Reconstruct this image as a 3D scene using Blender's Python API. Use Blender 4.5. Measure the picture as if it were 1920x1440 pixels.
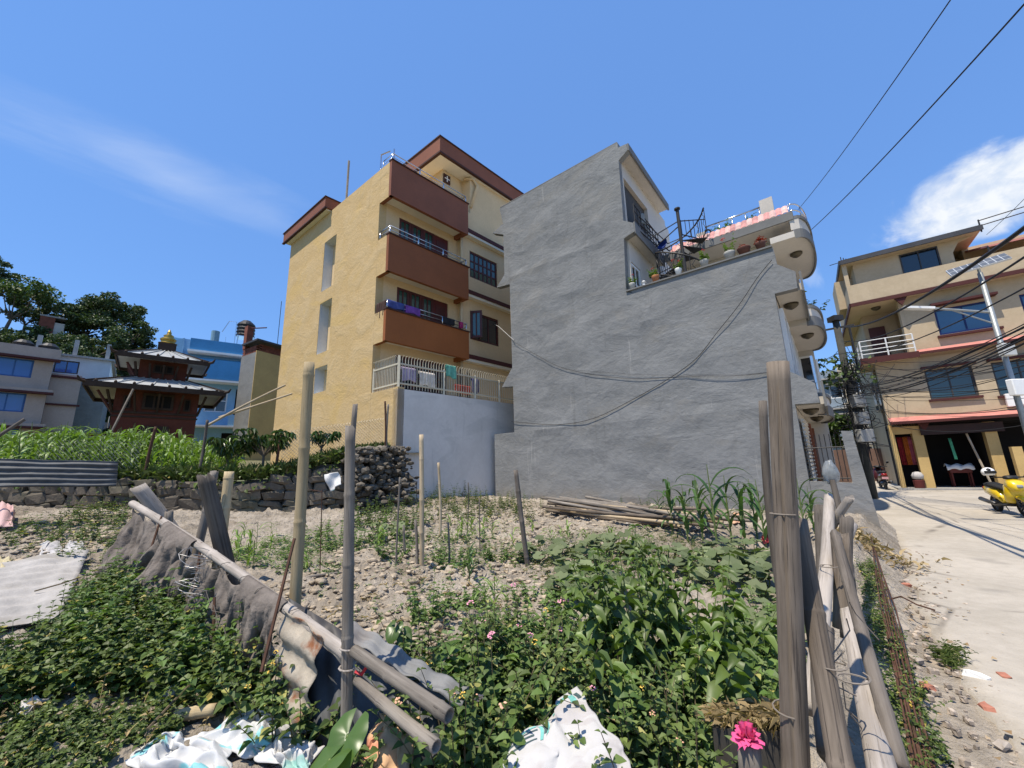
import bpy, bmesh, math, random
import numpy as np
from mathutils import Vector, Matrix, noise

random.seed(11)
RNG = np.random.default_rng(11)
rad = math.radians
for _o in list(bpy.data.objects):
    bpy.data.objects.remove(_o)
sc = bpy.context.scene
COL = sc.collection

# ------------------------------------------------------------------ camera
EYE = 1.7
FPX = 740.0
PITCH, ROLL = rad(12.0), rad(1.7)
cam_data = bpy.data.cameras.new('camera')
cam_data.sensor_width = 36.0
cam_data.sensor_fit = 'HORIZONTAL'
cam_data.lens = FPX / 1920 * 36
cam_data.clip_start = 0.05
cam_data.clip_end = 3000
cam = bpy.data.objects.new('camera', cam_data)
COL.objects.link(cam)
_f = Vector((0, math.cos(PITCH), math.sin(PITCH)))
_r0 = Vector((1, 0, 0))
_u0 = Vector((0, -math.sin(PITCH), math.cos(PITCH)))
_r = _r0 * math.cos(ROLL) - _u0 * math.sin(ROLL)
_u = _r0 * math.sin(ROLL) + _u0 * math.cos(ROLL)
_m = Matrix((_r, _u, -_f)).transposed().to_4x4()
_m.translation = (0, 0, EYE)
cam.matrix_world = _m
sc.camera = cam

# ------------------------------------------------------------------ light
SUN_AZ, SUN_EL = rad(-131.0), rad(68.0)       # compass angle of the sun from +Y, clockwise
SUN_DIR = Vector((math.sin(SUN_AZ) * math.cos(SUN_EL), math.cos(SUN_AZ) * math.cos(SUN_EL), math.sin(SUN_EL)))
sun_data = bpy.data.lights.new('sun', 'SUN')
sun_data.energy = 4.7
sun_data.angle = rad(0.53)
sun_data.color = (1.0, 0.91, 0.77)
sun = bpy.data.objects.new('sun', sun_data)
COL.objects.link(sun)
sun.rotation_euler = SUN_DIR.to_track_quat('Z', 'Y').to_euler()
sun.location = (0, 0, 30)
sc.view_settings.view_transform = 'Standard'
sc.view_settings.look = 'None'
sc.view_settings.exposure = 0.37
sc.view_settings.gamma = 1.0
sc.view_settings.use_curve_mapping = False
sc.cycles.use_denoising = True
sc.cycles.max_bounces = 5
sc.cycles.transparent_max_bounces = 12
sc.cycles.caustics_reflective = False
sc.cycles.caustics_refractive = False

# world: physical sky, with a torn cumulus and a thin cirrus veil at infinity
world = bpy.data.worlds.new('World')
sc.world = world
world.use_nodes = True
wn, wl = world.node_tree.nodes, world.node_tree.links
wn.clear()


def pixel_dir(px, py):
    x, y = (px - 960) / FPX, (720 - py) / FPX
    return (_f + _r * x + _u * y).normalized()


class NT:
    """tiny helper for node trees"""
    def __init__(s, tree):
        s.t, s.n, s.l = tree, tree.nodes, tree.links

    def new(s, kind, **kw):
        nd = s.n.new(kind)
        for k, v in kw.items():
            setattr(nd, k, v)
        return nd

    def link(s, a, b):
        s.l.new(a, b)

    def math(s, op, a, b=None, c=None, clamp=False):
        nd = s.new('ShaderNodeMath', operation=op)
        nd.use_clamp = clamp
        for i, x in enumerate((a, b, c)):
            if x is None:
                continue
            if isinstance(x, (int, float)):
                nd.inputs[i].default_value = x
            else:
                s.link(x, nd.inputs[i])
        return nd.outputs[0]

    def vmath(s, op, a, b=None):
        nd = s.new('ShaderNodeVectorMath', operation=op)
        for i, x in enumerate((a, b)):
            if x is None:
                continue
            if isinstance(x, (tuple, list, Vector)):
                nd.inputs[i].default_value = tuple(x)
            else:
                s.link(x, nd.inputs[i])
        return nd.outputs['Value' if op in ('DOT_PRODUCT', 'LENGTH') else 'Vector']

    def noise(s, vec, scale, detail=4, rough=.55, dist=0.0):
        nd = s.new('ShaderNodeTexNoise')
        nd.inputs['Scale'].default_value = scale
        nd.inputs['Detail'].default_value = detail
        nd.inputs['Roughness'].default_value = rough
        nd.inputs['Distortion'].default_value = dist
        s.link(vec, nd.inputs['Vector'])
        return nd.outputs['Fac']

    def ramp(s, fac, stops):
        nd = s.new('ShaderNodeValToRGB')
        e = nd.color_ramp.elements
        while len(e) < len(stops):
            e.new(0.5)
        for el, (p, c) in zip(e, stops):
            el.position = p
            el.color = (*c, 1) if isinstance(c, (tuple, list)) else (c, c, c, 1)
        s.link(fac, nd.inputs[0])
        return nd.outputs[0]

    def mix(s, fac, a, b, blend='MIX'):
        nd = s.new('ShaderNodeMix', data_type='RGBA', blend_type=blend)
        for i, x in ((0, fac), (6, a), (7, b)):
            if isinstance(x, (int, float)):
                nd.inputs[i].default_value = x
            elif isinstance(x, (tuple, list)):
                nd.inputs[i].default_value = (*x[:3], 1)
            else:
                s.link(x, nd.inputs[i])
        return nd.outputs[2]

    def mapr(s, x, a, b, c=0.0, d=1.0):
        nd = s.new('ShaderNodeMapRange')
        nd.interpolation_type = 'SMOOTHSTEP'
        s.link(x, nd.inputs[0])
        for i, v in ((1, a), (2, b), (3, c), (4, d)):
            nd.inputs[i].default_value = v
        return nd.outputs[0]


W = NT(world.node_tree)
sky = W.new('ShaderNodeTexSky', sky_type='NISHITA')
sky.sun_disc = False
sky.sun_elevation = SUN_EL
sky.sun_rotation = SUN_AZ % (2 * math.pi)
sky.altitude = 0
sky.air_density = 1.0
sky.dust_density = 0.15
sky.ozone_density = 2.5
hs = W.new('ShaderNodeHueSaturation')
hs.inputs['Saturation'].default_value = 1.24
hs.inputs['Value'].default_value = 1.16
W.link(sky.outputs[0], hs.inputs['Color'])
skyb = W.mix(.62, hs.outputs[0], (.98, 1.95, 4.45))        # even blue mixed over the whole dome to flatten its gradient
tc = W.new('ShaderNodeTexCoord')
dirv = W.vmath('NORMALIZE', tc.outputs['Generated'])


def cloud_mask(center, along, a, b, nscale, thr0, thr1, detail, squash, dist=0.6, amp=1.5, puffy=False):
    """elliptical patch of broken noise round a direction"""
    c = pixel_dir(*center)
    t = (pixel_dir(*along) - c)
    t = (t - c * t.dot(c)).normalized()
    n = c.cross(t)
    x = W.math('DIVIDE', W.vmath('DOT_PRODUCT', dirv, tuple(t)), a)
    y = W.math('DIVIDE', W.vmath('DOT_PRODUCT', dirv, tuple(n)), b)
    fwd = W.math('GREATER_THAN', W.vmath('DOT_PRODUCT', dirv, tuple(c)), 0.2)
    r2 = W.math('ADD', W.math('MULTIPLY', x, x), W.math('MULTIPLY', y, y))
    fall = W.math('MULTIPLY', W.math('SUBTRACT', 1.0, W.math('SQRT', r2), clamp=True), fwd)
    cmb = W.new('ShaderNodeCombineXYZ')
    W.link(W.math('MULTIPLY', x, a * squash), cmb.inputs[0])
    W.link(W.math('MULTIPLY', y, b), cmb.inputs[1])
    nz = W.noise(cmb.outputs[0], nscale, detail, .58, dist)
    nz2 = W.noise(cmb.outputs[0], nscale * 2.6, 4, .6, .3) if puffy else None
    den = W.math('ADD', W.math('MULTIPLY', fall, 1.25), W.math('MULTIPLY', W.math('SUBTRACT', nz, .5), amp))
    return W.math('MULTIPLY', W.mapr(den, thr0, thr1), W.mapr(fall, 0.0, .12)), nz, nz2


cum, cz, cz2 = cloud_mask((1868, 350), (1660, 432), .158, .076, 11.0, .10, .62, 8, .8, .4, 1.8, True)
cum2, _, _ = cloud_mask((1518, 512), (1500, 480), .05, .028, 22, .35, .9, 6, .8)
cir, _, _ = cloud_mask((330, 335), (540, 415), .36, .075, 8.0, .10, 1.7, 6, .2, .9, 2.3)
skyc = W.mix(W.math('MULTIPLY', cir, .30), skyb, (5.0, 5.3, 5.6))
skyc = W.mix(W.math('MULTIPLY', cum2, .18), skyc, (5.0, 5.3, 5.6))
cloudcol = W.mix(W.mapr(cz2, .35, .65), (3.6, 4.1, 4.9), (5.0, 5.15, 5.3))
skyc = W.mix(W.math('MULTIPLY', cum, .96), skyc, cloudcol)
world.cycles.sampling_method = 'MANUAL'
world.cycles.sample_map_resolution = 512
bg = W.new('ShaderNodeBackground')
bg.inputs[1].default_value = 0.15
W.link(skyc, bg.inputs[0])
wout = W.new('ShaderNodeOutputWorld')
W.link(bg.outputs[0], wout.inputs[0])

# ------------------------------------------------------------------ materials
MATS = {}


def mat(name, base, rough=.85, var=.12, scale=1.5, fine=18, bump=0.0, bscale=30, metal=0.0, spec=.3,
        island=0.0, stain=None, stain_amt=0.0, stain_scale=.8, squash=(1, 1, 1), coord='pos', objvar=0.0,
        trans=0.0, base2=None, bdist=.02, coat=0.0):
    """procedural surface: base colour broken by two noises, optional stains, per-piece variation and relief"""
    if name in MATS:
        return MATS[name]
    m = bpy.data.materials.new(name)
    m.use_nodes = True
    T = NT(m.node_tree)
    T.n.clear()
    if coord == 'pos':
        vec = T.new('ShaderNodeNewGeometry').outputs['Position']
    else:
        vec = T.new('ShaderNodeTexCoord').outputs['Object']
    if squash != (1, 1, 1):
        vec = T.vmath('MULTIPLY', vec, squash)
    n1 = T.noise(vec, scale, 5)
    n2 = T.noise(vec, fine, 4)
    fac = T.math('ADD', T.math('MULTIPLY', n1, .6), T.math('MULTIPLY', n2, .4))
    fac = T.mapr(fac, .3, .7)
    b = Vector(base)
    lo = tuple(max(0, c * (1 - var)) for c in b)
    hi = tuple(min(1, c * (1 + var)) for c in b)
    if base2 is not None:
        hi = base2
    col = T.mix(fac, lo, hi)
    if stain is not None:
        s = T.mapr(T.noise(vec, stain_scale, 7, .62, .4), .5, .68)
        col = T.mix(T.math('MULTIPLY', s, stain_amt), col, stain)
    if island:
        g = T.new('ShaderNodeNewGeometry').outputs['Random Per Island']
        k = T.math('ADD', T.math('MULTIPLY', g, 2 * island), 1 - island)
        c3 = T.new('ShaderNodeCombineXYZ')
        for i in range(3):
            T.link(k, c3.inputs[i])
        col = T.mix(1.0, col, c3.outputs[0], 'MULTIPLY')
    if objvar:
        g = T.new('ShaderNodeObjectInfo').outputs['Random']
        k = T.math('ADD', T.math('MULTIPLY', g, 2 * objvar), 1 - objvar)
        c3 = T.new('ShaderNodeCombineXYZ')
        for i in range(3):
            T.link(k, c3.inputs[i])
        col = T.mix(1.0, col, c3.outputs[0], 'MULTIPLY')
    p = T.new('ShaderNodeBsdfPrincipled')
    T.link(col, p.inputs['Base Color'])
    rr = T.math('ADD', T.math('MULTIPLY', n2, .16), rough - .08, clamp=True)
    T.link(rr, p.inputs['Roughness'])
    p.inputs['Metallic'].default_value = metal
    p.inputs['Specular IOR Level'].default_value = spec
    if coat:
        p.inputs['Coat Weight'].default_value = coat
        p.inputs['Coat Roughness'].default_value = .08
    if bump:
        bn = T.new('ShaderNodeBump')
        bn.inputs['Strength'].default_value = bump
        bn.inputs['Distance'].default_value = bdist
        h = T.math('ADD', T.noise(vec, bscale, 6, .6), T.math('MULTIPLY', T.noise(vec, bscale * .22, 3), 1.2))
        T.link(h, bn.inputs['Height'])
        T.link(bn.outputs[0], p.inputs['Normal'])
    out = T.new('ShaderNodeOutputMaterial')
    if trans:
        tr = T.new('ShaderNodeBsdfTranslucent')
        tcol = T.mix(1.0, col, (1.25, 1.5, .55), 'MULTIPLY')
        T.link(tcol, tr.inputs[0])
        ms = T.new('ShaderNodeMixShader')
        ms.inputs[0].default_value = trans
        T.link(p.outputs[0], ms.inputs[1])
        T.link(tr.outputs[0], ms.inputs[2])
        T.link(ms.outputs[0], out.inputs[0])
    else:
        T.link(p.outputs[0], out.inputs[0])
    MATS[name] = m
    return m


def leafmat(name, c1, c2, island=.3, trans=.22, rough=.5, spec=.35, c3=None):
    """foliage: hue differs leaf by leaf"""
    if name in MATS:
        return MATS[name]
    m = bpy.data.materials.new(name)
    m.use_nodes = True
    T = NT(m.node_tree)
    T.n.clear()
    geo = T.new('ShaderNodeNewGeometry')
    g = geo.outputs['Random Per Island']
    col = T.mix(g, c1, c2)
    g2 = T.math('FRACT', T.math('MULTIPLY', g, 37.7))
    if c3 is not None:
        col = T.mix(T.math('GREATER_THAN', g2, .967), col, c3)
    k = T.math('ADD', T.math('MULTIPLY', g2, 2 * island), 1 - island)
    nz = T.math('ADD', T.math('MULTIPLY', T.noise(geo.outputs['Position'], 1.3, 3), .5), .75)
    k = T.math('MULTIPLY', k, nz)
    cc = T.new('ShaderNodeCombineXYZ')
    for i in range(3):
        T.link(k, cc.inputs[i])
    col = T.mix(1.0, col, cc.outputs[0], 'MULTIPLY')
    p = T.new('ShaderNodeBsdfPrincipled')
    T.link(col, p.inputs['Base Color'])
    p.inputs['Roughness'].default_value = rough
    p.inputs['Specular IOR Level'].default_value = spec
    tr = T.new('ShaderNodeBsdfTranslucent')
    T.link(T.mix(1.0, col, (1.3, 1.6, .5), 'MULTIPLY'), tr.inputs[0])
    ms = T.new('ShaderNodeMixShader')
    ms.inputs[0].default_value = trans
    T.link(p.outputs[0], ms.inputs[1])
    T.link(tr.outputs[0], ms.inputs[2])
    out = T.new('ShaderNodeOutputMaterial')
    T.link(ms.outputs[0], out.inputs[0])
    MATS[name] = m
    return m


def glassmat(name, col, rough=.06):
    """dark glazing that mirrors its surroundings"""
    if name in MATS:
        return MATS[name]
    m = bpy.data.materials.new(name)
    m.use_nodes = True
    T = NT(m.node_tree)
    p = T.n['Principled BSDF']
    geo = T.new('ShaderNodeNewGeometry').outputs['Position']
    T.link(T.mix(T.noise(geo, .9, 3), tuple(c * .7 for c in col), tuple(c * 1.3 for c in col)), p.inputs['Base Color'])
    p.inputs['Roughness'].default_value = rough
    p.inputs['Specular IOR Level'].default_value = .9
    bn = T.new('ShaderNodeBump')
    bn.inputs['Strength'].default_value = .04
    T.link(T.noise(geo, 1.6, 2), bn.inputs['Height'])
    T.link(bn.outputs[0], p.inputs['Normal'])
    MATS[name] = m
    return m


# ------------------------------------------------------------------ geometry helpers
ORG = {}


class Frame:
    """a house's own axes: u along a wall, v at an angle to it, z up"""
    def __init__(s, o, azu, azv=None):
        s.o = Vector((o[0], o[1], o[2] if len(o) > 2 else 0))
        a = rad(azu)
        b = rad(azu + 90 if azv is None else azv)
        s.u = Vector((math.sin(a), math.cos(a), 0))
        s.v = Vector((math.sin(b), math.cos(b), 0))

    def __call__(s, u, v, z):
        return s.o + s.u * u + s.v * v + Vector((0, 0, z))


def empty(name, loc=(0, 0, 0), rz=0.0):
    o = bpy.data.objects.new(name, None)
    o.empty_display_size = .2
    COL.objects.link(o)
    o.location = loc
    o.rotation_euler = (0, 0, rz)
    ORG[o.name] = Vector(loc)
    return o


def tag(o, label=None, cat=None, group=None, kind=None):
    if label:
        o['label'] = label
    if cat:
        o['category'] = cat
    if group:
        o['group'] = group
    if kind:
        o['kind'] = kind
    return o


def thing(name, label, cat, loc=(0, 0, 0), rz=0.0, group=None):
    return tag(empty(name, loc, rz), label, cat, group)


def link_mesh(name, me, material, parent=None, org=None, smooth=False):
    if material is not None:
        me.materials.append(material)
    if smooth:
        me.polygons.foreach_set('use_smooth', [True] * len(me.polygons))
    o = bpy.data.objects.new(name, me)
    COL.objects.link(o)
    if parent is not None:
        o.parent = parent
    elif org is not None:
        o.location = org
    ORG[o.name] = Vector(org) if org is not None else Vector((0, 0, 0))
    return o


class MB:
    """collects polygons; build() links them as one mesh object"""
    def __init__(s, fr=None):
        s.v, s.f, s.fr = [], [], fr

    def P(s, p):
        if s.fr is not None:
            return s.fr(*p)
        return Vector(p)

    def add(s, pts, faces, raw=False):
        k = len(s.v)
        s.v += [Vector(p) if raw else s.P(p) for p in pts]
        s.f += [tuple(i + k for i in f) for f in faces]

    def poly(s, *pts):
        s.add(pts, [tuple(range(len(pts)))])
        return s

    def box(s, a0, a1, b0, b1, c0, c1):
        s.add([(a0, b0, c0), (a1, b0, c0), (a1, b1, c0), (a0, b1, c0), (a0, b0, c1), (a1, b0, c1), (a1, b1, c1), (a0, b1, c1)],
              [(0, 3, 2, 1), (4, 5, 6, 7), (0, 1, 5, 4), (1, 2, 6, 5), (2, 3, 7, 6), (3, 0, 4, 7)])
        return s

    def prism(s, pts, d0, d1, axis='v'):
        """pts outline: (u,z) pushed along v, (u,v) along z or (v,z) along u"""
        n = len(pts)
        def q(p, d):
            return {'v': (p[0], d, p[1]), 'z': (p[0], p[1], d), 'u': (d, p[0], p[1])}[axis]
        s.add([q(p, d0) for p in pts] + [q(p, d1) for p in pts],
              [tuple(range(n)), tuple(range(2 * n - 1, n - 1, -1))] + [(i, (i + 1) % n, n + (i + 1) % n, n + i) for i in range(n)])
        return s

    def holed(s, a0, a1, c0, c1, holes, d0, d1, axis='v'):
        """slab with rectangular openings; holes (a0,a1,c0,c1)"""
        A = sorted({a0, a1, *[h[0] for h in holes], *[h[1] for h in holes]})
        C = sorted({c0, c1, *[h[2] for h in holes], *[h[3] for h in holes]})
        A = [a for a in A if a0 <= a <= a1]
        C = [c for c in C if c0 <= c <= c1]
        def q(a, c, d):
            return (a, d, c) if axis == 'v' else (d, a, c)
        def inh(a, c):
            return any(h[0] < a < h[1] and h[2] < c < h[3] for h in holes)
        for i in range(len(A) - 1):
            for j in range(len(C) - 1):
                if inh((A[i] + A[i + 1]) / 2, (C[j] + C[j + 1]) / 2):
                    continue
                for d in (d0, d1):
                    s.poly(q(A[i], C[j], d), q(A[i + 1], C[j], d), q(A[i + 1], C[j + 1], d), q(A[i], C[j + 1], d))
        for (h0, h1, k0, k1) in list(holes) + [(a0, a1, c0, c1)]:
            s.poly(q(h0, k0, d0), q(h1, k0, d0), q(h1, k0, d1), q(h0, k0, d1))
            s.poly(q(h0, k1, d0), q(h1, k1, d0), q(h1, k1, d1), q(h0, k1, d1))
            s.poly(q(h0, k0, d0), q(h0, k1, d0), q(h0, k1, d1), q(h0, k0, d1))
            s.poly(q(h1, k0, d0), q(h1, k1, d0), q(h1, k1, d1), q(h1, k0, d1))
        return s

    def tube(s, pts, r, n=8, caps=True):
        P = [s.P(p) for p in pts]
        R_ = r if isinstance(r, (list, tuple)) else [r] * len(P)
        k = len(s.v)
        ref = None
        for i, p in enumerate(P):
            d = (P[min(i + 1, len(P) - 1)] - P[max(i - 1, 0)])
            d = d.normalized() if d.length > 1e-9 else Vector((0, 0, 1))
            if ref is None or abs(ref.dot(d)) > .97:
                ref = Vector((0, 0, 1)) if abs(d.z) < .9 else Vector((1, 0, 0))
            a = d.cross(ref).normalized()
            b = a.cross(d).normalized()
            ref = b
            for j in range(n):
                t = 2 * math.pi * j / n
                s.v.append(p + (a * math.cos(t) + b * math.sin(t)) * R_[i])
        for i in range(len(P) - 1):
            for j in range(n):
                s.f.append((k + i * n + j, k + i * n + (j + 1) % n, k + (i + 1) * n + (j + 1) % n, k + (i + 1) * n + j))
        if caps:
            s.f.append(tuple(k + j for j in range(n))[::-1])
            s.f.append(tuple(k + (len(P) - 1) * n + j for j in range(n)))
        return s

    def bar(s, p, q, w, h=None):
        """square bar between two points"""
        p, q = s.P(p), s.P(q)
        h = w if h is None else h
        d = (q - p).normalized()
        up = Vector((0, 0, 1)) if abs(d.z) < .95 else Vector((1, 0, 0))
        a = d.cross(up).normalized() * (w / 2)
        b = a.cross(d).normalized() * (h / 2)
        s.add([p - a - b, p + a - b, p + a + b, p - a + b, q - a - b, q + a - b, q + a + b, q - a + b],
              [(0, 3, 2, 1), (4, 5, 6, 7), (0, 1, 5, 4), (1, 2, 6, 5), (2, 3, 7, 6), (3, 0, 4, 7)], raw=True)
        return s

    def lathe(s, c, prof, n=16):
        c = s.P(c)
        k = len(s.v)
        for (r, z) in prof:
            for j in range(n):
                t = 2 * math.pi * j / n
                s.v.append(c + Vector((r * math.cos(t), r * math.sin(t), z)))
        for i in range(len(prof) - 1):
            for j in range(n):
                s.f.append((k + i * n + j, k + i * n + (j + 1) % n, k + (i + 1) * n + (j + 1) % n, k + (i + 1) * n + j))
        s.f.append(tuple(k + j for j in range(n))[::-1])
        s.f.append(tuple(k + (len(prof) - 1) * n + j for j in range(n)))
        return s

    def grid(s, fn, na, nb):
        """sheet from fn(i/na, j/nb)"""
        k = len(s.v)
        for i in range(na + 1):
            for j in range(nb + 1):
                s.v.append(s.P(fn(i / na, j / nb)))
        for i in range(na):
            for j in range(nb):
                a = k + i * (nb + 1) + j
                s.f.append((a, a + 1, a + nb + 2, a + nb + 1))
        return s

    def build(s, name, material, parent=None, smooth=False, recalc=True, solid=0.0, bevel=0.0):
        if parent is not None:
            org = ORG[parent.name]
        else:
            lo = [min(v[i] for v in s.v) for i in range(3)]
            hi = [max(v[i] for v in s.v) for i in range(3)]
            org = Vector(((lo[0] + hi[0]) / 2, (lo[1] + hi[1]) / 2, lo[2]))
        me = bpy.data.meshes.new(name)
        me.from_pydata([tuple(v - org) for v in s.v], [], s.f)
        if recalc or bevel:
            bm = bmesh.new()
            bm.from_mesh(me)
            if bevel:
                bmesh.ops.remove_doubles(bm, verts=bm.verts, dist=1e-5)
                bmesh.ops.bevel(bm, geom=list(bm.edges), offset=bevel, segments=1, affect='EDGES', clamp_overlap=True)
            bmesh.ops.recalc_face_normals(bm, faces=bm.faces)
            bm.to_mesh(me)
            bm.free()
        o = link_mesh(name, me, material, parent, org, smooth)
        if solid:
            md = o.modifiers.new('thickness', 'SOLIDIFY')
            md.thickness = solid
            md.offset = 0
        return o


def copy_tree(o, parent=None):
    c = o.copy()
    COL.objects.link(c)
    c.parent = parent
    for ch in [x for x in bpy.data.objects if x.parent == o]:
        copy_tree(ch, c)
    return c


def fast_mesh(name, V, F, material, parent=None, org=None, smooth=False):
    """triangle soup from arrays"""
    org = Vector(org) if org is not None else (ORG[parent.name] if parent is not None else Vector((0, 0, 0)))
    V = np.asarray(V, dtype=np.float32) - np.array(org, dtype=np.float32)
    F = np.asarray(F, dtype=np.int32)
    me = bpy.data.meshes.new(name)
    k = F.shape[1]
    me.vertices.add(len(V))
    me.vertices.foreach_set('co', V.ravel())
    me.loops.add(F.size)
    me.loops.foreach_set('vertex_index', F.ravel())
    me.polygons.add(len(F))
    me.polygons.foreach_set('loop_start', np.arange(0, F.size, k, dtype=np.int32))
    me.polygons.foreach_set('use_smooth', np.full(len(F), smooth))
    me.update(calc_edges=True)
    return link_mesh(name, me, material, parent, org)


def fbm(x, y, s=1.0, seed=0.0, octs=4):
    return noise.fractal(Vector((x * s + seed, y * s - seed, seed * .7)), .9, 2.1, octs)


# ------------------------------------------------------------------ terrain
def az_of(x, y):
    return math.degrees(math.atan2(x, y))


FENCE_R = ((1.42, 2.0), (6.7, 7.75))          # line of the roadside pole fence


def right_of_fence(x, y):
    (x0, y0), (x1, y1) = FENCE_R
    dx, dy = x1 - x0, y1 - y0
    L = math.hypot(dx, dy)
    return ((x - x0) * dy - (y - y0) * dx) / L


def gz(x, y):
    """garden and waste ground height"""
    y = max(y, 0)
    z = .042 * y + .075 * max(0.0, -x) + .018 * max(0.0, x)
    d = right_of_fence(x, y)
    if d > -.25:
        t = min(1, (d + .25) / .5)
        z = z * (1 - t) + .02 * t
    return z


TERR = [(-2.2, 13.3), (-3.75, 12.75), (-4.7, 10.9), (-6.5, 9.8), (-10.5, 9.2), (-24, 8.4), (-60, 5)]


def terr_r(az):
    """distance from the camera to the retaining wall at a compass angle"""
    d = Vector((math.sin(rad(az)), math.cos(rad(az))))
    best = None
    for (a, b) in zip(TERR, TERR[1:]):
        a, b = Vector(a), Vector(b)
        e = b - a
        den = d.x * e.y - d.y * e.x
        if abs(den) < 1e-9:
            continue
        t = (a.x * e.y - a.y * e.x) / den
        s_ = (a.x * d.y - a.y * d.x) / den
        if t > 0 and -1e-6 <= s_ <= 1 + 1e-6:
            best = t if best is None else min(best, t)
    return best


def smooth01(t):
    t = max(0, min(1, t))
    return t * t * (3 - 2 * t)


def zup(az, r):
    """height of the upper field, and of the hill behind it"""
    edge = 1.62 + .62 * smooth01((az + 34) / 16)
    z = edge + max(0, r - 12) * .062 * (1 - .55 * smooth01((az + 36) / 14))
    hill = smooth01((r - 50) / 42)
    ht = 17.5 * (1 - .55 * smooth01((az + 47) / 12))
    return z + hill * ht - max(0, r - 50) * .05 * (1 if r < 95 else 0) - (2.2 if r >= 95 else 0)


def up_pt(az, r, dz=0.0):
    return Vector((math.sin(rad(az)) * r, math.cos(rad(az)) * r, zup(az, r) + dz))


M_soil = mat('soil', (.325, .28, .222), .95, .35, 1.2, 14, bump=1.0, bscale=26, bdist=.05, spec=.1, stain=(.16, .125, .085), stain_amt=.6, stain_scale=.5, base2=(.46, .40, .325))
M_ground = mat('ground_earth', (.19, .16, .10), .95, .3, .6, 9, bump=.6, bscale=10, spec=.1, base2=(.14, .17, .06))
M_field = mat('field_earth', (.12, .13, .05), .95, .35, .4, 5, bump=.6, bscale=8, spec=.1, base2=(.20, .175, .11))

# one sheet out to the horizon, dipping under the garden
mb = MB()
xs = [-900, -300, -120, -60, -35, -22, -14, -9, -6, -4, -2, 0, 2, 4, 7, 10, 14, 20, 30, 50, 100, 300, 900]
ys = [-200, -60, -20, -8, -3, 0, 3, 6, 9, 12, 15, 19, 25, 35, 60, 120, 300, 1200]
V = [(x, y, (gz(x, y) - .7 if -14 < x < 12 and -4 < y < 16 else -.35) - (.0 if x > -14 else .1)) for y in ys for x in xs]
nx = len(xs)
mb.add(V, [(j * nx + i, j * nx + i + 1, (j + 1) * nx + i + 1, (j + 1) * nx + i) for j in range(len(ys) - 1) for i in range(nx - 1)])
tag(mb.build('ground', M_ground), kind='structure')

# garden soil: dug clods and ridges
NX, NY = 400, 330
gx = np.linspace(-11.5, 9.0, NX)
gy = np.linspace(-.6, 15.4, NY)
V = np.zeros((NY, NX, 3), dtype=np.float32)
for j, y in enumerate(gy):
    for i, x in enumerate(gx):
        rf = right_of_fence(x, y)
        a = .75 if rf < -.2 else .2
        c = fbm(x, y, 2.6, 3.1, 3) * .06 + abs(fbm(x, y, 7.0, 9.2, 3)) * .13
        c += max(0, fbm(x, y, .55, 5.0, 2)) * .10
        if rf > .05:
            c -= .02
        V[j, i] = (x, y, gz(x, y) - .05 + c * a)
idx = np.arange(NX * NY).reshape(NY, NX)
F = np.stack([idx[:-1, :-1], idx[:-1, 1:], idx[1:, 1:], idx[1:, :-1]], -1).reshape(-1, 4)
tag(fast_mesh('garden_soil', V.reshape(-1, 3), F, M_soil, org=(0, 6, 0), smooth=True), kind='structure')

# upper field and hillside
AZS = list(np.linspace(-84, -13, 72))
TT = list(np.linspace(0, 1, 64) ** 1.7)
V, nt = [], len(TT)
for a in AZS:
    r0 = terr_r(a)
    for t in TT:
        r = r0 + t * (190 - r0)
        p = up_pt(a, r)
        if r > r0 + .3:
            p.z += fbm(p.x, p.y, .35, 2.0, 3) * (.10 if r < 45 else .9)
        V.append(p)
mb = MB()
mb.add(V, [(i * nt + j, i * nt + j + 1, (i + 1) * nt + j + 1, (i + 1) * nt + j) for i in range(len(AZS) - 1) for j in range(nt - 1)], raw=True)
tag(mb.build('hillside', M_field, smooth=True), kind='structure')

# ------------------------------------------------------------------ road
M_road = mat('road_concrete', (.385, .345, .285), .9, .13, .5, 7, bump=.5, bscale=16, spec=.2, stain=(.33, .295, .24), stain_amt=.5, stain_scale=.45, base2=(.455, .41, .345))
T_ = NT(M_road.node_tree)
_p = next(n for n in T_.n if n.type == 'BSDF_PRINCIPLED')
_src = _p.inputs['Base Color'].links[0].from_socket
_pos = T_.new('ShaderNodeNewGeometry').outputs['Position']
_warp = T_.vmath('ADD', _pos, T_.vmath('MULTIPLY', T_.new('ShaderNodeTexNoise').outputs['Color'], (.9, .9, .9)))
_vor = T_.new('ShaderNodeTexVoronoi', feature='DISTANCE_TO_EDGE')
_vor.inputs['Scale'].default_value = .34
T_.link(_warp, _vor.inputs['Vector'])
_cr = T_.math('MULTIPLY', T_.mapr(_vor.outputs['Distance'], .0, .016, 1, 0), T_.mapr(T_.noise(_pos, .8, 3), .4, .6))
_c = T_.mix(T_.math('MULTIPLY', _cr, .75), _src, (.11, .095, .08))
_oil = T_.math('MULTIPLY', T_.mapr(T_.noise(_pos, .95, 2, .5), .64, .74), .4)          # old oil and damp patches
_c = T_.mix(_oil, _c, (.15, .14, .125))
_grit = T_.mapr(T_.noise(_pos, 60, 2), .60, .7)
_c = T_.mix(T_.math('MULTIPLY', _grit, .25), _c, (.17, .15, .13))
T_.link(_c, _p.inputs['Base Color'])
M_verge = mat('verge_rubble', (.36, .30, .235), .95, .3, 1.3, 16, bump=.8, bscale=26, spec=.1, stain=(.2, .165, .12), stain_amt=.5, stain_scale=1.1)


def road_z(x, y):
    return max(0, math.hypot(x, y) - 17) * .022


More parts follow.
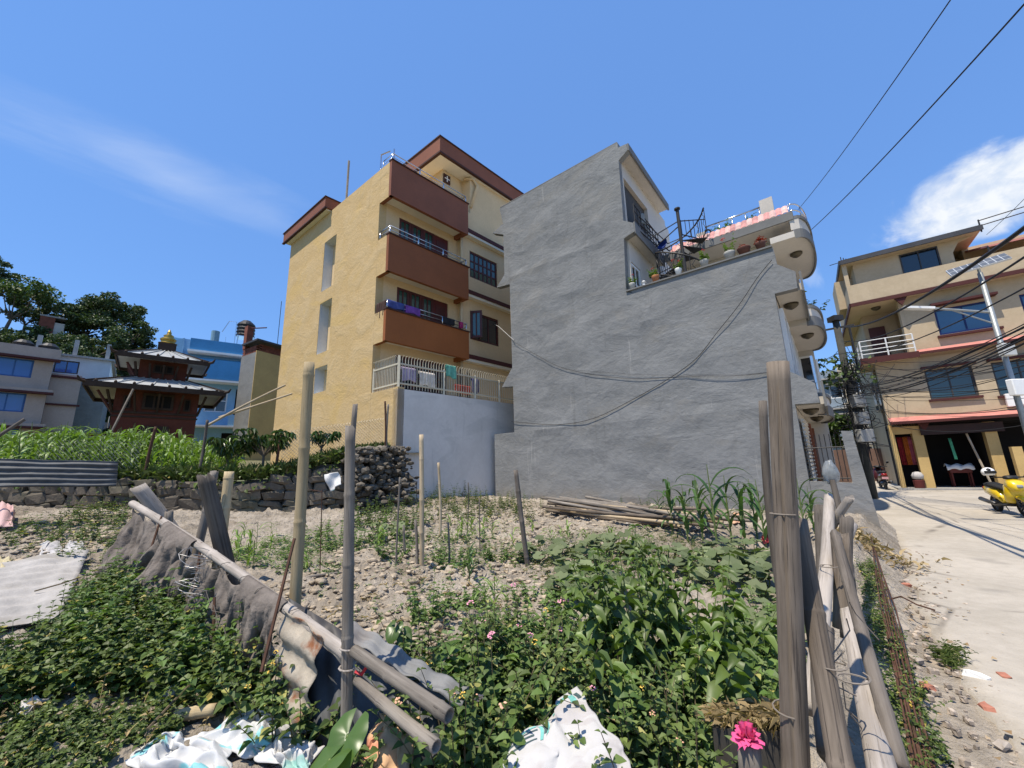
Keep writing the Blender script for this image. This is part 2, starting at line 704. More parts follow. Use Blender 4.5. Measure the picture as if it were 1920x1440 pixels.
ROAD_L = [(1.2, -6), (2.0, 0.8), (2.55, 2.3), (3.05, 3.05), (3.9, 4.15), (5.0, 5.45), (6.2, 6.8), (7.55, 8.35), (9.5, 10.9), (13.5, 16.1), (20, 24.2), (32, 39)]
mb = MB()
pts = []
for (a, b) in zip(ROAD_L, ROAD_L[1:]):
    L = math.hypot(b[0] - a[0], b[1] - a[1])
    n = max(1, int(L / .12)) if math.hypot(*a) < 9 else max(1, int(L / .6))
    for k in range(n):
        t = k / n
        pts.append((a[0] + (b[0] - a[0]) * t, a[1] + (b[1] - a[1]) * t))
pts.append(ROAD_L[-1])
rows = []
for (x, y) in pts:
    j = fbm(x, y, 2.2, 1.7, 4) * .11 + fbm(x, y, 9, 4.7, 2) * .03
    x2, y2 = x + .72 * j, y - .68 * j
    row = [(x2, y2, road_z(x2, y2) - .09), (x2 + .012, y2 - .01, road_z(x2, y2) + .004)]
    for w in (.18, .5, 1.2, 2.4, 4.5, 8, 14, 24, 40):
        xx, yy = x2 + w * .80, y2 - w * .60
        row.append((xx, yy, road_z(xx, yy) + .012 + fbm(xx, yy, .8, 6, 3) * .012))
    rows.append(row)
n = len(rows[0])
mb.add([p for r in rows for p in r], [(i * n + j, i * n + j + 1, (i + 1) * n + j + 1, (i + 1) * n + j) for i in range(len(rows) - 1) for j in range(n - 1)])
tag(mb.build('road', M_road, smooth=True), kind='structure')

# verge of broken concrete and earth between fence and road
mb = MB()
def verge_fn(a, b):
    k = a * (len(pts) - 1)
    i = min(int(k), len(pts) - 2)
    t = k - i
    x, y = pts[i][0] + (pts[i + 1][0] - pts[i][0]) * t, pts[i][1] + (pts[i + 1][1] - pts[i][1]) * t
    w = (b - .12) * 1.25
    x, y = x - w * .72, y + w * .68
    return (x, y, -.055 + .03 * b + road_z(x, y) + fbm(x, y, 3.1, 8.1, 4) * .035 + abs(fbm(x, y, 10, 2.1, 3)) * .02)
nv = sum(1 for p in pts if math.hypot(*p) < 12)
_pts = pts
pts = pts[:nv]
mb.grid(verge_fn, 150, 22)
tag(mb.build('verge', M_verge, smooth=True), kind='structure')

# ------------------------------------------------------------------ shared building pieces
M_steel = mat('stainless_steel', (.62, .63, .65), .22, .05, 3, 20, metal=1.0)
M_iron = mat('black_iron', (.025, .024, .024), .6, .3, 3, 30, spec=.4)
M_wire = mat('black_cable', (.018, .018, .02), .6, .2, 3, 30)
M_dark = mat('interior_shade_paint', (.012, .011, .011), .95, .2)  # near-black colour paints the shade inside rooms and openings
M_concrete = mat('raw_concrete', (.34, .33, .31), .92, .2, 1.1, 14, bump=.4, bscale=18, stain=(.2, .19, .17), stain_amt=.5)
M_redframe = mat('red_wood_frame', (.075, .018, .015), .5, .2, 3, 30, spec=.4)
M_greenglass = glassmat('green_glass', (.035, .085, .07))
M_darkglass = glassmat('dark_glass', (.012, .018, .026))
M_blueglass = glassmat('blue_mirror_glass', (.03, .10, .20), .03)
M_white = mat('white_paint', (.78, .78, .76), .6, .06, 2, 20)


def bx(mb, axis, a0, a1, d0, d1, z0, z1):
    d0, d1 = min(d0, d1), max(d0, d1)
    return mb.box(a0, a1, d0, d1, z0, z1) if axis == 'u' else mb.box(d0, d1, a0, a1, z0, z1)


def window(parent, fr, axis, a0, a1, z0, z1, d, out, fm, gm, cols=2, rows=1, fw=.06, name='window', dep=.06, mw=None):
    """framed window on a wall running along an axis; every pane is a piece of its own"""
    mw = fw * .7 if mw is None else mw
    mb = MB(fr)
    e = d + out * dep
    bx(mb, axis, a0, a1, d, e, z0, z0 + fw)
    bx(mb, axis, a0, a1, d, e, z1 - fw, z1)
    bx(mb, axis, a0, a0 + fw, d, e, z0 + fw, z1 - fw)
    bx(mb, axis, a1 - fw, a1, d, e, z0 + fw, z1 - fw)
    cw = (a1 - a0 - 2 * fw) / cols
    rh = (z1 - z0 - 2 * fw) / rows
    for i in range(1, cols):
        x = a0 + fw + cw * i
        bx(mb, axis, x - mw / 2, x + mw / 2, d, d + out * dep * .8, z0 + fw, z1 - fw)
    for j in range(1, rows):
        z = z0 + fw + rh * j
        bx(mb, axis, a0 + fw, a1 - fw, d + out * .004, d + out * dep * .7, z - mw / 2, z + mw / 2)
    f = mb.build(name, fm, parent)
    for i in range(cols):
        for j in range(rows):
            m = MB(fr)
            bx(m, axis, a0 + fw + cw * i + .004, a0 + fw + cw * (i + 1) - .004, d + out * .01, d + out * dep * .4,
               z0 + fw + rh * j + .004, z0 + fw + rh * (j + 1) - .004)
            m.build('pane', gm, f)
    return f


def part(parent, name, m, fr, *boxes, **kw):
    made = [MB(fr).box(*b).build(name, m, parent, **kw) for b in boxes]
    return made[0]


# ------------------------------------------------------------------ yellow house
Y = Frame((-4.41, 13.18), -51.5, 43.5)


def plaster(name, base, base2, bump=1.0, stretch=(1, 1, 1), streak=None, streak_amt=.35, patch=None, patch_amt=.0, rough=.9, coarse=.9, bd=.05):
    """hand-floated cement plaster: swells, trowel ridges, run-off streaks"""
    m = bpy.data.materials.new(name)
    m.use_nodes = True
    T = NT(m.node_tree)
    p = T.n['Principled BSDF']
    pos = T.new('ShaderNodeNewGeometry').outputs['Position']
    sv = T.vmath('MULTIPLY', pos, stretch)
    n1 = T.noise(sv, coarse, 6, .6, .6)
    n2 = T.noise(sv, 9, 5, .6)
    n3 = T.noise(pos, 55, 3, .5)
    col = T.mix(T.mapr(T.math('ADD', T.math('MULTIPLY', n1, .65), T.math('MULTIPLY', n2, .35)), .32, .68), base, base2)
    if streak is not None:
        vs = T.vmath('MULTIPLY', pos, (3.2, 3.2, .16))
        s = T.math('MULTIPLY', T.mapr(T.noise(vs, 1.6, 5, .65), .55, .75), T.mapr(T.noise(pos, .5, 4), .4, .65))
        col = T.mix(T.math('MULTIPLY', s, streak_amt), col, streak)
    if patch is not None:
        s = T.mapr(T.noise(T.vmath('MULTIPLY', pos, (.5, .5, 1.2)), .8, 7, .66, 1.0), .52, .64)
        col = T.mix(T.math('MULTIPLY', s, patch_amt), col, patch)
    T.link(col, p.inputs['Base Color'])
    p.inputs['Roughness'].default_value = rough
    p.inputs['Specular IOR Level'].default_value = .2
    bn = T.new('ShaderNodeBump')
    bn.inputs['Strength'].default_value = bump
    bn.inputs['Distance'].default_value = bd
    h = T.math('ADD', T.math('MULTIPLY', n1, 1.6), T.math('ADD', T.math('MULTIPLY', n2, .42), T.math('MULTIPLY', n3, .06)))
    T.link(h, bn.inputs['Height'])
    T.link(bn.outputs[0], p.inputs['Normal'])
    MATS[name] = m
    return m


M_yellow = plaster('yellow_plaster', (.53, .365, .165), (.575, .42, .225), .7, (1, 1, 1.3), (.42, .30, .15), .5, (.585, .40, .155), .6, bd=.04)
M_cream = mat('cream_paint', (.66, .49, .285), .85, .08, 1, 14, bump=.1)
M_soffit = mat('cream_soffit', (.72, .67, .56), .85, .06)
M_brown = mat('brown_paint', (.235, .080, .030), .7, .10, 1.2, 14, bump=.08)
M_brown2 = mat('maroon_paint', (.23, .082, .043), .7, .10, 1.2, 14, bump=.08)
M_coping = mat('dark_coping', (.06, .025, .018), .7, .2)
M_whitewall = plaster('white_plaster', (.64, .61, .57), (.73, .70, .66), .3, (1, 1, 1), (.40, .39, .37), .7, (.50, .49, .46), .4, bd=.025)
M_shaft = plaster('grey_shaft_plaster', (.52, .54, .55), (.62, .63, .63), .3, (1, 1, 1), (.40, .41, .42), .5, bd=.02)
M_fence_cream = mat('cream_metal', (.55, .50, .38), .5, .1, 3, 30, spec=.4)

yh = thing('yellow_house', 'tall yellow plastered house with brown balconies beside the grey windowless wall', 'house', Y(4, 4, 1.0))
holes = [(4.05, 5.12, 9.64, 12.08), (4.05, 5.12, 6.72, 9.06), (4.05, 5.12, 5.0, 6.1)]
mb = MB(Y)
mb.holed(.73, 8.95, .6, 13.55, holes, 0, .3)
wall = mb.build('wall', M_yellow, yh)
# yellow flanks of the balconies and of the raised forecourt
for (z0, z1) in ((12.0, 13.55), (8.87, 10.37), (6.2, 7.38)):
    part(yh, 'balcony_side', M_yellow, Y, (.0, .727, .002, .14, z0, z1))
part(yh, 'forecourt_flank', M_yellow, Y, (-.85, .727, .003, .25, .5, 4.42))
for i, (a0, a1, z0, z1) in enumerate(holes):
    mb = MB(Y)
    e = .006
    a0, a1, z0, z1 = a0 + e, a1 - e, z0 + e, z1 - e
    d = .75
    mb.poly((a0, d, z0), (a1, d, z0), (a1, d, z1), (a0, d, z1))
    mb.poly((a0, .01, z0), (a0, d, z0), (a0, d, z1), (a0, .01, z1))
    mb.poly((a1, .01, z0), (a1, d, z0), (a1, d, z1), (a1, .01, z1))
    mb.poly((a0, .01, z0), (a1, .01, z0), (a1, d, z0), (a0, d, z0))
    mb.poly((a0, .01, z1), (a1, .01, z1), (a1, d, z1), (a0, d, z1))
    s = mb.build('window_recess', M_shaft, yh)
    if i == 2:
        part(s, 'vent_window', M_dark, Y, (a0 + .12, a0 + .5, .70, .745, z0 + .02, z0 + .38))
# street face behind the balconies, with the bay to the right
dwin = [(.88, 3.35, 9.25, 11.8), (.88, 3.35, 6.45, 8.76), (.9, 3.3, 4.4, 6.0)]
mb = MB(Y)
mb.holed(.301, 3.9, .6, 12.2, dwin, .73, 1.0, 'u')
mb.build('street_wall', M_cream, yh)
bwin = [(4.33, 6.1, 10.3, 11.62), (4.33, 6.1, 7.32, 8.66)]
mb = MB(Y)
mb.holed(3.9, 11.5, .6, 13.6, bwin, .45, .75, 'u')
mb.build('bay_wall', M_cream, yh)
part(yh, 'rear_block', M_cream, Y, (1.1, 8.9, .4, 11.4, .6, 13.4))
for (v0, v1, z0, z1) in dwin[:2]:
    wv = (v1 - v0 - .75) / 3
    for k in range(3):
        window(yh, Y, 'v', v0 + wv * k, v0 + wv * (k + 1) - .01, z0 + .55, z1, .80, -1, M_redframe, M_greenglass, 2, 2, .10, mw=.05)
        part(yh, 'dado_panel', M_redframe, Y, (.77, .80, v0 + wv * k, v0 + wv * (k + 1) - .01, z0, z0 + .54))
    dr = part(yh, 'door', mat('red_wood_door', (.10, .02, .018), .5, .2, 3, 30), Y, (.77, .81, v1 - .74, v1 - .01, z0, z1))
    part(dr, 'door_panel', M_redframe, Y, (.755, .769, v1 - .62, v1 - .14, z0 + 1.3, z1 - .2), (.755, .769, v1 - .62, v1 - .14, z0 + .15, z0 + 1.1))
for k in range(3):
    window(yh, Y, 'v', .9 + k * .8, 1.69 + k * .8, 4.45, 6.0, .8, -1, M_redframe, M_darkglass, 2, 2, .08)
window(yh, Y, 'v', 4.33, 6.1, 10.3, 11.62, .55, -1, M_redframe, M_greenglass, 6, 3, .08, mw=.07)
f = window(yh, Y, 'v', 4.33, 6.1, 7.32, 8.66, .55, -1, M_redframe, M_darkglass, 3, 1, .09)
# the open casement
mb = MB(Y)
c0, c1 = (.44, 4.36), (.02, 4.62)
for (t0, t1, za, zb) in ((0, 1, 7.36, 7.46), (0, 1, 8.52, 8.62), (0, .18, 7.46, 8.52), (.82, 1, 7.46, 8.52), (.45, .55, 7.46, 8.52)):
    p = [(c0[0] + (c1[0] - c0[0]) * t, c0[1] + (c1[1] - c0[1]) * t) for t in (t0, t1)]
    q = [(a - .02, b - .03) for (a, b) in p]
    mb.prism([p[0], p[1], q[1], q[0]], za, zb, 'z')
cs = mb.build('casement', M_redframe, yh)
mb = MB(Y)
mb.poly((c0[0] - .01, c0[1], 7.46), (c1[0] - .01, c1[1], 7.46), (c1[0] - .01, c1[1], 8.52), (c0[0] - .01, c0[1], 8.52))
mb.build('pane', M_greenglass, cs)
# balconies: parapet, coping, soffit slab, end beams, rail
for k, (z0, z1, m) in enumerate(((12.0, 13.55, M_brown2), (8.87, 10.37, M_brown), (6.2, 7.38, mat('orange_brown_paint', (.29, .095, .026), .7, .10, 1.2, 14)))):
    b = part(yh, 'balcony', m, Y, (-.02, .12, -.01, 3.82, z0, z1))
    part(b, 'coping', M_coping, Y, (-.06, .16, -.03, 3.86, z1 + .002, z1 + .05))
    part(b, 'floor_slab', M_soffit, Y, (.122, .725, .16, 3.64, z0 + .16, z0 + .34))
    part(b, 'end_beam', m, Y, (.122, .726, .015, .158, z0 - .004, z0 + .33))
    part(b, 'end_beam', m, Y, (.122, .726, 3.642, 3.81, z0 - .004, z0 + .33))
    part(b, 'end_parapet', M_cream, Y, (.122, .727, 3.70, 3.812, z0 + .335, z1))
    mb = MB(Y)
    zr = z1 + .05
    mb.tube([(.70, .07, zr + .33), (.05, .07, zr + .33), (.05, 3.74, zr + .33), (.42, 3.74, zr + .33)], .022, 8)
    mb.tube([(.70, .07, zr + .16), (.05, .07, zr + .16), (.05, 3.74, zr + .16), (.42, 3.74, zr + .16)], .014, 6)
    for (a, c) in ((.70, .07), (.05, .07), (.05, 1.3), (.05, 2.5), (.05, 3.74), (.42, 3.74)):
        mb.tube([(a, c, zr - .03), (a, c, zr + .33)], .022 if c not in (1.3, 2.5) else .028, 8)
    mb.build('railing', M_steel, b, smooth=True)
# brown bands with pale ledges on the bay
for z in (12.3, 9.28, 6.3):
    part(yh, 'floor_band', mat('maroon_band', (.075, .02, .017), .7, .1), Y, (.16, .448, 3.83, 11.4, z + .02, z + .2))
    part(yh, 'ledge', M_soffit, Y, (.20, .447, 3.84, 11.4, z - .10, z + .018))
for (za, zb) in ((9.4, 12.1), (6.4, 9.1), (4.5, 6.2)):
    mb = MB(Y)
    mb.tube([(.40, 3.80, za), (.40, 3.80, zb)], .06, 10)
    mb.build('drain_pipe', M_cream, yh, smooth=True)
# top storey under its wide brown-edged roof
part(yh, 'top_storey', M_cream, Y, (1.0, 5, 3.2, 9, 13.3, 15.75))
part(yh, 'top_storey_bay', M_cream, Y, (.46, 1.0, 4.4, 9, 13.6, 15.72))
rf = part(yh, 'roof', M_brown2, Y, (.2, 5, 2.41, 9.2, 15.68, 16.40))
part(rf, 'roof_coping', M_coping, Y, (.16, 5.05, 2.37, 9.25, 16.402, 16.46))
part(rf, 'soffit', M_soffit, Y, (.34, 4.9, 2.55, 9.0, 15.62, 15.676))
part(rf, 'edge_beam', M_coping, Y, (.2, .335, 2.41, 9.2, 15.60, 15.678), (.336, 5, 2.41, 2.545, 15.60, 15.678))
pq = part(yh, 'plaque', M_coping, Y, (.94, .998, 3.25, 3.62, 14.95, 15.4))
part(pq, 'plaque_mark', M_white, Y, (.925, .938, 3.41, 3.46, 15.02, 15.33), (.926, .937, 3.29, 3.58, 15.15, 15.2))
mb = MB(Y)
mb.tube([(.7, 4.25, 15.5), (.35, 4.5, 15.45), (.35, 4.75, 15.2), (.42, 4.4, 13.9)], .07, 10)
mb.build('overflow_pipe', M_cream, yh, smooth=True)
# rear roof slab at the far corner, with its railing, pole and tank
r2 = part(yh, 'rear_roof', M_brown2, Y, (4.7, 9.2, -.3, 3.2, 13.62, 14.12))
part(r2, 'soffit', M_soffit, Y, (4.8, 9.1, -.2, 3.0, 13.56, 13.618))
part(r2, 'roof_coping', M_coping, Y, (4.66, 9.25, -.34, 3.2, 14.122, 14.17), (4.66, 9.25, -.33, -.22, 13.55, 13.615))
mb = MB(Y)
mb.tube([(4.0, .3, 13.5), (4.0, .3, 16.0)], .05, 8)
mb.build('roof_post', mat('weathered_wood', (.30, .26, .2), .9, .25, 3, 30), yh)
mb = MB(Y)
mb.tube([(.95, .1, 13.5), (.95, .1, 14.4), (.3, .1, 14.2)], .03, 6)
mb.tube([(.2, .2, 13.5), (.2, .2, 14.3)], .03, 6)
mb.build('roof_rail', M_steel, yh)
mb = MB(Y)
mb.tube([(2.4, 8.8, 16.4), (2.4, 8.8, 17.3), (2.7, 8.3, 17.7)], .03, 6)
mb.build('antenna_pole', M_steel, yh)
mb = MB(Y)
mb.tube([(3, 4.5, 16.4), (3, 4.5, 17.4)], .06, 6)
mb.build('antenna_pole', M_steel, yh)
tk = MB(Y).lathe((8.4, 1.6, 14.12), [(.5, 0), (.56, .1), (.5, .2), (.56, .3), (.5, .4), (.56, .5), (.5, .6), (.56, .75), (.4, .95), (.15, 1.0)], 18).build('water_tank', mat('green_tank_plastic', (.02, .17, .09), .5, .15))
tag(tk, 'green ribbed water tank on the yellow house roof', 'tank')
# white forecourt wall and its cream picket railing
mb = MB(Y)
mb.box(-.85, -.6, .003, 7.2, .3, 4.36)
mb.build('forecourt_wall', M_whitewall, yh)
part(yh, 'forecourt_slab', M_concrete, Y, (-.598, .729, .26, 7.2, 4.1, 4.33))
rl = empty('picket_railing', Y(-.85, .1, 4.4))
tag(rl, 'cream metal picket railing round the yellow house forecourt', 'railing')
mb = MB(Y)
for z in (4.55, 5.22):
    mb.bar((.70, .06, z), (-.80, .06, z), .05)
    mb.bar((-.80, .06, z), (-.80, 7.0, z), .05)
mb.build('rail', M_fence_cream, rl)
for v in (.06, 1.9, 3.4, 4.7, 5.9):
    MB(Y).bar((-.80, v, 4.37), (-.80, v, 5.5 if v < .1 else 5.3), .075).build('post', M_fence_cream, rl)
MB(Y).bar((.69, .06, 4.37), (.69, .06, 5.3), .06).build('post', M_fence_cream, rl)
# the pickets: flat bars bent over at the top
pm = bpy.data.meshes.new('picket')
b_ = MB()
b_.tube([(0, 0, 0), (0, 0, 1.0), (.03, 0, 1.08), (.09, 0, 1.10)], .012, 5)
pm.from_pydata([tuple(v) for v in b_.v], [], b_.f)
pm.materials.append(M_fence_cream)
def picket(u, v, rz):
    o = bpy.data.objects.new('picket', pm)
    COL.objects.link(o)
    o.parent = rl
    o.location = Y(u, v, 4.4) - ORG[rl.name]
    o.rotation_euler = (0, 0, rz)
au = math.atan2(Y.u.y, Y.u.x)
av = math.atan2(Y.v.y, Y.v.x)
for k in range(15):
    picket(-.70 + k * .092, .06, av + math.pi)
for k in range(58):
    picket(-.80, .18 + k * .115, au + math.pi)

# ------------------------------------------------------------------ grey house
G = Frame((6.884, 9.337), -51.5)
M_grey = plaster('grey_plaster', (.175, .18, .18), (.235, .24, .24), .5, (.8, .8, 1.25), (.135, .135, .13), .75, (.235, .22, .19), .3, .88, 1.15, .055)
T_ = NT(M_grey.node_tree)
_p = T_.n['Principled BSDF']
_src = _p.inputs['Base Color'].links[0].from_socket
_pos = T_.new('ShaderNodeNewGeometry').outputs['Position']
_sep = T_.new('ShaderNodeSeparateXYZ')
T_.link(_pos, _sep.inputs[0])
_mud = T_.math('MULTIPLY', T_.mapr(_sep.outputs[2], .35, 1.25, 1, 0), T_.mapr(T_.noise(_pos, 1.3, 6, .65), .35, .65))
_c = T_.mix(T_.math('MULTIPLY', _mud, .6), _src, (.25, .21, .16))                 # mud splashed up from the garden
_run = T_.math('MULTIPLY', T_.mapr(T_.noise(T_.vmath('MULTIPLY', _pos, (6, 6, .22)), 1.3, 4, .6), .64, .72), T_.mapr(T_.noise(_pos, .45, 3), .48, .6))
_c = T_.mix(T_.math('MULTIPLY', _run, .4), _c, (.38, .375, .36))                # pale lime runs
_vor = T_.new('ShaderNodeTexVoronoi', feature='DISTANCE_TO_EDGE')
_vor.inputs['Scale'].default_value = .3
T_.link(T_.vmath('ADD', _pos, T_.vmath('MULTIPLY', T_.new('ShaderNodeTexNoise').outputs['Color'], (1.6, 1.6, 1.6))), _vor.inputs['Vector'])
_crk = T_.math('MULTIPLY', T_.mapr(_vor.outputs['Distance'], 0, .006, 1, 0), T_.mapr(T_.noise(_pos, .5, 3), .5, .62))
_c = T_.mix(T_.math('MULTIPLY', _crk, .2), _c, (.07, .07, .07))
T_.link(_c, _p.inputs['Base Color'])
M_greyedge = mat('grey_trim', (.17, .17, .165), .85, .12, 2, 14)
M_offwhite = mat('offwhite_paint', (.56, .52, .46), .85, .08, 1, 14, bump=.06)
gh = thing('grey_house', 'four storey house with a bare grey plaster side wall and rounded street balconies', 'house', G(4, 3, .3))
out = [(8.75, -.1), (.12, -.1), (.14, 5.86), (-.34, 5.86), (-.36, 6.3), (-.02, 6.62), (.0, 7.12), (4.0, 7.12), (3.9, 9.0), (3.52, 9.1), (3.55, 9.42), (3.86, 9.64),
       (3.82, 11.95), (3.48, 12.16), (3.5, 12.42), (3.8, 12.45), (3.8, 12.66), (9.2, 12.64), (9.02, 11.85), (9.62, 11.64), (9.02, 11.32), (9.02, 9.5), (9.46, 9.06), (8.76, 8.98), (8.76, 5.5), (9.3, 4.8), (8.75, 4.75)]


def triangulated(fr, outline, d0, d1, cell=.25):
    """wall slab from an outline, front cut into cells so that it can swell"""
    bm = bmesh.new()
    vs = [bm.verts.new(fr(u, d0, z)) for (u, z) in outline]
    bm.faces.new(vs)
    for ax, n in ((fr.u, int(10 / cell)), (Vector((0, 0, 1)), int(13 / cell))):
        for k in range(-2, n):
            c = fr.o + ax * (k * cell)
            bmesh.ops.bisect_plane(bm, geom=bm.verts[:] + bm.edges[:] + bm.faces[:], plane_co=c, plane_no=ax)
    return bm


bm = triangulated(G, out, 0, .23)
nrm = -G.v
for v in bm.verts:
    d = v.co - G.o
    u, z = d.dot(G.u), v.co.z
    s = fbm(u, z * 1.6, .55, 3.3, 4) * .035
    for zf in (3.05, 6.1, 9.2):          # bulges where the floor slabs meet the infill
        s += .022 * math.exp(-((z - zf + .12 * fbm(u, zf, .8, 1, 2)) / .10) ** 2) * (.5 + abs(fbm(u, zf * 3, .9, 2, 3)) * 2)
    edge = min(1, max(0, min(u - .1, 8.7 - u, z + .1) / .4)) if z < 7 else min(1, max(0, min(u - 4, 9.0 - u, 12.5 - z) / .4))
    v.co += nrm * s * edge
ext = bmesh.ops.extrude_face_region(bm, geom=bm.faces[:])
vv = [e for e in ext['geom'] if isinstance(e, bmesh.types.BMVert)]
for v in vv:
    d = v.co - G.o
    v.co += G.v * (.23 - d.dot(G.v))
bmesh.ops.recalc_face_normals(bm, faces=bm.faces)
me = bpy.data.meshes.new('side_wall')
for v in bm.verts:
    v.co -= ORG[gh.name]
bm.to_mesh(me)
bm.free()
link_mesh('side_wall', me, M_grey, gh)
MB(G).box(8.762, 9.75, .012, .32, -.1, 3.0).build('yard_wall', M_grey, gh)
# trims along the wall top
part(gh, 'parapet_coping', M_greyedge, G, (3.99, .02, -.05, .28, 7.122, 7.165))
part(gh, 'roof_coping', M_greyedge, G, (9.16, 3.82, .0, .27, 12.662, 12.70))
# bodies behind the wall
part(gh, 'lower_body', M_offwhite, G, (.15, 8.7, .24, 11.0, -.1, 6.05))
part(gh, 'stair_block', M_offwhite, G, (4.0, 8.95, .24, 6.0, 6.06, 12.3))
part(gh, 'terrace_floor', M_concrete, G, (.0, 3.99, .24, 3.7, 6.052, 6.15))
# top storey: loggia with painted-in shade under a thin slab
mb = MB(G)
mb.holed(.235, 5.0, 6.16, 12.2, [(.35, 1.15, 6.3, 8.3), (.4, 2.7, 9.7, 11.55)], 3.86, 3.995, 'u')
mb.build('terrace_wall', M_offwhite, gh)
part(gh, 'loggia', mat('loggia_shade_paint', (.07, .068, .065), .9, .1), G, (3.997, 4.003, .3, 2.8, 9.66, 11.6))  # thin near-black panel, paints the shade of the loggia opening
sl = part(gh, 'roof_slab', M_offwhite, G, (3.5, 4.4, .235, 4.25, 12.2, 12.42))
part(sl, 'slab_edge', M_greyedge, G, (3.44, 3.498, .03, 4.3, 12.17, 12.44))
sl = part(gh, 'balcony_slab', M_offwhite, G, (3.55, 3.855, .235, 2.9, 9.08, 9.28))
part(sl, 'slab_edge', M_greyedge, G, (3.5, 3.548, .02, 2.95, 9.04, 9.46))
mb = MB(G)
for z in (9.75, 10.05, 10.3):
    mb.tube([(3.58, .3, z), (3.58, 2.7, z)], .018, 6)
for k in range(9):
    mb.tube([(3.58, .3 + k * .3, 9.28), (3.58, .3 + k * .3, 10.3)], .014, 6)
mb.build('loggia_railing', M_iron, gh)
window(gh, G, 'v', .36, 1.14, 6.3, 8.28, 3.94, -1, M_white, M_darkglass, 2, 3, .08, name='terrace_door')
mb = MB(G)
mb.lathe((3.83, 2.1, 8.35), [(.02, 0), (.10, .05), (.10, .1)], 10)
mb.build('wall_lamp', M_iron, gh)
# rear block with its tiled eave and roof terrace
part(gh, 'rear_block', M_offwhite, G, (.15, 3.99, 3.71, 11, 6.06, 9.05))
ev = part(gh, 'eave_slab', M_offwhite, G, (-.50, 3.4, 2.62, 3.9, 9.06, 9.22), (-.5, .2, 3.9, 7.6, 9.06, 9.22))
part(ev, 'eave_edge', M_greyedge, G, (-.55, 3.42, 2.56, 2.618, 9.03, 9.30), (-.56, -.502, 2.62, 3.2, 9.03, 9.30))
part(gh, 'roof_parapet', M_offwhite, G, (.1, 3.4, 3.3, 3.45, 9.22, 9.72))
part(gh, 'roof_pier', M_offwhite, G, (-.1, .28, 3.24, 3.6, 9.22, 10.45))
part(gh, 'roof_pier', M_offwhite, G, (2.05, 2.35, 3.22, 3.6, 9.22, 10.05))
M_pinktile = mat('pink_roof_tile', (.48, .23, .21), .7, .2, 3, 20, objvar=.25)
M_paletile = mat('pale_roof_tile', (.58, .38, .34), .7, .2, 3, 20, objvar=.2)
tl = empty('tiled_eave', G(1.2, 2.9, 9.3) - Vector((0, 0, 0)))
tl.parent = gh
tl.location = G(1.2, 2.9, 9.3) - ORG[gh.name]
ORG[tl.name] = G(1.2, 2.9, 9.3)
for i in range(22):
    for j in range(2):
        mb = MB(G)
        u0, v0 = -.45 + i * .165, 2.57 + j * .20
        mb.grid(lambda a, b: (u0 + a * .155, v0 + b * .22, 9.30 + j * .22 + b * .24 + .035 * math.sin(a * math.pi)), 3, 1)
        mb.build('tile', M_pinktile if i % 2 else M_paletile, tl, solid=.015)
mb = MB(G)
for z in (9.95, 10.28):
    mb.tube([(2.05, 3.38, z), (.28, 3.38, z)], .03, 8)
for k in range(5):
    mb.tube([(2.0 - k * .42, 3.38, 9.7), (2.0 - k * .42, 3.38, 10.28)], .02, 6)
mb.build('roof_railing', M_steel, gh, smooth=True)


def round_balcony(z0, ztop, rail=True, v_c=4.45, rv=1.85, ru=.43, u_c=-.5, panels=7):
    b = empty('round_balcony', G(u_c, v_c, z0))
    b.parent = gh
    b.location = G(u_c, v_c, z0) - ORG[gh.name]
    n = 20
    arc = [(u_c - ru * math.sin(math.pi * k / n) ** .8, v_c - rv * math.cos(math.pi * k / n)) for k in range(n + 1)]
    MB(G).prism(arc + [(.14, v_c + rv), (.14, v_c - rv)], z0, z0 + .2, 'z').build('slab', M_offwhite, b)
    for (za, zb, g) in ((z0 - .06, z0 + .24, .05), (ztop - .10, ztop, .05)):
        MB(G).prism(arc + [(p[0] - g, p[1]) for p in arc[::-1]], za, zb, 'z').build('edge_band', M_greyedge, b)
    for k in range(panels):
        i0, i1 = int(k * n / panels), int((k + 1) * n / panels)
        mb = MB(G)
        for i in range(i0, i1):
            p, q = arc[i], arc[i + 1]
            sh = .012 if i == i1 - 1 else 0
            mb.prism([p, (q[0], q[1] - sh * 4), (q[0] + .06, q[1] - sh * 4), (p[0] + .06, p[1])], z0 + .242, ztop - .102, 'z')
        mb.build('parapet_panel', M_offwhite, b)
    if rail:
        mb = MB(G)
        for z in (ztop + .2, ztop + .42):
            mb.tube([(p[0] + .02, p[1], z) for p in arc], .024, 6)
        for k in range(0, n + 1, 4):
            mb.tube([(arc[k][0] + .02, arc[k][1], ztop), (arc[k][0] + .02, arc[k][1], ztop + .42)], .02, 6)
        mb.build('rail', M_steel, b, smooth=True)
    mb = MB(G)
    mb.lathe((u_c + .05, v_c - .6, z0 - .16), [(.03, 0), (.12, .05), (.17, .10), (.18, .155)], 14)
    mb.build('ceiling_lamp', mat('dark_bronze', (.10, .085, .06), .45, .2, metal=.6), b, smooth=True)
    return b


part(gh, 'street_bay', M_offwhite, G, (-.40, .149, 6.64, 10.6, .0, 8.98))
for z0 in (3.9, 6.6):
    window(gh, G, 'v', 7.0, 8.2, z0, z0 + 1.5, -.402, -1, M_white, M_darkglass, 2, 2, .08)
    window(gh, G, 'u', -.34, .10, z0 - .3, z0 + 1.6, 6.638, -1, M_white, M_darkglass, 1, 2, .07, name='balcony_door')
round_balcony(8.45, 9.15)
round_balcony(5.7, 6.3, False, u_c=-.38, ru=.40, v_c=4.75)
round_balcony(3.0, 3.6, False, u_c=-.22, ru=.34, v_c=4.75)
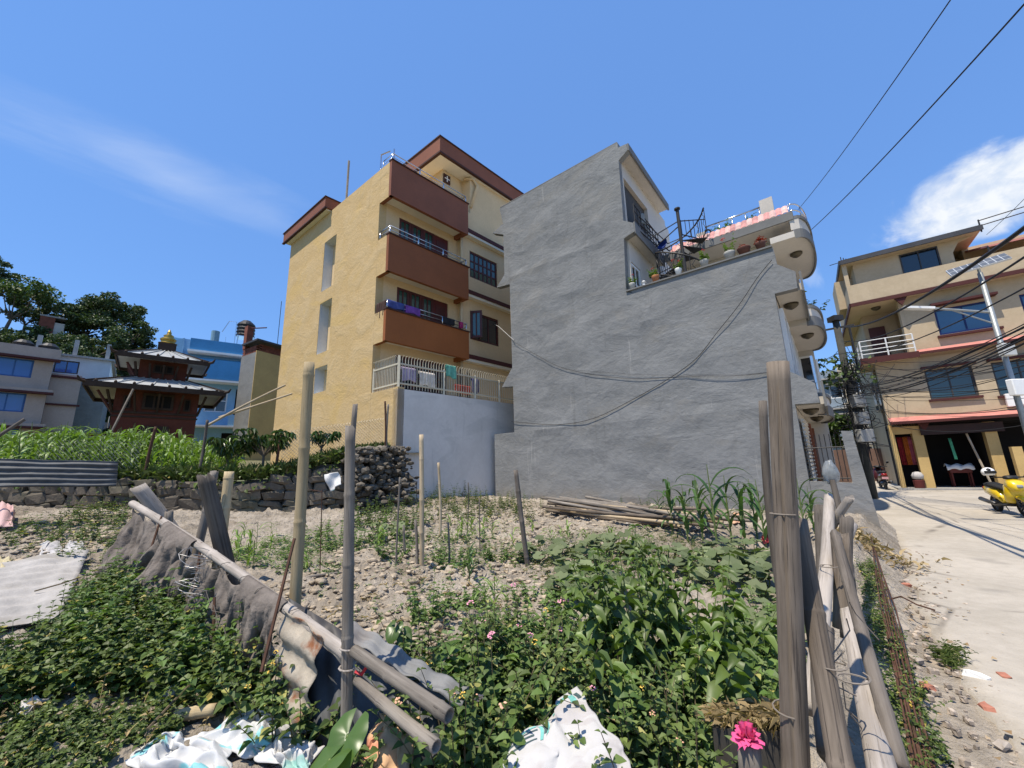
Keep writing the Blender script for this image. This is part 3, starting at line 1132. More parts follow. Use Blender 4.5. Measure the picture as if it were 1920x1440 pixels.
# corner balconies in front of the street face
for (z0, zt) in ((5.86, 6.32), (2.95, 3.5)):
    b = part(gh, 'corner_balcony', M_offwhite, G, (-.42, .13, .235, 2.9, z0 + .02, z0 + .2))
    part(b, 'slab_edge', M_greyedge, G, (-.47, -.422, .1, 2.95, z0 - .05, zt))
    mb = MB(G)
    mb.lathe((-.12, 1.2, z0 - .14), [(.03, 0), (.12, .05), (.17, .10), (.18, .155)], 14)
    mb.build('ceiling_lamp', MATS['dark_bronze'], b, smooth=True)
# lower grey fin of the first floor balcony
MB(G).prism([(.16, 3.85), (-.32, 3.45), (-.34, 2.98), (.16, 3.0)], .0, .22).build('balcony_fin', M_grey, gh)
mb = MB(G)
mb.tube([(-.34, .3, 3.5), (-.34, .3, 4.15), (-.34, 2.8, 4.15)], .03, 6)
mb.tube([(-.34, .3, 3.8), (-.34, 2.8, 3.8)], .02, 6)
mb.tube([(-.34, 1.5, 3.5), (-.34, 1.5, 4.15)], .025, 6)
mb.build('balcony_rail', M_steel, gh)
# street face: tall white windows, shutter on the ground floor
for (z0, z1) in ((3.6, 5.6), (6.4, 8.1)):
    for v in ((.5, 1.7, 3.4, 5.0) if z0 < 6 else (4.2, 5.6)):
        window(gh, G, 'v', v, v + 1.0, z0, z1, .148, -1, M_white, M_darkglass, 2, 3, .09, dep=.10)
sh = empty('roller_shutter', G(.1, 1.6, .2))
sh.parent = gh
sh.location = G(.1, 1.6, .2) - ORG[gh.name]
ORG[sh.name] = G(.1, 1.6, .2)
M_shutter = mat('pale_shutter', (.62, .58, .50), .5, .1, 3, 20, metal=.3)
for k in range(26):
    z = .15 + k * .098
    MB(G).prism([(.09, z), (.03, z + .03), (.03, z + .06), (.09, z + .088)], .45, 2.6).build('shutter_slat', M_shutter, sh)
part(gh, 'shop_front', M_dark, G, (.06, .147, 2.7, 9.5, .1, 2.7))
part(gh, 'street_trim', M_brown2, G, (-.02, .146, 2.66, 2.8, .1, 2.7), (-.02, .146, 4.9, 5.05, .1, 2.7), (-.02, .146, 7.3, 7.45, .1, 2.7))
# flower pots' ledge, spiral stair
st = empty('spiral_stair', G(2.55, 1.7, 6.15))
tag(st, 'black iron spiral stair rising from the grey house terrace', 'staircase')
mb = MB(G).tube([(2.55, 1.7, 6.15), (2.55, 1.7, 10.35)], .055, 10)
mb.lathe((2.55, 1.7, 10.35), [(.10, 0), (.10, .05), (.05, .08)], 10)
mb.build('pole', M_iron, st)
c0 = Vector((2.55, 1.7))
def sp(k, r):
    t = math.radians(150 + k * 24)
    return (c0.x + r * math.cos(t), c0.y + r * math.sin(t))
for k in range(15):
    z = 6.35 + k * .2
    a, b, c_, d_ = sp(k, .07), sp(k, .85), sp(k + 1.05, .85), sp(k + 1.05, .07)
    MB(G).prism([a, b, c_, d_], z, z + .025, 'z').build('step', M_iron, st)
mb = MB(G)
mb.tube([(*sp(k * .5, .86), 6.4 + k * .1 + .9) for k in range(31)], .028, 6)
mb.tube([(*sp(k * .5, .86), 6.4 + k * .1 + .08) for k in range(31)], .018, 6)
mb.build('handrail', M_iron, st)
mb = MB(G)
for k in range(31):
    p = sp(k * .5, .86)
    z = 6.4 + k * .1
    if k % 2 == 0:
        mb.tube([(*p, z), (*p, z + .92)], .012, 5)
    else:
        q = sp(k * .5 + .35, .86)
        mb.tube([(*p, z + .1), (*q, z + .3), (*p, z + .5), (*q, z + .7), (*p, z + .88)], .010, 5)
mb.build('baluster', M_iron, st)
mb = MB(G)
for z in (9.32, 9.6, 9.9):
    mb.tube([(3.5, .5, z), (3.3, 2.9, z), (2.6, 2.9, z + .05)], .02, 6)
mb.tube([(3.3, .9, 9.2), (2.6, 1.7, 9.9)], .02, 6)
mb.tube([(3.4, 1.6, 9.2), (2.6, 1.7, 9.7)], .02, 6)
mb.tube([(2.55, 1.7, 9.4), (1.9, 2.7, 9.35), (1.9, 2.7, 10.2), (2.55, 1.7, 9.9)], .02, 6)
for k in range(7):
    t = k / 6
    mb.tube([(2.5 - .6 * t, 1.75 + .95 * t, 9.35), (2.5 - .6 * t, 1.75 + .95 * t, 9.95 + .25 * t)], .012, 5)
mb.build('landing_rail', M_iron, st)
# boundary wall with end pier, and the iron fence on it
cw = MB(G).prism([(.118, -.2), (-.98, -.2), (-.80, 2.28), (-.62, 2.30), (-.64, 1.16), (.118, 1.2)], -.02, .2).build('boundary_wall', M_grey)
tag(cw, 'low grey boundary wall with a tall end pier at the roadside', 'wall')
fn = empty('iron_fence', G(-.3, .1, 1.2))
tag(fn, 'black iron bar fence on the low grey wall by the shutter', 'fence')
mb = MB(G)
for z in (1.26, 1.95):
    mb.tube([(.1, .1, z), (-.62, .1, z)], .015, 6)
mb.build('rail', M_iron, fn)
for k in range(8):
    u = .06 - k * .09
    MB(G).tube([(u, .1, 1.19), (u, .1, 2.25)], .009, 5).build('bar', M_iron, fn)

# ------------------------------------------------------------------ right-hand beige house with the shop
B = Frame((17.864, 18.891), 126.5)             # v points out to the street
M_beige = plaster('beige_plaster', (.44, .35, .23), (.52, .42, .285), .3, (1, 1, 1), (.36, .29, .20), .35, bd=.02)
M_beige2 = mat('ochre_paint', (.50, .35, .145), .85, .1, 1.2, 14)
M_maroon = MATS['maroon_band']
M_pink = mat('pink_ledge_tile', (.50, .20, .165), .75, .15, 3, 18)
M_blackmetal = mat('roof_dark_metal', (.05, .05, .055), .6, .2)
bh = thing('beige_house', 'beige three storey house above an open shop across the road', 'house', B(3, -4, .2))
part(bh, 'plinth', M_concrete, B, (-.2, 9, -9, .35, -.3, .28))
part(bh, 'step', M_concrete, B, (.6, 4.2, .352, .75, -.3, .12))
part(bh, 'rear_core', M_beige, B, (.12, 9, -9, -2.2, .28, 11.3))
# ground floor: ochre columns, shop painted near-black for its shade, pink awning
for (u0, u1) in ((-.02, .12), (.72, 1.08), (2.95, 3.3), (4.3, 4.6)):
    part(bh, 'column', M_beige2, B, (u0, u1, -.4, .0, .285, 3.05))
part(bh, 'bay_shade_panel', M_dark, B, (.145, .70, -1.2, -1.15, .30, 2.70))  # near-black sheet added behind the side bay to paint it in shade
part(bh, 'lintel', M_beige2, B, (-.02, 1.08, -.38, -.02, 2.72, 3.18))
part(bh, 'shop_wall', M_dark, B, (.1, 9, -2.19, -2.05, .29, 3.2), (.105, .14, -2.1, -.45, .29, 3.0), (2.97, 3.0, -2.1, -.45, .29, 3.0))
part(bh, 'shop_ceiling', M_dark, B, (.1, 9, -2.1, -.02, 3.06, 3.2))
part(bh, 'shop_sign', mat('dark_signboard', (.03, .014, .012), .6, .3), B, (1.0, 3.5, -.02, .10, 2.62, 3.02))
aw = MB(B).prism([(-.0, 3.42), (.55, 3.20), (.55, 3.27), (.0, 3.50)], .02, 5.4, 'u').build('awning', M_pink, bh)
part(aw, 'awning_edge', M_maroon, B, (.0, 5.42, .552, .60, 3.15, 3.27))
MB(B).prism([(.95, 3.16), (1.35, 3.16), (1.15, 2.8)], .02, .12).build('bracket', M_maroon, bh)
# first floor
w1 = [(1.6, 3.1, 4.2, 5.57), (3.66, 5.2, 4.1, 5.57)]
mb = MB(B)
mb.holed(.0, 9, 3.2, 6.2, w1, -.3, .0)
mb.build('first_floor_wall', M_beige, bh)
for (a, b, c, d) in w1:
    window(bh, B, 'u', a, b, c, d, -.16, 1, M_blackmetal, glassmat('teal_dark_glass', (.01, .035, .05)), 2, 1, .07)
    part(bh, 'sill', M_maroon, B, (a - .08, b + .08, .001, .12, c - .1, c - .005))
    part(bh, 'sunshade', M_maroon, B, (a - .1, b + .1, .001, .28, d + .05, d + .13))
aw = MB(B).prism([(.0, 6.50), (.5, 6.30), (.5, 6.37), (.0, 6.58)], 1.5, 7.0, 'u').build('awning', M_pink, bh)
part(aw, 'awning_edge', M_maroon, B, (1.5, 7.0, .502, .55, 6.26, 6.37))
part(bh, 'balcony_slab', M_beige, B, (-.5, 1.5, -2.5, .55, 6.2, 6.38))
part(bh, 'balcony_edge', M_maroon, B, (-.55, 1.499, .552, .6, 6.14, 6.42), (-.56, -.502, -2.5, .6, 6.14, 6.42))
# second floor: recessed loggia at the corner, mirror window
w2 = [(2.42, 4.2, 7.12, 8.36), (5.0, 6.6, 7.12, 8.36)]
mb = MB(B)
mb.holed(1.45, 9, 6.2, 9.2, w2, -.35, -.05)
mb.build('second_floor_wall', M_beige, bh)
window(bh, B, 'u', 2.42, 4.2, 7.12, 8.36, -.18, 1, mat('blue_frame', (.01, .02, .10), .4, .1), M_blueglass, 2, 1, .08)
window(bh, B, 'u', 5.0, 6.6, 7.12, 8.36, -.18, 1, MATS['blue_frame'], M_blueglass, 2, 1, .08)
part(bh, 'sunshade', M_maroon, B, (2.3, 4.35, -.049, .35, 8.48, 8.58))
part(bh, 'sill', M_maroon, B, (2.32, 4.3, -.049, .1, 6.98, 7.08))
part(bh, 'loggia_back', M_beige, B, (.13, 1.44, -2.19, -2.1, 6.39, 9.2))
part(bh, 'loggia_pier', M_beige, B, (1.3, 1.449, -.5, -.06, 6.39, 9.2))
part(bh, 'loggia_door', M_redframe, B, (.3, .95, -2.09, -2.05, 6.4, 8.5))
rl2 = MB(B)
for z in (6.62, 6.82, 7.02, 7.28):
    rl2.tube([(-.45, -1.8, z), (-.45, .5, z), (1.42, .5, z)], .022, 6)
for (u, v) in ((-.45, -1.8), (-.45, -.6), (-.45, .5), (.5, .5), (1.42, .5)):
    rl2.tube([(u, v, 6.38), (u, v, 7.28)], .03, 6)
rl2.build('balcony_railing', mat('white_metal', (.7, .7, .68), .5, .1), bh)
# third floor: sunlit parapet, set-back wall, roof slab
part(bh, 'third_slab', M_beige, B, (-.45, 9, -9, .42, 9.2, 9.36))
part(bh, 'slab_band', M_maroon, B, (-.5, 9, .422, .47, 9.14, 9.32), (-.51, -.452, -9, .47, 9.14, 9.32))
MB(B).prism([(1.15, 9.14), (1.6, 9.14), (1.38, 8.75)], .30, .41).build('bracket', M_maroon, bh)
part(bh, 'parapet', M_beige, B, (-.45, 8, .30, .42, 9.361, 10.28), (-.45, -.33, -6, .299, 9.361, 10.28))
w3 = [(1.74, 3.06, 10.36, 11.4)]
mb = MB(B)
mb.holed(.0, 3.5, 9.362, 11.5, w3, -.2, .0)
mb.build('third_floor_wall', M_beige, bh)
window(bh, B, 'u', 1.74, 3.06, 10.36, 11.4, -.10, 1, M_blackmetal, glassmat('navy_glass', (.006, .012, .02)), 2, 1, .05, dep=.13)
part(bh, 'third_floor_side', M_beige, B, (.0, .15, -5, -.201, 9.362, 11.5))
part(bh, 'corner_pillar', M_beige, B, (-.45, -.28, .1, .298, 10.281, 11.5))
rf = part(bh, 'roof_slab', M_beige, B, (-.5, 4.4, -5.2, .45, 11.5, 11.62))
part(rf, 'roof_edge', M_blackmetal, B, (-.55, 4.45, .452, .52, 11.47, 11.70), (-.56, -.502, -5.2, .52, 11.47, 11.70))
MB(B).prism([(3.5, 10.9), (3.5, 11.5), (4.3, 11.5), (3.75, 11.35)], -.15, .0).build('arch_bracket', M_beige, bh)
part(bh, 'terrace_room', M_beige, B, (4.2, 9, -6, -1.6, 9.362, 11.55))
aw = MB(B).prism([(-1.6, 11.3), (.2, 10.7), (.2, 10.78), (-1.6, 11.4)], 4.3, 8, 'u').build('tile_awning', M_pink, bh)
for u in (4.5, 5.6, 6.7):
    MB(B).tube([(u, .2, 10.28), (u, .2, 10.72)], .04, 6).build('awning_post', M_iron, bh)
mb = MB(B)
for z in (11.75, 12.0):
    mb.tube([(4.4, .4, z - .05), (8.5, .4, z + .25)], .022, 6)
mb.tube([(4.4, .4, 11.4), (4.4, .4, 12.0)], .03, 6)
mb.build('roof_pipe_rail', M_iron, bh)
mb = MB(B)
for k in range(5):
    mb.tube([(-.4 + .12 * k, .1 - k * .2, 11.6), (-.4 + .12 * k, .1 - k * .2, 12.05)], .02, 5)
mb.tube([(-.9, .2, 11.7), (.3, -.6, 12.1)], .02, 5)
mb.build('roof_bars', M_iron, bh)
part(bh, 'side_box', M_beige, B, (-.75, -.002, -3.2, -1.2, 9.6, 11.2))
part(bh, 'side_window', M_darkglass, B, (-.03, -.004, -1.0, -.4, 4.0, 5.6), (-.03, -.004, -2.6, -1.8, 4.0, 5.6))
for (u, v, z) in ((.6, -.7, 9.03), (.6, -.9, 6.03)):
    MB(B).lathe((u, v, z), [(.03, 0), (.14, .05), (.19, .10), (.2, .165)], 12).build('ceiling_lamp', MATS['dark_bronze'], bh, smooth=True)
# shop goods: each its own thing
def goods(name, label, cat, m, *boxes):
    mb = MB(B)
    for b in boxes:
        mb.box(*b)
    return tag(mb.build(name, m, bevel=.02), label, cat)
M_redcloth = mat('red_cloth', (.28, .02, .02), .9, .3, 4, 20)
goods('display_table', 'dark red display table standing in the middle of the shop', 'table', mat('red_table', (.12, .03, .025), .7, .2), (1.75, 2.45, -1.2, -.7, .9, 1.12), (1.78, 1.84, -1.17, -1.1, .285, .9), (2.36, 2.42, -1.17, -1.1, .285, .9), (1.78, 1.84, -.8, -.73, .285, .9), (2.36, 2.42, -.8, -.73, .285, .9))
mb = MB(B)
mb.grid(lambda a, b: (1.68 + a * .85, -1.25 + b * .62, 1.16 + .16 * abs(math.sin(a * 7 + b * 3)) * (1 - abs(b - .5)) - .15 * (b > .9)), 16, 8)
tag(mb.build('white_cloth', M_white, smooth=True, solid=.01), 'white crumpled cloth lying on the shop table', 'cloth')
for (u0, lab, c) in ((.22, 'dark red garment hanging nearest the shop corner', (.22, .015, .02)), (.42, 'orange and red garment hanging beside the first column', (.45, .12, .02)), (.58, 'pink patterned garment hanging against the first column', (.4, .10, .14))):
    mb = MB(B)
    mb.grid(lambda a, b: (u0 + a * .17, -.5 + .03 * math.sin(a * 14) - .05 * b, 2.6 - b * 1.3), 8, 6)
    tag(mb.build('hanging_garment', mat('garment_%d' % int(u0 * 100), c, .9, .3, 6, 20), smooth=True, solid=.02), lab, 'garment')
mb = MB(B)
mb.grid(lambda a, b: (1.95 + a * .09 + b * .05, -.7 + .03 * math.sin(a * 9), 2.45 - b * .95), 4, 6)
tag(mb.build('scarf', mat('green_scarf', (.10, .45, .28), .9, .3), smooth=True, solid=.01), 'pale green scarf hanging in the dark shop', 'scarf')
tag(MB(B).lathe((.55, .12, .29), [(.18, 0), (.20, .33), (.16, .35)], 14).build('stool', mat('dark_red_wood', (.09, .02, .018), .8, .2)), 'red stool at the shop front', 'stool')
tag(MB(B).lathe((.55, .12, .66), [(.1, 0), (.19, .05), (.21, .18), (.15, .3), (.06, .34)], 14).build('white_sack', mat('grimy_white_sack', (.42, .40, .38), .9, .2), smooth=True), 'white sack sitting on the red stool', 'sack')
tag(MB(B).bar((2.75, .05, .3), (2.45, -.2, 2.6), .05).build('wood_prop', mat('pale_wood', (.42, .36, .28), .9, .2)), 'pale wooden prop leaning inside the shop opening', 'prop')
tag(part(None, 'gate_pillar', M_beige2, B, (3.35, 3.62, .55, .85, -.1, 1.95)), 'short ochre gate pillar right of the shop', 'pillar')
gt = empty('shop_gate', B(3.9, .7, 0))
tag(gt, 'maroon gate beside the ochre gate pillar', 'gate')
part(gt, 'gate_frame', M_maroon, B, (3.63, 4.6, .66, .70, 1.5, 1.75), (3.63, 4.6, .66, .70, .2, .35))
for k in range(6):
    part(gt, 'gate_bar', M_maroon, B, (3.66 + k * .16, 3.71 + k * .16, .67, .69, .352, 1.5))
tag(MB(B).box(3.75, 4.3, .02, .2, 4.2 - .6, 4.2 - .05).build('air_conditioner', M_white, bevel=.02), 'white outdoor unit below the right first floor window', 'appliance')

# ------------------------------------------------------------------ foliage generators
def leaf_template(prof, fold=.25, droop=.25):
    """pointed blade along +y, with a midrib fold and a drooping tip"""
    v = [(0, 0, 0)]
    for (t, w) in prof:
        z = -droop * t * t
        v += [(-w, t, z + fold * w), (0, t, z), (w, t, z + fold * w)]
    v.append((0, 1, -droop))
    n = len(prof)
    f = [(0, 2, 1), (0, 3, 2)]
    for k in range(n - 1):
        a, b = 1 + 3 * k, 4 + 3 * k
        f += [(a, a + 1, b + 1), (a, b + 1, b), (a + 1, a + 2, b + 2), (a + 1, b + 2, b + 1)]
    a = 1 + 3 * (n - 1)
    f += [(a, a + 1, len(v) - 1), (a + 1, a + 2, len(v) - 1)]
    return np.array(v, float), np.array(f, int)


T_OVATE = leaf_template([(.18, .62), (.42, 1.0), (.75, .55)], .22, .22)
T_LONG = leaf_template([(.2, .8), (.5, 1.0), (.8, .6)], .3, .5)
T_SMALL = leaf_template([(.45, 1.0)], .2, .1)
LK = 12
la_ = np.linspace(.35, 2 * np.pi - .35, LK)
lr_ = 1 + .10 * np.cos(la_ * 5) - .10 * np.cos(la_ * 10)
T_ROUND = (np.vstack([[0, 0, -.10], np.c_[np.sin(la_) * lr_, .15 - np.cos(la_) * lr_ * .95, .05 + .10 * np.cos(la_ * 5)]]),
           np.array([(0, i + 1, i) for i in range(1, LK)], int))


def scatter(tmpl, pos, d, up, L, Wd):
    """place leaf copies: d is the leaf's direction, up its face"""
    V0, F0 = tmpl
    pos, d, up = (np.asarray(q, float) for q in (pos, d, up))
    d = d / np.linalg.norm(d, axis=1, keepdims=True)
    x = np.cross(d, up)
    x /= np.linalg.norm(x, axis=1, keepdims=True) + 1e-9
    z = np.cross(x, d)
    L, Wd = np.asarray(L)[:, None, None], np.asarray(Wd)[:, None, None]
    V = pos[:, None, :] + x[:, None, :] * (V0[None, :, 0:1] * Wd) + d[:, None, :] * (V0[None, :, 1:2] * L) + z[:, None, :] * (V0[None, :, 2:3] * L)
    F = F0[None] + (np.arange(len(pos)) * len(V0))[:, None, None]
    return V.reshape(-1, 3), F.reshape(-1, 3)


def merge(parts):
    Vs, Fs, k = [], [], 0
    for (V, F) in parts:
        Vs.append(V)
        Fs.append(F + k)
        k += len(V)
    return np.vstack(Vs), np.vstack(Fs)


def unit(n):
    a = RNG.normal(size=(n, 3))
    return a / np.linalg.norm(a, axis=1, keepdims=True)


def tris(mb):
    V = np.array([tuple(v) for v in mb.v])
    F = []
    for f in mb.f:
        for i in range(1, len(f) - 1):
            F.append((f[0], f[i], f[i + 1]))
    return V, np.array(F, int)


M_bark = mat('bark', (.13, .105, .08), .95, .3, 3, 20, bump=.5, bscale=18)
M_stem = mat('green_stem', (.12, .16, .05), .7, .25, 4, 20)
M_tree1 = leafmat('tree_leaf_dark', (.042, .068, .028), (.085, .118, .048), .35, .15)  # leaf colour lightened to stand in for distance haze
M_tree2 = leafmat('tree_leaf_light', (.05, .085, .022), (.10, .145, .045), .35, .2)
M_tree3 = leafmat('tree_leaf_olive', (.07, .085, .03), (.12, .13, .055), .35, .15)


def tree(label, base, h, rx, rz, m, style='umbrella', n=2600, leaf=.30, seed=1, lean=0.0, group=None, trunk_r=.22, name='tree'):
    rs = np.random.default_rng(seed)
    t = thing(name, label, 'tree', base, group=group)
    mb = MB()
    B0 = Vector(base)
    cz = h - rz
    fork = h * (.45 if style == 'umbrella' else .3)
    top = B0 + Vector((lean, 0, fork))
    mb.tube([B0 - Vector((0, 0, .5)), B0 + Vector((lean * .5, 0, fork * .55)), top], [trunk_r, trunk_r * .75, trunk_r * .6], 7)
    tips = []
    nb = 9 if style == 'umbrella' else 11
    for k in range(nb):
        a = 2 * math.pi * k / nb + rs.uniform(-.3, .3)
        rr = rx * rs.uniform(.45, .9)
        zz = cz + rz * rs.uniform(-.1, .75) if style == 'umbrella' else h * rs.uniform(.35, .95)
        if style == 'cone':
            rr = rx * (1.05 - zz / h) + .1
        tip = B0 + Vector((lean + rr * math.cos(a), rr * math.sin(a), zz))
        mid = top.lerp(tip, .5) + Vector((0, 0, -.06 * h))
        mb.tube([top if style != 'cone' else B0 + Vector((0, 0, zz * .9)), mid, tip], [trunk_r * .4, trunk_r * .25, trunk_r * .1], 5)
        tips.append(tip)
    if style == 'cone':
        mb.tube([top, B0 + Vector((0, 0, h * .95))], [trunk_r * .5, .03], 6)
        tips.append(B0 + Vector((0, 0, h * .9)))
    mb.build('trunk', M_bark, t)
    # clumps round the branch tips plus filler through the crown
    cl = []
    for tip in tips:
        for _ in range(4):
            cl.append((np.array(tip) + rs.normal(size=3) * np.array([rx * .22, rx * .22, rz * .25]), rx * rs.uniform(.16, .3)))
    pos = []
    per = max(8, int(n / len(cl)))
    for (c, r) in cl:
        q = rs.normal(size=(per, 3))
        q /= np.linalg.norm(q, axis=1, keepdims=True)
        pos.append(c + q * r * rs.uniform(.3, 1.0, (per, 1)) ** .5 * np.array([1.25, 1.25, .62]))
    pos = np.vstack(pos)
    N = len(pos)
    d = rs.normal(size=(N, 3)) + np.array([0, 0, -.2])
    up = rs.normal(size=(N, 3)) * .6 + np.array([0, 0, 1])
    L = leaf * rs.uniform(.6, 1.4, N)
    V, F = scatter(T_SMALL, pos, d, up, L, L * .45)
    fast_mesh('crown', V, F, m, t)
    return t


def hill(az, r):
    p = up_pt(az, r)
    return (p.x, p.y, p.z - .2)


tree('tall spreading tree at the far left edge of the ridge', hill(-55.6, 84), 11.10, 3.43, 2.90, M_tree1, n=4200, seed=3, trunk_r=.35)
tree('flat-topped tree with bare forked trunk leaning on the left ridge', hill(-53.9, 80), 8.88, 3.56, 1.72, M_tree2, n=3000, seed=4, lean=1.0, trunk_r=.25)
tree('big umbrella-crowned tree on the ridge above the grey wall', hill(-46.9, 82), 9.77, 3.70, 2.77, M_tree1, n=6500, seed=5, trunk_r=.4)
tree('dense dark tree left of the umbrella-crowned tree', hill(-48.6, 80), 8.44, 3.04, 3.30, M_tree1, n=6500, seed=6)
tree('dark rounded tree low on the slope under the umbrella-crowned tree', hill(-47.8, 74), 6.29, 3.17, 2.77, M_tree1, n=5000, seed=7)
tree('slim dark conical tree right of the umbrella-crowned tree', hill(-44.9, 80), 7.03, 1.72, 2.97, M_tree1, 'cone', n=3500, seed=8)
tree('bushy tree filling the ridge right of the brick tower', hill(-49.9, 80), 6.51, 2.38, 2.38, M_tree1, n=4000, seed=9)
tree('round small tree behind the temple pinnacle', hill(-42.9, 76), 5.55, 1.52, 1.52, M_tree1, n=2200, seed=10)
tree('thin olive tree left of the temple pinnacle', hill(-44.0, 78), 4.44, 1.45, 1.32, M_tree3, n=1500, seed=11)
tree('low olive tree beside the blue house roof', hill(-41.6, 78), 4.44, 1.32, 1.19, M_tree3, n=1500, seed=12)
tree('leafy tree in the gap between forked tree and brick tower', hill(-52.6, 82), 7.2, 2.8, 2.6, M_tree1, n=2600, seed=61)
tree('dark tree in the gap right of the dense ridge trees', hill(-45.9, 78), 7.4, 2.6, 3.0, M_tree1, n=3000, seed=62)
tree('dark tree low on the slope below the ridge trees', hill(-49.0, 68), 6.0, 3.0, 2.6, M_tree1, n=3000, seed=63)
tree('olive tree low on the slope left of the temple roof', hill(-46.6, 62), 5.0, 2.4, 2.0, M_tree3, n=2200, seed=64)
_lab = ['dark thicket on the ridge at the left picture edge', 'low dark shrub on the ridge left of the small conifer', 'spiky young conifer on the ridge left of the brick tower',
        'olive shrub at the foot of the brick tower', 'dark shrub on the slope below the brick tower', 'bright shrub on the slope above the terraced wall',
        'shrub beside the terraced wall on the slope', 'dark shrub above the temple roof on the slope', 'olive shrub on the slope left of the temple eave']
for k, (a, r, h, rx, m, s) in enumerate(((-55.2, 76, 5, 4.5, M_tree1, 'umbrella'), (-53.2, 76, 4.0, 3.5, M_tree1, 'umbrella'), (-51.8, 77, 5.5, 2.8, M_tree1, 'cone'), (-50.6, 74, 3.5, 2.6, M_tree3, 'umbrella'),
                                         (-49.7, 70, 4, 3.0, M_tree1, 'umbrella'), (-47.3, 62, 4.5, 2.6, M_tree2, 'umbrella'), (-46.3, 63, 3.6, 2.4, M_tree1, 'umbrella'), (-45.4, 66, 4.6, 2.8, M_tree1, 'umbrella'), (-46.2, 52, 3.0, 2.2, M_tree3, 'umbrella'))):
    tree(_lab[k], hill(a, r), h * .8, rx * .7, h * .33, m, s, n=2200, seed=30 + k, trunk_r=.12, name='shrub')
# scrub over the slope
N = 24000
az_ = RNG.uniform(-60, -37, N)
r_ = RNG.uniform(50, 84, N)
P_ = np.array([tuple(up_pt(a, r, .1 + 1.1 * RNG.random() ** 2)) for a, r in zip(az_, r_)])
L_ = RNG.uniform(.25, .7, N)
V, F = scatter(T_SMALL, P_, unit(N) + np.array([0, 0, .5]), unit(N) * .6 + np.array([0, 0, 1]), L_, L_ * .5)
tag(fast_mesh('hillside_scrub', V, F, M_tree3, org=hill(-48, 66)), 'dry green scrub covering the hillside', 'scrub', kind='stuff')

# brick tower and terraced wall on the hill
M_brick = mat('brick', (.19, .065, .042), .9, .25, 3, 20, bump=.3, bscale=20, objvar=.2)
def polar_frame(az, r, z, face=None):
    return Frame((math.sin(rad(az)) * r, math.cos(rad(az)) * r, z), (az if face is None else face) + 90, (az if face is None else face))
Bt = polar_frame(-51.0, 78, zup(-51, 78) - .5)
tw = thing('brick_tower', 'small brick tower among trees on the ridge', 'tower', Bt(0, 0, 0))
part(tw, 'wall', M_brick, Bt, (-1.1, .2, 0, 2, 0, 6.2))
part(tw, 'side_panel', mat('pale_render', (.5, .46, .4), .9, .1), Bt, (.202, 1.1, .1, 2, 0, 5.6))
part(tw, 'roof', M_concrete, Bt, (-1.2, 1.15, -.1, 2.1, 6.2, 6.4))
Bt = polar_frame(-51, 56, zup(-51, 56) + .3)
hw = thing('terrace_wall', 'long grey concrete terrace wall below the hill trees', 'wall', Bt(0, 0, 0))
for k in range(6):
    part(hw, 'wall_panel', M_concrete, Bt, (-6 + k * 2.2, -3.85 + k * 2.2, k * .05, .3 + k * .05, -1.2, 2.0))
    part(hw, 'pier', M_concrete, Bt, (-3.84 + k * 2.2, -3.81 + k * 2.2, -.1, .35, -1.2, 2.6))

# ------------------------------------------------------------------ houses at the left
def storey_house(name, label, az, r, base, w, depth, floors, fh, wallm, bandm, winm, framem, wins, face=None, balcony=None, parapet=.7):
    fr = polar_frame(az, r, base, face)
    h = thing(name, label, 'house', fr(0, depth / 2, 0))
    H = floors * fh
    holes = [(-w / 2 + a * w, -w / 2 + b * w, k * fh + .95, k * fh + 2.2) for k in range(floors) for (a, b) in wins]
    MB(fr).holed(-w / 2, w / 2, 0, H, holes, 0, .25).build('wall', wallm, h)
    part(h, 'rear_block', wallm, fr, (-w / 2 + .01, w / 2 - .01, .251, depth, 0, H))
    for q in holes:
        window(h, fr, 'u', *q, .14, -1, framem, winm, 2, 1, .09)
        part(h, 'sunshade', bandm, fr, (q[0] - .2, q[1] + .2, -.35, -.001, q[3] + .08, q[3] + .2))
    for k in range(1, floors + 1):
        part(h, 'floor_band', bandm, fr, (-w / 2 - .3, w / 2 + .3, -.5, -.002, k * fh - .13, k * fh))
        part(h, 'balcony_slab', wallm, fr, (-w / 2 - .25, w / 2 + .25, -.45, -.003, k * fh + .002, k * fh + (.18 if k < floors else parapet)))
    return fr, h


M_pinkhouse = mat('pale_pink_paint', (.40, .31, .26), .85, .1, 1, 12)
M_bluewin = glassmat('blue_window', (.02, .10, .34))
fr, h = storey_house('pink_house', 'pale pink three storey house with blue windows at the left edge', -54.6, 42, 3.0, 6.2, 8, 3, 2.35, M_pinkhouse, M_maroon, M_bluewin, mat('blue_paint_frame', (.03, .10, .28), .5, .1), [(.12, .38), (.60, .86)], face=-50)
part(h, 'side_wing', M_pinkhouse, fr, (3.11, 4.6, .8, 8, 0, 6.3))
part(h, 'wing_band', M_maroon, fr, (3.11, 4.75, .65, .799, 6.0, 6.15), (3.11, 4.75, .65, .799, 4.0, 4.12), (3.11, 4.75, .65, .799, 2.0, 2.12))
for (u, lab) in ((1.5, 'black water tank on the pink house roof, the left one'), (2.7, 'black water tank on the pink house roof, the right one')):
    tag(MB(fr).lathe((u, 2.5, 7.75), [(.5, 0), (.55, .15), (.5, .3), (.55, .45), (.5, .6), (.55, .75), (.3, 1.0), (.1, 1.05)], 14).build('water_tank', mat('black_tank_plastic', (.02, .02, .022), .5, .2)), lab, 'tank')
fr = polar_frame(-49.2, 45, 3.2, -44)
h = thing('grey_block_house', 'house with bare grey cement side and white painted top storey behind the pink house', 'house', fr(0, 2, 0))
M_greycem = plaster('grey_cement', (.17, .17, .165), (.235, .235, .225), .5, (1, 1, 1.5), (.17, .17, .165), .6, bd=.03)
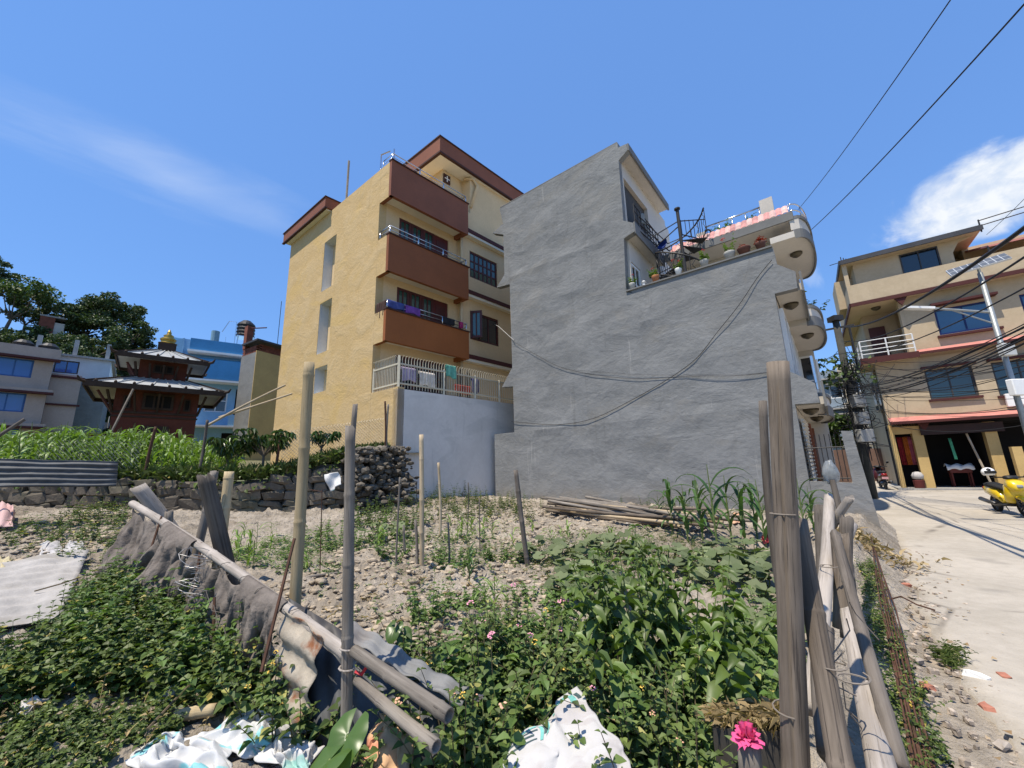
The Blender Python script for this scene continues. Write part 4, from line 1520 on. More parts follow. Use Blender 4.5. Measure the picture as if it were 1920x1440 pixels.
part(h, 'wall', M_greycem, fr, (-2.3, 2.1, 0, 7, 0, 6.3))
MB(fr).holed(-2.3, 2.1, 6.3, 7.9, [(-.9, .4, 6.6, 7.6)], 0, .25).build('white_storey', mat('bluish_white_paint', (.46, .50, .54), .8, .08), h)
part(h, 'rear_block', M_white, fr, (-2.29, 2.09, .251, 7, 6.3, 7.9))
window(h, fr, 'u', -.9, .4, 6.6, 7.6, .14, -1, M_blackmetal, M_bluewin, 2, 1, .08)
part(h, 'roof_slab', M_concrete, fr, (-2.5, 2.3, -.3, 7.2, 7.9, 8.05))
for (u, v) in ((-1.9, .3), (.0, .3), (1.8, .3)):
    part(h, 'roof_post', M_concrete, fr, (u - .12, u + .12, v, v + .24, 8.05, 9.4))
# blue house
fr = polar_frame(-38.6, 38, 2.6, -36)
M_blue = mat('blue_paint', (.055, .235, .47), .8, .12, 1, 12)
M_blue2 = mat('light_blue_paint', (.23, .43, .62), .8, .1, 1, 12)
h = thing('blue_house', 'bright blue painted house with a black tank on its roof', 'house', fr(0, 3, 0))
MB(fr).holed(-2.6, 3.2, 0, 6.3, [(.1, 1.5, 4.0, 5.8), (-2.0, -.6, 4.0, 5.8), (2.0, 3.0, 3.7, 5.9), (1.4, 2.6, .4, 2.4)], 0, .25).build('wall', M_blue2, h)
part(h, 'rear_block', M_blue2, fr, (-2.59, 3.19, .251, 7, 0, 9.6))
part(h, 'upper_wall', M_blue, fr, (-1.5, 3.2, .0, .25, 6.31, 8.2))
window(h, fr, 'u', .1, 1.5, 4.0, 5.8, .15, -1, M_white, M_darkglass, 2, 2, .09)
window(h, fr, 'u', -2.0, -.6, 4.0, 5.8, .15, -1, M_white, M_darkglass, 2, 2, .09)
part(h, 'doorway', M_dark, fr, (2.0, 3.0, .2, .25, 3.7, 5.9), (1.4, 2.6, .2, .25, .4, 2.4))
part(h, 'balcony', M_blue, fr, (-1.5, 2.2, -1.0, -.9, 6.4, 7.9), (2.2, 3.3, -1.0, -.1, 6.4, 6.5))
part(h, 'balcony_end', M_blue2, fr, (2.201, 3.4, -1.02, -.92, 6.35, 7.9))
part(h, 'balcony_slab', M_white, fr, (-1.6, 3.4, -1.05, -.001, 6.2, 6.34))
part(h, 'lower_balcony', M_blue2, fr, (1.7, 3.4, -1.0, -.9, 2.9, 3.7))
part(h, 'balcony_slab', M_white, fr, (-1.6, 3.4, -1.05, -.001, 2.75, 2.88))
part(h, 'parapet', M_blue, fr, (-1.2, 3.4, -.6, -.45, 8.6, 9.5))
part(h, 'roof_slab', M_white, fr, (-1.3, 3.5, -.7, 3, 8.45, 8.6))
MB(fr).prism([(-2.9, 6.3), (-2.2, 9.3), (-1.6, 9.6), (-1.6, 6.3)], .0, .3).build('stair_wall', M_blue2, h)
MB(fr).tube([(.2, .5, 8.6), (.2, .5, 10.6)], .28, 12).build('vent_pipe', mat('teal_grey_paint', (.16, .27, .33), .7, .1), h)
tk = MB(fr).lathe((2.2, 1.2, 10.6), [(.62, 0), (.68, .15), (.62, .3), (.68, .45), (.62, .6), (.68, .75), (.62, .9), (.68, 1.05), (.62, 1.2), (.3, 1.5), (.12, 1.55)], 18).build('water_tank', MATS['black_tank_plastic'])
tag(tk, 'black ribbed water tank on a steel stand over the blue house', 'tank')
sd = empty('tank_stand', fr(2.2, 1.2, 8.6))
tag(sd, 'thin steel stand carrying the black tank over the blue house', 'stand')
for (a, b) in ((-.5, -.5), (.5, -.5), (.5, .5), (-.5, .5)):
    MB(fr).tube([(2.2 + a * 1.2, 1.2 + b * 1.2, 8.6), (2.2 + a, 1.2 + b, 10.58)], .035, 6).build('leg', M_steel, sd)
MB(fr).box(1.6, 2.8, .6, 1.8, 10.54, 10.595).build('platform', M_steel, sd)
tag(MB(fr).lathe((2.3, 1.6, 9.5), [(.5, 0), (.5, .35), (.3, .5)], 14).build('green_drum', MATS['green_tank_plastic']), 'low green drum under the black tank on the blue house', 'drum')
mb = MB(fr)
mb.tube([(.6, .4, 10.6), (1.0, .4, 11.6), (1.5, .6, 11.7), (1.5, .6, 8.6)], .03, 6)
mb.tube([(.9, .3, 8.6), (.9, .3, 10.2)], .02, 5)
mb.build('roof_pipe', M_steel, h)
# unfinished house beside the yellow one
Uf = Frame((math.sin(rad(-34.0)) * 29, math.cos(rad(-34.0)) * 29, 2.2), -58, 24)
h = thing('unfinished_house', 'narrow half finished house, grey side and ochre front with brick top', 'house', Uf(1, 1, 0))
part(h, 'grey_wall', M_greycem, Uf, (0, 1.9, 0, .25, 0, 7.2))
part(h, 'rear_block', M_beige2, Uf, (.01, 1.89, .251, 4, 0, 7.19))
part(h, 'ochre_wall', M_beige2, Uf, (-.06, -.001, .0, 4, 0, 7.3))
row = 0
for k in range(5):                               # exposed brick courses of the unfinished top
    for i in range(8):
        u = i * .236 + (.118 if k % 2 else 0)
        if u > 1.75:
            continue
        part(h, 'brick', M_brick, Uf, (u, u + .222, .02, .2, 7.22 + k * .09, 7.295 + k * .09))
    for i in range(16):
        v = .21 + i * .236 + (.118 if k % 2 else 0)
        part(h, 'brick', M_brick, Uf, (-.05, .13, v, v + .222, 7.32 + k * .09, 7.395 + k * .09))
part(h, 'brick_pier', M_brick, Uf, (1.5, 1.9, .0, .4, 7.7, 9.3))
part(h, 'roof_slab', M_blackmetal, Uf, (-.4, 1.6, -.2, 4.4, 7.85, 7.97))
MB(Uf).tube([(1.7, .2, 9.2), (-.2, .4, 8.9)], .04, 6).build('roof_beam', M_redframe, h)
for v in (1.5, 2.8):
    MB(Uf).tube([(.3, v, 7.9), (.3, v, 11.0 + v * .2)], .02, 5).build('roof_bar', M_iron, h)

# ------------------------------------------------------------------ temple
Tp = polar_frame(-42.4, 31, 2.4)
M_tbrick = mat('temple_brick', (.115, .036, .024), .9, .2, 2, 18, bump=.3, bscale=24)
M_roofmetal = mat('pale_roof_metal', (.34, .35, .345), .55, .15, 1, 12, spec=.5)
M_twood = mat('dark_temple_wood', (.045, .028, .02), .8, .3, 3, 24)
M_gold = mat('gilded_metal', (.45, .29, .07), .45, .15, metal=1.0)
tp = thing('temple', 'two-tiered brick temple with pale metal roofs and gold finial beyond the corn', 'temple', Tp(0, 0, 0))
part(tp, 'lower_wall', M_tbrick, Tp, (-1.75, 1.75, -1.75, 1.75, 0, 4.5))
part(tp, 'upper_wall', M_tbrick, Tp, (-1.05, 1.05, -1.05, 1.05, 4.4, 6.4))
part(tp, 'cornice', M_twood, Tp, (-1.8, 1.8, -1.82, -1.752, 2.75, 2.86), (-1.8, 1.8, -1.80, -1.753, 2.55, 2.63))


def hip_roof(half0, z0, half1, z1, ribs, fascia):
    r = MB(Tp)
    q0 = [(-half0, -half0, z0), (half0, -half0, z0), (half0, half0, z0), (-half0, half0, z0)]
    q1 = [(-half1, -half1, z1), (half1, -half1, z1), (half1, half1, z1), (-half1, half1, z1)]
    for i in range(4):
        j = (i + 1) % 4
        r.poly(q0[i], q0[j], q1[j], q1[i])
    r.poly(*[(a, b, z0 - .05) for (a, b, _) in q0])
    ro = r.build('roof', M_roofmetal, tp)
    f = MB(Tp)
    e = half0 + .03
    f.box(-e, e, -e - .06, -e, z0 - fascia, z0 + .02).box(-e, e, e, e + .06, z0 - fascia, z0 + .02)
    f.box(-e - .06, -e, -e - .06, e + .06, z0 - fascia, z0 + .02).box(e, e + .06, -e - .06, e + .06, z0 - fascia, z0 + .02)
    f.build('fascia', M_twood, ro)
    for s in range(4):
        rot = [(1, 0), (0, 1), (-1, 0), (0, -1)][s]
        for k in range(ribs):
            a = -half0 + 2 * half0 * (k + .5) / ribs
            b = a * half1 / half0
            p, q = (a, -half0, z0 + .03), (b, -half1, z1 + .03)
            tr = lambda t: (t[0] * rot[0] - t[1] * rot[1], t[0] * rot[1] + t[1] * rot[0], t[2])
            MB(Tp).bar(tr(p), tr(q), .05).build('seam', M_roofmetal, ro)
            if s == 0:
                MB(Tp).lathe((a, -half0 - .02, z0 + .02), [(.06, 0), (.07, .06), (.03, .13)], 8).build('stud', M_twood, ro)
    for (sx, sy) in ((-1, -1), (1, -1), (1, 1), (-1, 1)):
        MB(Tp).bar((sx * half0, sy * half0, z0 + .04), (sx * half1, sy * half1, z1 + .04), .09).build('hip_ridge', M_twood, ro)
        MB(Tp).tube([(sx * half0, sy * half0, z0 - .05), (sx * (half0 + .2), sy * (half0 + .2), z0), (sx * (half0 + .28), sy * (half0 + .28), z0 + .18)], [.09, .07, .03], 6).build('corner_horn', M_twood, ro)
    return ro


hip_roof(2.8, 4.15, 1.2, 4.85, 8, .26)
hip_roof(1.95, 6.0, .45, 6.72, 6, .22)
for z, h0, h1, ins in ((3.9, 2.6, 1.76, 1.1), (5.7, 1.75, 1.06, .9)):
    for k in range(5):
        a = -h1 + 2 * h1 * k / 4
        MB(Tp).bar((a, -h1, z - ins), (a * 1.15, -h0 + .2, z - .05), .09).build('roof_strut', M_twood, tp)
        MB(Tp).bar((-h1, a, z - ins), (-h0 + .2, a * 1.15, z - .05), .09).build('roof_strut', M_redframe, tp)
window(tp, Tp, 'u', -.65, .65, 3.0, 3.9, -1.80, -1, M_twood, M_dark, 3, 1, .12, name='carved_window')
window(tp, Tp, 'u', -1.4, -1.1, 3.0, 3.7, -1.80, -1, M_twood, M_dark, 1, 1, .06, name='carved_window')
window(tp, Tp, 'u', 1.1, 1.4, 3.0, 3.7, -1.80, -1, M_twood, M_dark, 1, 1, .06, name='carved_window')
window(tp, Tp, 'u', -.45, .45, 5.2, 5.7, -1.10, -1, M_twood, M_dark, 3, 1, .08, name='carved_window')
part(tp, 'doorway', M_twood, Tp, (-.6, .6, -1.85, -1.752, .4, 2.1))
part(tp, 'roof_neck', M_twood, Tp, (-.42, .42, -.42, .42, 6.7, 7.25))
MB(Tp).lathe((0, 0, 7.25), [(.42, 0), (.46, .06), (.3, .12), (.36, .22), (.40, .32), (.2, .48), (.26, .54), (.1, .66), (.12, .72), (.03, .95)], 16).build('finial', M_gold, tp, smooth=True)
# low brick wall by the temple
lw = thing('brick_garden_wall', 'low red brick wall left of the temple', 'wall', Tp(-3.2, -2.4, 0))
for k in range(12):
    for i in range(10):
        u = -4.3 + i * .24 + (.12 if k % 2 else 0)
        part(lw, 'brick', M_brick, Tp, (u, u + .228, -2.5, -2.3, .3 + k * .1, .388 + k * .1))
part(lw, 'coping', M_brick, Tp, (-4.35, -1.8, -2.55, -2.25, 1.5, 1.58))
part(lw, 'wall_core', M_tbrick, Tp, (-4.28, -1.85, -2.48, -2.32, 0, 1.49))
tag(MB(Tp).bar((-1.9, -2.9, .2), (-1.05, -2.9, 3.9), .07).build('leaning_pole', mat('grey_wood', (.22, .19, .16), .9, .25, 3, 24)), 'thin pole leaning against the temple eave', 'pole')

# ------------------------------------------------------------------ end of the street
def at(px, py, D):
    d = pixel_dir(px, py)
    k = D / math.hypot(d.x, d.y)
    return Vector((d.x * k, d.y * k, EYE + d.z * k))


for (az, r, w, fl, lab, c, fc) in ((41.6, 60, 5, 3, 'pale house closing the far end of the street', (.5, .48, .44), 30), (38.8, 48, 6, 3, 'bluish grey house far down the street', (.26, .32, .38), 70), (43.0, 46, 4, 3, 'cream house far down the street behind the leafy tree', (.5, .44, .33), 35)):
    storey_house('far_house', lab, az, r, .5, w, 6, fl, 2.9, mat('far_wall_%d' % r, c, .9, .12), M_concrete, M_darkglass, M_white, [(.1, .4), (.55, .85)], face=az)
tree('leafy tree over the street beside the beige house', (20.6, 26.6, .2), 4.6, 1.3, 1.3, M_tree2, n=2600, leaf=.3, seed=50, trunk_r=.12)
tag(part(None, 'brick_side_wall', mat('dark_brick_wall', (.16, .10, .08), .9, .2), Frame((19.2, 25.4), 128), (0, 4, 0, .25, .1, 2.2)), 'low dark wall under the leafy tree by the street', 'wall')

# ------------------------------------------------------------------ placing helpers
def gpt(px, py, dz=0.0):
    """ground point that a look towards (px,py) meets"""
    d = pixel_dir(px, py)
    lo, hi = .3, 60.0
    t = lo
    while t < hi:
        p = Vector((0, 0, EYE)) + d * t
        if p.z < gz(p.x, p.y):
            break
        t += .02
    p.z = gz(p.x, p.y) + dz
    return p


def wood_mat(name, base, base2, crack=(.05, .04, .035), grain=14.0, rough=.85, amt=.6, band=None):
    """weathered pole: grain runs along the pole's own axis"""
    m = bpy.data.materials.new(name)
    m.use_nodes = True
    T = NT(m.node_tree)
    p = T.n['Principled BSDF']
    oc = T.new('ShaderNodeTexCoord').outputs['Object']
    rnd = T.new('ShaderNodeObjectInfo').outputs['Random']
    off = T.new('ShaderNodeCombineXYZ')
    T.link(T.math('MULTIPLY', rnd, 40.0), off.inputs[2])
    v0 = T.vmath('ADD', oc, off.outputs[0])
    g = T.noise(T.vmath('MULTIPLY', v0, (grain, grain, .9)), 3.0, 6, .65, .2)
    b = T.noise(T.vmath('MULTIPLY', v0, (1, 1, .6)), 2.2, 4)
    col = T.mix(T.mapr(T.math('ADD', T.math('MULTIPLY', g, .5), T.math('MULTIPLY', b, .5)), .35, .65), base, base2)
    c = T.mapr(T.noise(T.vmath('MULTIPLY', v0, (grain * 2.2, grain * 2.2, .8)), 2.6, 5, .6), .58, .68)
    col = T.mix(T.math('MULTIPLY', c, amt), col, crack)
    if band is not None:
        s = T.mapr(T.noise(v0, 1.7, 5, .6), .5, .62)
        col = T.mix(T.math('MULTIPLY', s, .7), col, band)
    k = T.math('ADD', T.math('MULTIPLY', T.math('FRACT', T.math('MULTIPLY', rnd, 7.3)), .4), .8)
    cc = T.new('ShaderNodeCombineXYZ')
    for i in range(3):
        T.link(k, cc.inputs[i])
    col = T.mix(1.0, col, cc.outputs[0], 'MULTIPLY')
    T.link(col, p.inputs['Base Color'])
    p.inputs['Roughness'].default_value = rough
    p.inputs['Specular IOR Level'].default_value = .25
    bn = T.new('ShaderNodeBump')
    bn.inputs['Strength'].default_value = .5
    bn.inputs['Distance'].default_value = .006
    T.link(T.math('ADD', g, T.math('MULTIPLY', c, -1.2)), bn.inputs['Height'])
    T.link(bn.outputs[0], p.inputs['Normal'])
    MATS[name] = m
    return m


M_wgrey = wood_mat('weathered_grey_bamboo', (.125, .108, .09), (.255, .225, .19))
M_wdark = wood_mat('dark_weathered_wood', (.075, .062, .05), (.165, .142, .12))
M_wbrown = wood_mat('brown_weathered_post', (.085, .068, .053), (.19, .155, .122), amt=.75)
M_wpale = wood_mat('bleached_log', (.24, .21, .18), (.38, .34, .30), (.18, .15, .125))
M_bam = wood_mat('dry_yellow_bamboo', (.36, .275, .155), (.47, .375, .23), (.25, .18, .1), amt=.35)
M_bam2 = wood_mat('tan_bamboo', (.34, .26, .16), (.46, .37, .25), (.16, .12, .08), amt=.4)
M_string = mat('binding_wire', (.20, .17, .14), .7, .2)


def pole(name, p, q, r0, r1, m, label=None, cat='pole', group=None, nodes=.34, parent=None, bend=.02, crack=False, hollow=True, n=14, seed=0):
    """pole modelled upright along its own z, then leaned into place: bamboo nodes, slight bend, hollow or split end"""
    p, q = Vector(p), Vector(q)
    L = (q - p).length
    rs = random.Random(seed + int(L * 1000))
    zs, rr = [], []
    z = 0
    steps = max(6, int(L / .09))
    marks = []
    if nodes:
        t = rs.uniform(.3, .9) * nodes
        while t < L - .03:
            marks.append(t)
            t += nodes * rs.uniform(.85, 1.15)
    zz = sorted(set([L * k / steps for k in range(steps + 1)] + [x for t in marks for x in (t - .022, t - .006, t + .002, t + .016) if 0 < x < L]))
    ph = rs.uniform(0, 6.28)
    rotq = (q - p).to_track_quat('Z', 'Y')
    lc = rotq.inverted() @ (Vector((0, 0, EYE)) - p)
    jc = int(round((math.atan2(lc.y, lc.x) - .12) / (2 * math.pi) * n)) % n
    V, F = [], []
    for z in zz:
        r = r0 + (r1 - r0) * z / L
        for t in marks:
            d = abs(z - t)
            if d < .008:
                r *= 1.10
            elif d < .024:
                r *= 1.02
        bx_, by_ = bend * L * math.sin(math.pi * z / L) * math.cos(ph), bend * L * math.sin(math.pi * z / L) * math.sin(ph)
        for j in range(n):
            a = 2 * math.pi * j / n
            k = 1 + (.05 * math.sin(3 * a + ph + z * 2) if not nodes else .015 * math.sin(2 * a + z * 5))
            if crack and j == jc and abs(math.sin(z * 1.3 + ph)) > .12:
                k *= .72
            V.append((bx_ + r * k * math.cos(a), by_ + r * k * math.sin(a), z))
    m_ = len(zz)
    for i in range(m_ - 1):
        for j in range(n):
            F.append((i * n + j, i * n + (j + 1) % n, (i + 1) * n + (j + 1) % n, (i + 1) * n + j))
    F.append(tuple(range(n))[::-1])
    top = (m_ - 1) * n
    if hollow:
        k0 = len(V)
        for (s, dz) in ((.74, 0), (.70, -.09)):
            for j in range(n):
                x, y, z = V[top + j]
                cx, cy = (sum(V[top + i][c] for i in range(n)) / n for c in (0, 1))
                V.append((cx + (x - cx) * s, cy + (y - cy) * s, z + dz))
        for j in range(n):
            a, b = j, (j + 1) % n
            F.append((top + a, top + b, k0 + b, k0 + a))
            F.append((k0 + a, k0 + b, k0 + n + b, k0 + n + a))
        F.append(tuple(k0 + n + j for j in range(n)))
    else:
        for j in range(n):                       # ragged broken end
            x, y, z = V[top + j]
            V[top + j] = (x, y, z + rs.uniform(-.05, .03) * min(1, r0 * 14))
        F.append(tuple(top + j for j in range(n)))
    me = bpy.data.meshes.new(name)
    me.from_pydata(V, [], F)
    sm = [True] * len(F)
    sm[-1] = False
    me.polygons.foreach_set('use_smooth', sm)
    me.materials.append(m)
    o = bpy.data.objects.new(name, me)
    COL.objects.link(o)
    o.location = p
    o.rotation_mode = 'QUATERNION'
    o.rotation_quaternion = (q - p).to_track_quat('Z', 'Y')
    ORG[o.name] = p
    if parent is not None:
        o.parent = parent
        o.location = p - ORG[parent.name]
    if label:
        tag(o, label, cat, group)
    return o


def up_from(px, py, D, top_z=None):
    return at(px, py, D)


def stake(name, top, D, m, r, label, cat='stake', bottom=None, group=None, **kw):
    """upright pole: top seen at a pixel at distance D, foot in the ground"""
    q = at(*top, D)
    if bottom is None:
        p = Vector((q.x, q.y, gz(q.x, q.y) - .1))
    else:
        b = at(*bottom, D)
        k = (gz(b.x, b.y) - .1 - b.z) / (b.z - q.z) if b.z != q.z else 0
        p = b + (b - q) * k
    return pole(name, p, q, r, r * .9, m, label, cat, group, **kw)


# ------------------------------------------------------------------ stone retaining wall, rubble, field fence
M_stone = mat('field_stone', (.135, .113, .086), .93, .25, 2, 18, bump=.6, bscale=20, objvar=.3, stain=(.10, .11, .06), stain_amt=.4)
M_mortar = mat('wall_joint_earth', (.06, .053, .042), .95, .3, 2, 18, bump=.5)
stones = []
for k in range(10):
    bm = bmesh.new()
    bmesh.ops.create_cube(bm, size=1)
    bmesh.ops.bevel(bm, geom=bm.edges[:], offset=.16, segments=1, affect='EDGES')
    for v in bm.verts:
        v.co += Vector((random.uniform(-.16, .16), random.uniform(-.1, .1), random.uniform(-.16, .16)))
    me = bpy.data.meshes.new('stone')
    bm.to_mesh(me)
    bm.free()
    me.materials.append(M_stone)
    stones.append(me)


def place_stone(parent, loc, size, rz, k, name='stone', tilt=0.0, spin=0.0):
    o = bpy.data.objects.new(name, stones[k % 10])
    COL.objects.link(o)
    o.parent = parent
    o.location = Vector(loc) - ORG[parent.name]
    o.scale = size
    o.rotation_euler = (random.uniform(-.08, .08) + tilt, random.uniform(-.08, .08) + spin, rz)
    return o


sw = thing('stone_wall', 'dry stone retaining wall below the corn field', 'wall', (-7, 9.7, .8))
seg = TERR[1:6]
mbc = MB()
cnt = 0
for (a, b) in zip(seg, seg[1:]):
    a, b = Vector(a), Vector(b)
    e = (b - a)
    L = e.length
    e = e / L
    nrm = Vector((e.y, -e.x)) if Vector((e.y, -e.x)).dot(-(a + b) / 2) > 0 else Vector((-e.y, e.x))
    rz = math.atan2(e.y, e.x)
    s = 0
    def top(x, y):
        return zup(az_of(x, y), math.hypot(x, y)) - .02
    n_ = max(2, int(L / .6))
    for i in range(n_):
        p, q = a + e * (L * i / n_), a + e * (L * (i + 1) / n_)
        c = [(p.x, p.y), (q.x, q.y), (q.x - nrm.x * .5, q.y - nrm.y * .5), (p.x - nrm.x * .5, p.y - nrm.y * .5)]
        mbc.prism(c, min(gz(*p), gz(*q)) - .5, top(*((p + q) / 2)) - .03, 'z')
    if (a - Vector((-3.75, 12.75))).length < .1:
        continue                                  # that stretch is the rubble bank
    rows = 0
    z = 0.0
    while z < 1.0:
        hh = random.uniform(.13, .26)
        s = random.uniform(-.2, 0)
        while s < L and (a + e * s).x > -14.5:
            w = random.uniform(.22, .55)
            p = a + e * (s + w / 2)
            g = gz(p.x, p.y) - .12
            t_ = top(p.x, p.y)
            if g + z + hh < t_ + .06 and cnt < 300:
                place_stone(sw, (p.x + nrm.x * random.uniform(-.02, .05), p.y + nrm.y * random.uniform(-.02, .05), g + z + hh / 2), (w * 1.05, .3, hh * random.uniform(.95, 1.3)), rz, cnt, spin=random.uniform(-.22, .22))
                cnt += 1
            s += w
        z += hh
mbc.build('wall_core', M_mortar, sw)
# rubble bank at the yellow house corner
mb = MB()
Vr, Fr_ = [], []
rb = []
for k in range(640):
    t = RNG.random()
    a, b = Vector(TERR[1]), Vector(TERR[2])
    p = a.lerp(b, t) + Vector((RNG.normal(0, .12) + .25, RNG.normal(0, .12) - .15))
    h_ = RNG.random() ** 1.3
    zt = zup(az_of(*p), p.length)
    g = gz(*p)
    z = g + (zt + .15 - g) * (1 - h_ * .95)
    p = p + Vector((.55, -.25)) * h_ * .8
    s_ = RNG.uniform(.03, .13)
    bm = bmesh.new()
    bmesh.ops.create_icosphere(bm, subdivisions=1, radius=s_)
    for v in bm.verts:
        v.co = Vector((v.co.x * 1.3, v.co.y, v.co.z * .7)) * RNG.uniform(.75, 1.2)
    rot = Matrix.Rotation(RNG.uniform(0, 6), 3, 'Z') @ Matrix.Rotation(RNG.uniform(-.6, .6), 3, 'X')
    Vb = np.array([tuple(rot @ v.co + Vector((p.x, p.y, z))) for v in bm.verts])
    Fb = np.array([[v.index for v in f.verts] for f in bm.faces])
    rb.append((Vb, Fb))
    bm.free()
V, F = merge(rb)
tag(fast_mesh('rubble_bank', V, F, mat('rubble', (.135, .117, .092), .95, .35, 4, 24, island=.4), org=(-4.2, 11.6, .8)), 'loose rubble bank between stone wall and yellow house', 'rubble', kind='stuff')

# corrugated iron along the field edge at the left
def corrugated(name, c00, c10, c01, c11, m, waves, amp, label=None, cat='sheet', warp=0.0, parent=None, group=None, along='a', seed=0, na=None, nb=10):
    """corrugated sheet over four corner points; waves run across a"""
    A, B_, C, D = (Vector(x) for x in (c00, c10, c01, c11))
    nrm = (B_ - A).cross(C - A).normalized()
    na = na or waves * 6
    mb = MB()
    def fn(a, b):
        p = A.lerp(B_, a).lerp(C.lerp(D, a), b)
        w = math.sin((a if along == 'a' else b) * waves * 2 * math.pi) * amp
        w += warp * fbm(a * 2 + seed, b * 2, 1.2, seed + 1.5, 3)
        return p + nrm * w
    if along == 'a':
        mb.grid(fn, na, nb)
    else:
        mb.grid(lambda a, b: fn(a, b), nb, na)
    o = mb.build(name, m, parent, smooth=True, recalc=False, solid=.004)
    if label:
        tag(o, label, cat, group)
    return o


M_corr_dark = mat('old_dark_iron_sheet', (.075, .08, .085), .6, .3, 2, 14, metal=.3, stain=(.10, .07, .05), stain_amt=.3)
M_corr = mat('galvanised_sheet', (.40, .39, .37), .55, .2, 2, 14, metal=.35, stain=(.28, .14, .06), stain_amt=.5, stain_scale=2.0)
p0, p1 = at(-40, 858, 11.6), at(222, 866, 11.0)
corrugated('corrugated_fence', at(-60, 915, 11.3), at(218, 912, 10.8), p0, p1, M_corr_dark, 5, .02, 'dark corrugated iron sheet fencing the corn field edge', 'sheet', .03, along='b', nb=14, na=40)

# chain-link mesh and its rusty posts along the field
M_rust = mat('rusty_iron', (.085, .042, .026), .85, .35, 6, 30)
def chainlink(name, label, A, B_, h, pitch=.10, r=.0035):
    A, B_ = Vector(A), Vector(B_)
    e = B_ - A
    L = e.length
    e /= L
    mb = MB()
    nn = int(L / pitch)
    rise = int(h / pitch)
    for k in range(-rise, nn):
        for sgn in (1, -1):
            pts_ = []
            for j in range(rise + 1):
                x = (k + j) * pitch if sgn > 0 else (k + rise - j) * pitch
                if 0 <= x <= L:
                    base = A + e * x
                    pts_.append(base + Vector((0, 0, j * pitch)))
            if len(pts_) > 1:
                mb.tube([pts_[0], pts_[-1]], r, 3, False)
    return tag(mb.build(name, M_steel if False else mat('wire_mesh', (.30, .29, .27), .5, .2, metal=.5), recalc=False), label, 'fence')


def edge_pt(px, dz=0.0, off=.12):
    """point on the wall top under picture column px"""
    d = pixel_dir(px, 880)
    a = az_of(d.x, d.y)
    r = terr_r(a) + off
    return up_pt(a, r, dz)


chainlink('chain_link_mesh', 'chain-link mesh between rusty posts before the corn', edge_pt(60), edge_pt(262), .95)
chainlink('chain_link_mesh', 'chain-link mesh below the yellow house wall', edge_pt(525, .1), edge_pt(716, .1), 1.0, .09)
for (px, h_, lab) in ((275, 1.25, 'dark rusty post wrapped in dry weeds before the temple'), (372, 1.45, 'grey wooden fence post right of the dark rusty post'), (517, 1.0, 'thin rusty post under the mango branch')):
    p = edge_pt(px)
    pole('fence_post', p - Vector((0, 0, .2)), p + Vector((.06, 0, h_)), .035, .03, M_rust if px != 372 else M_wdark, lab, 'post', nodes=0, hollow=False)
for (t_, b_, m_, r_, lab) in (((722, 752), (719, 895), M_rust, .028, 'dark rusty stake at the yellow wall corner'), ((728, 758), (726, 880), M_wgrey, .03, 'grey stake beside the rusty stake at the yellow wall'), ((666, 757), (665, 830), M_wdark, .02, None)):
    if lab:
        pole('corner_stake', at(*b_, 12.4), at(*t_, 12.4), r_, r_, m_, lab, 'stake', nodes=0, hollow=False)
# bamboo handrail climbing beside the unfinished house
for (a, b, lab) in (((410, 783, 15), (548, 738, 15), 'long bamboo pole slung across behind the field post'), ((385, 800, 14.5), (535, 722, 14.5), 'upper thin bamboo pole slung across behind the field post')):
    pole('bamboo_pole', at(*a), at(*b), .035, .03, M_bam2, lab, 'pole')

# ------------------------------------------------------------------ broken fence at the left
lf = thing('rail_fence', 'collapsing bamboo rail fence hung with tarp and scrap iron', 'fence', gpt(600, 1290))
RA0, RA1 = at(248, 944, 7.2), at(664, 1236, 2.72)
RB0, RB1 = at(664, 1220, 2.62), at(842, 1342, 2.02)
RC0, RC1 = at(670, 1275, 2.62), at(818, 1400, 2.0)
pole('top_rail', RA0, RA1, .040, .037, M_wpale, parent=lf, nodes=.42, seed=1, bend=.008)
pole('near_rail', RB0, RB1, .030, .032, M_wgrey, parent=lf, nodes=.36, seed=2, bend=.006)
pole('low_rail', RC0, RC1, .026, .028, M_wgrey, parent=lf, nodes=.36, seed=3, bend=.006)
M_tarp = mat('grimy_tarpaulin', (.135, .112, .094), .85, .25, 2.5, 16, bump=.9, bdist=.03, bscale=11, stain=(.15, .13, .11), stain_amt=.55, stain_scale=2.2, base2=(.21, .18, .155))


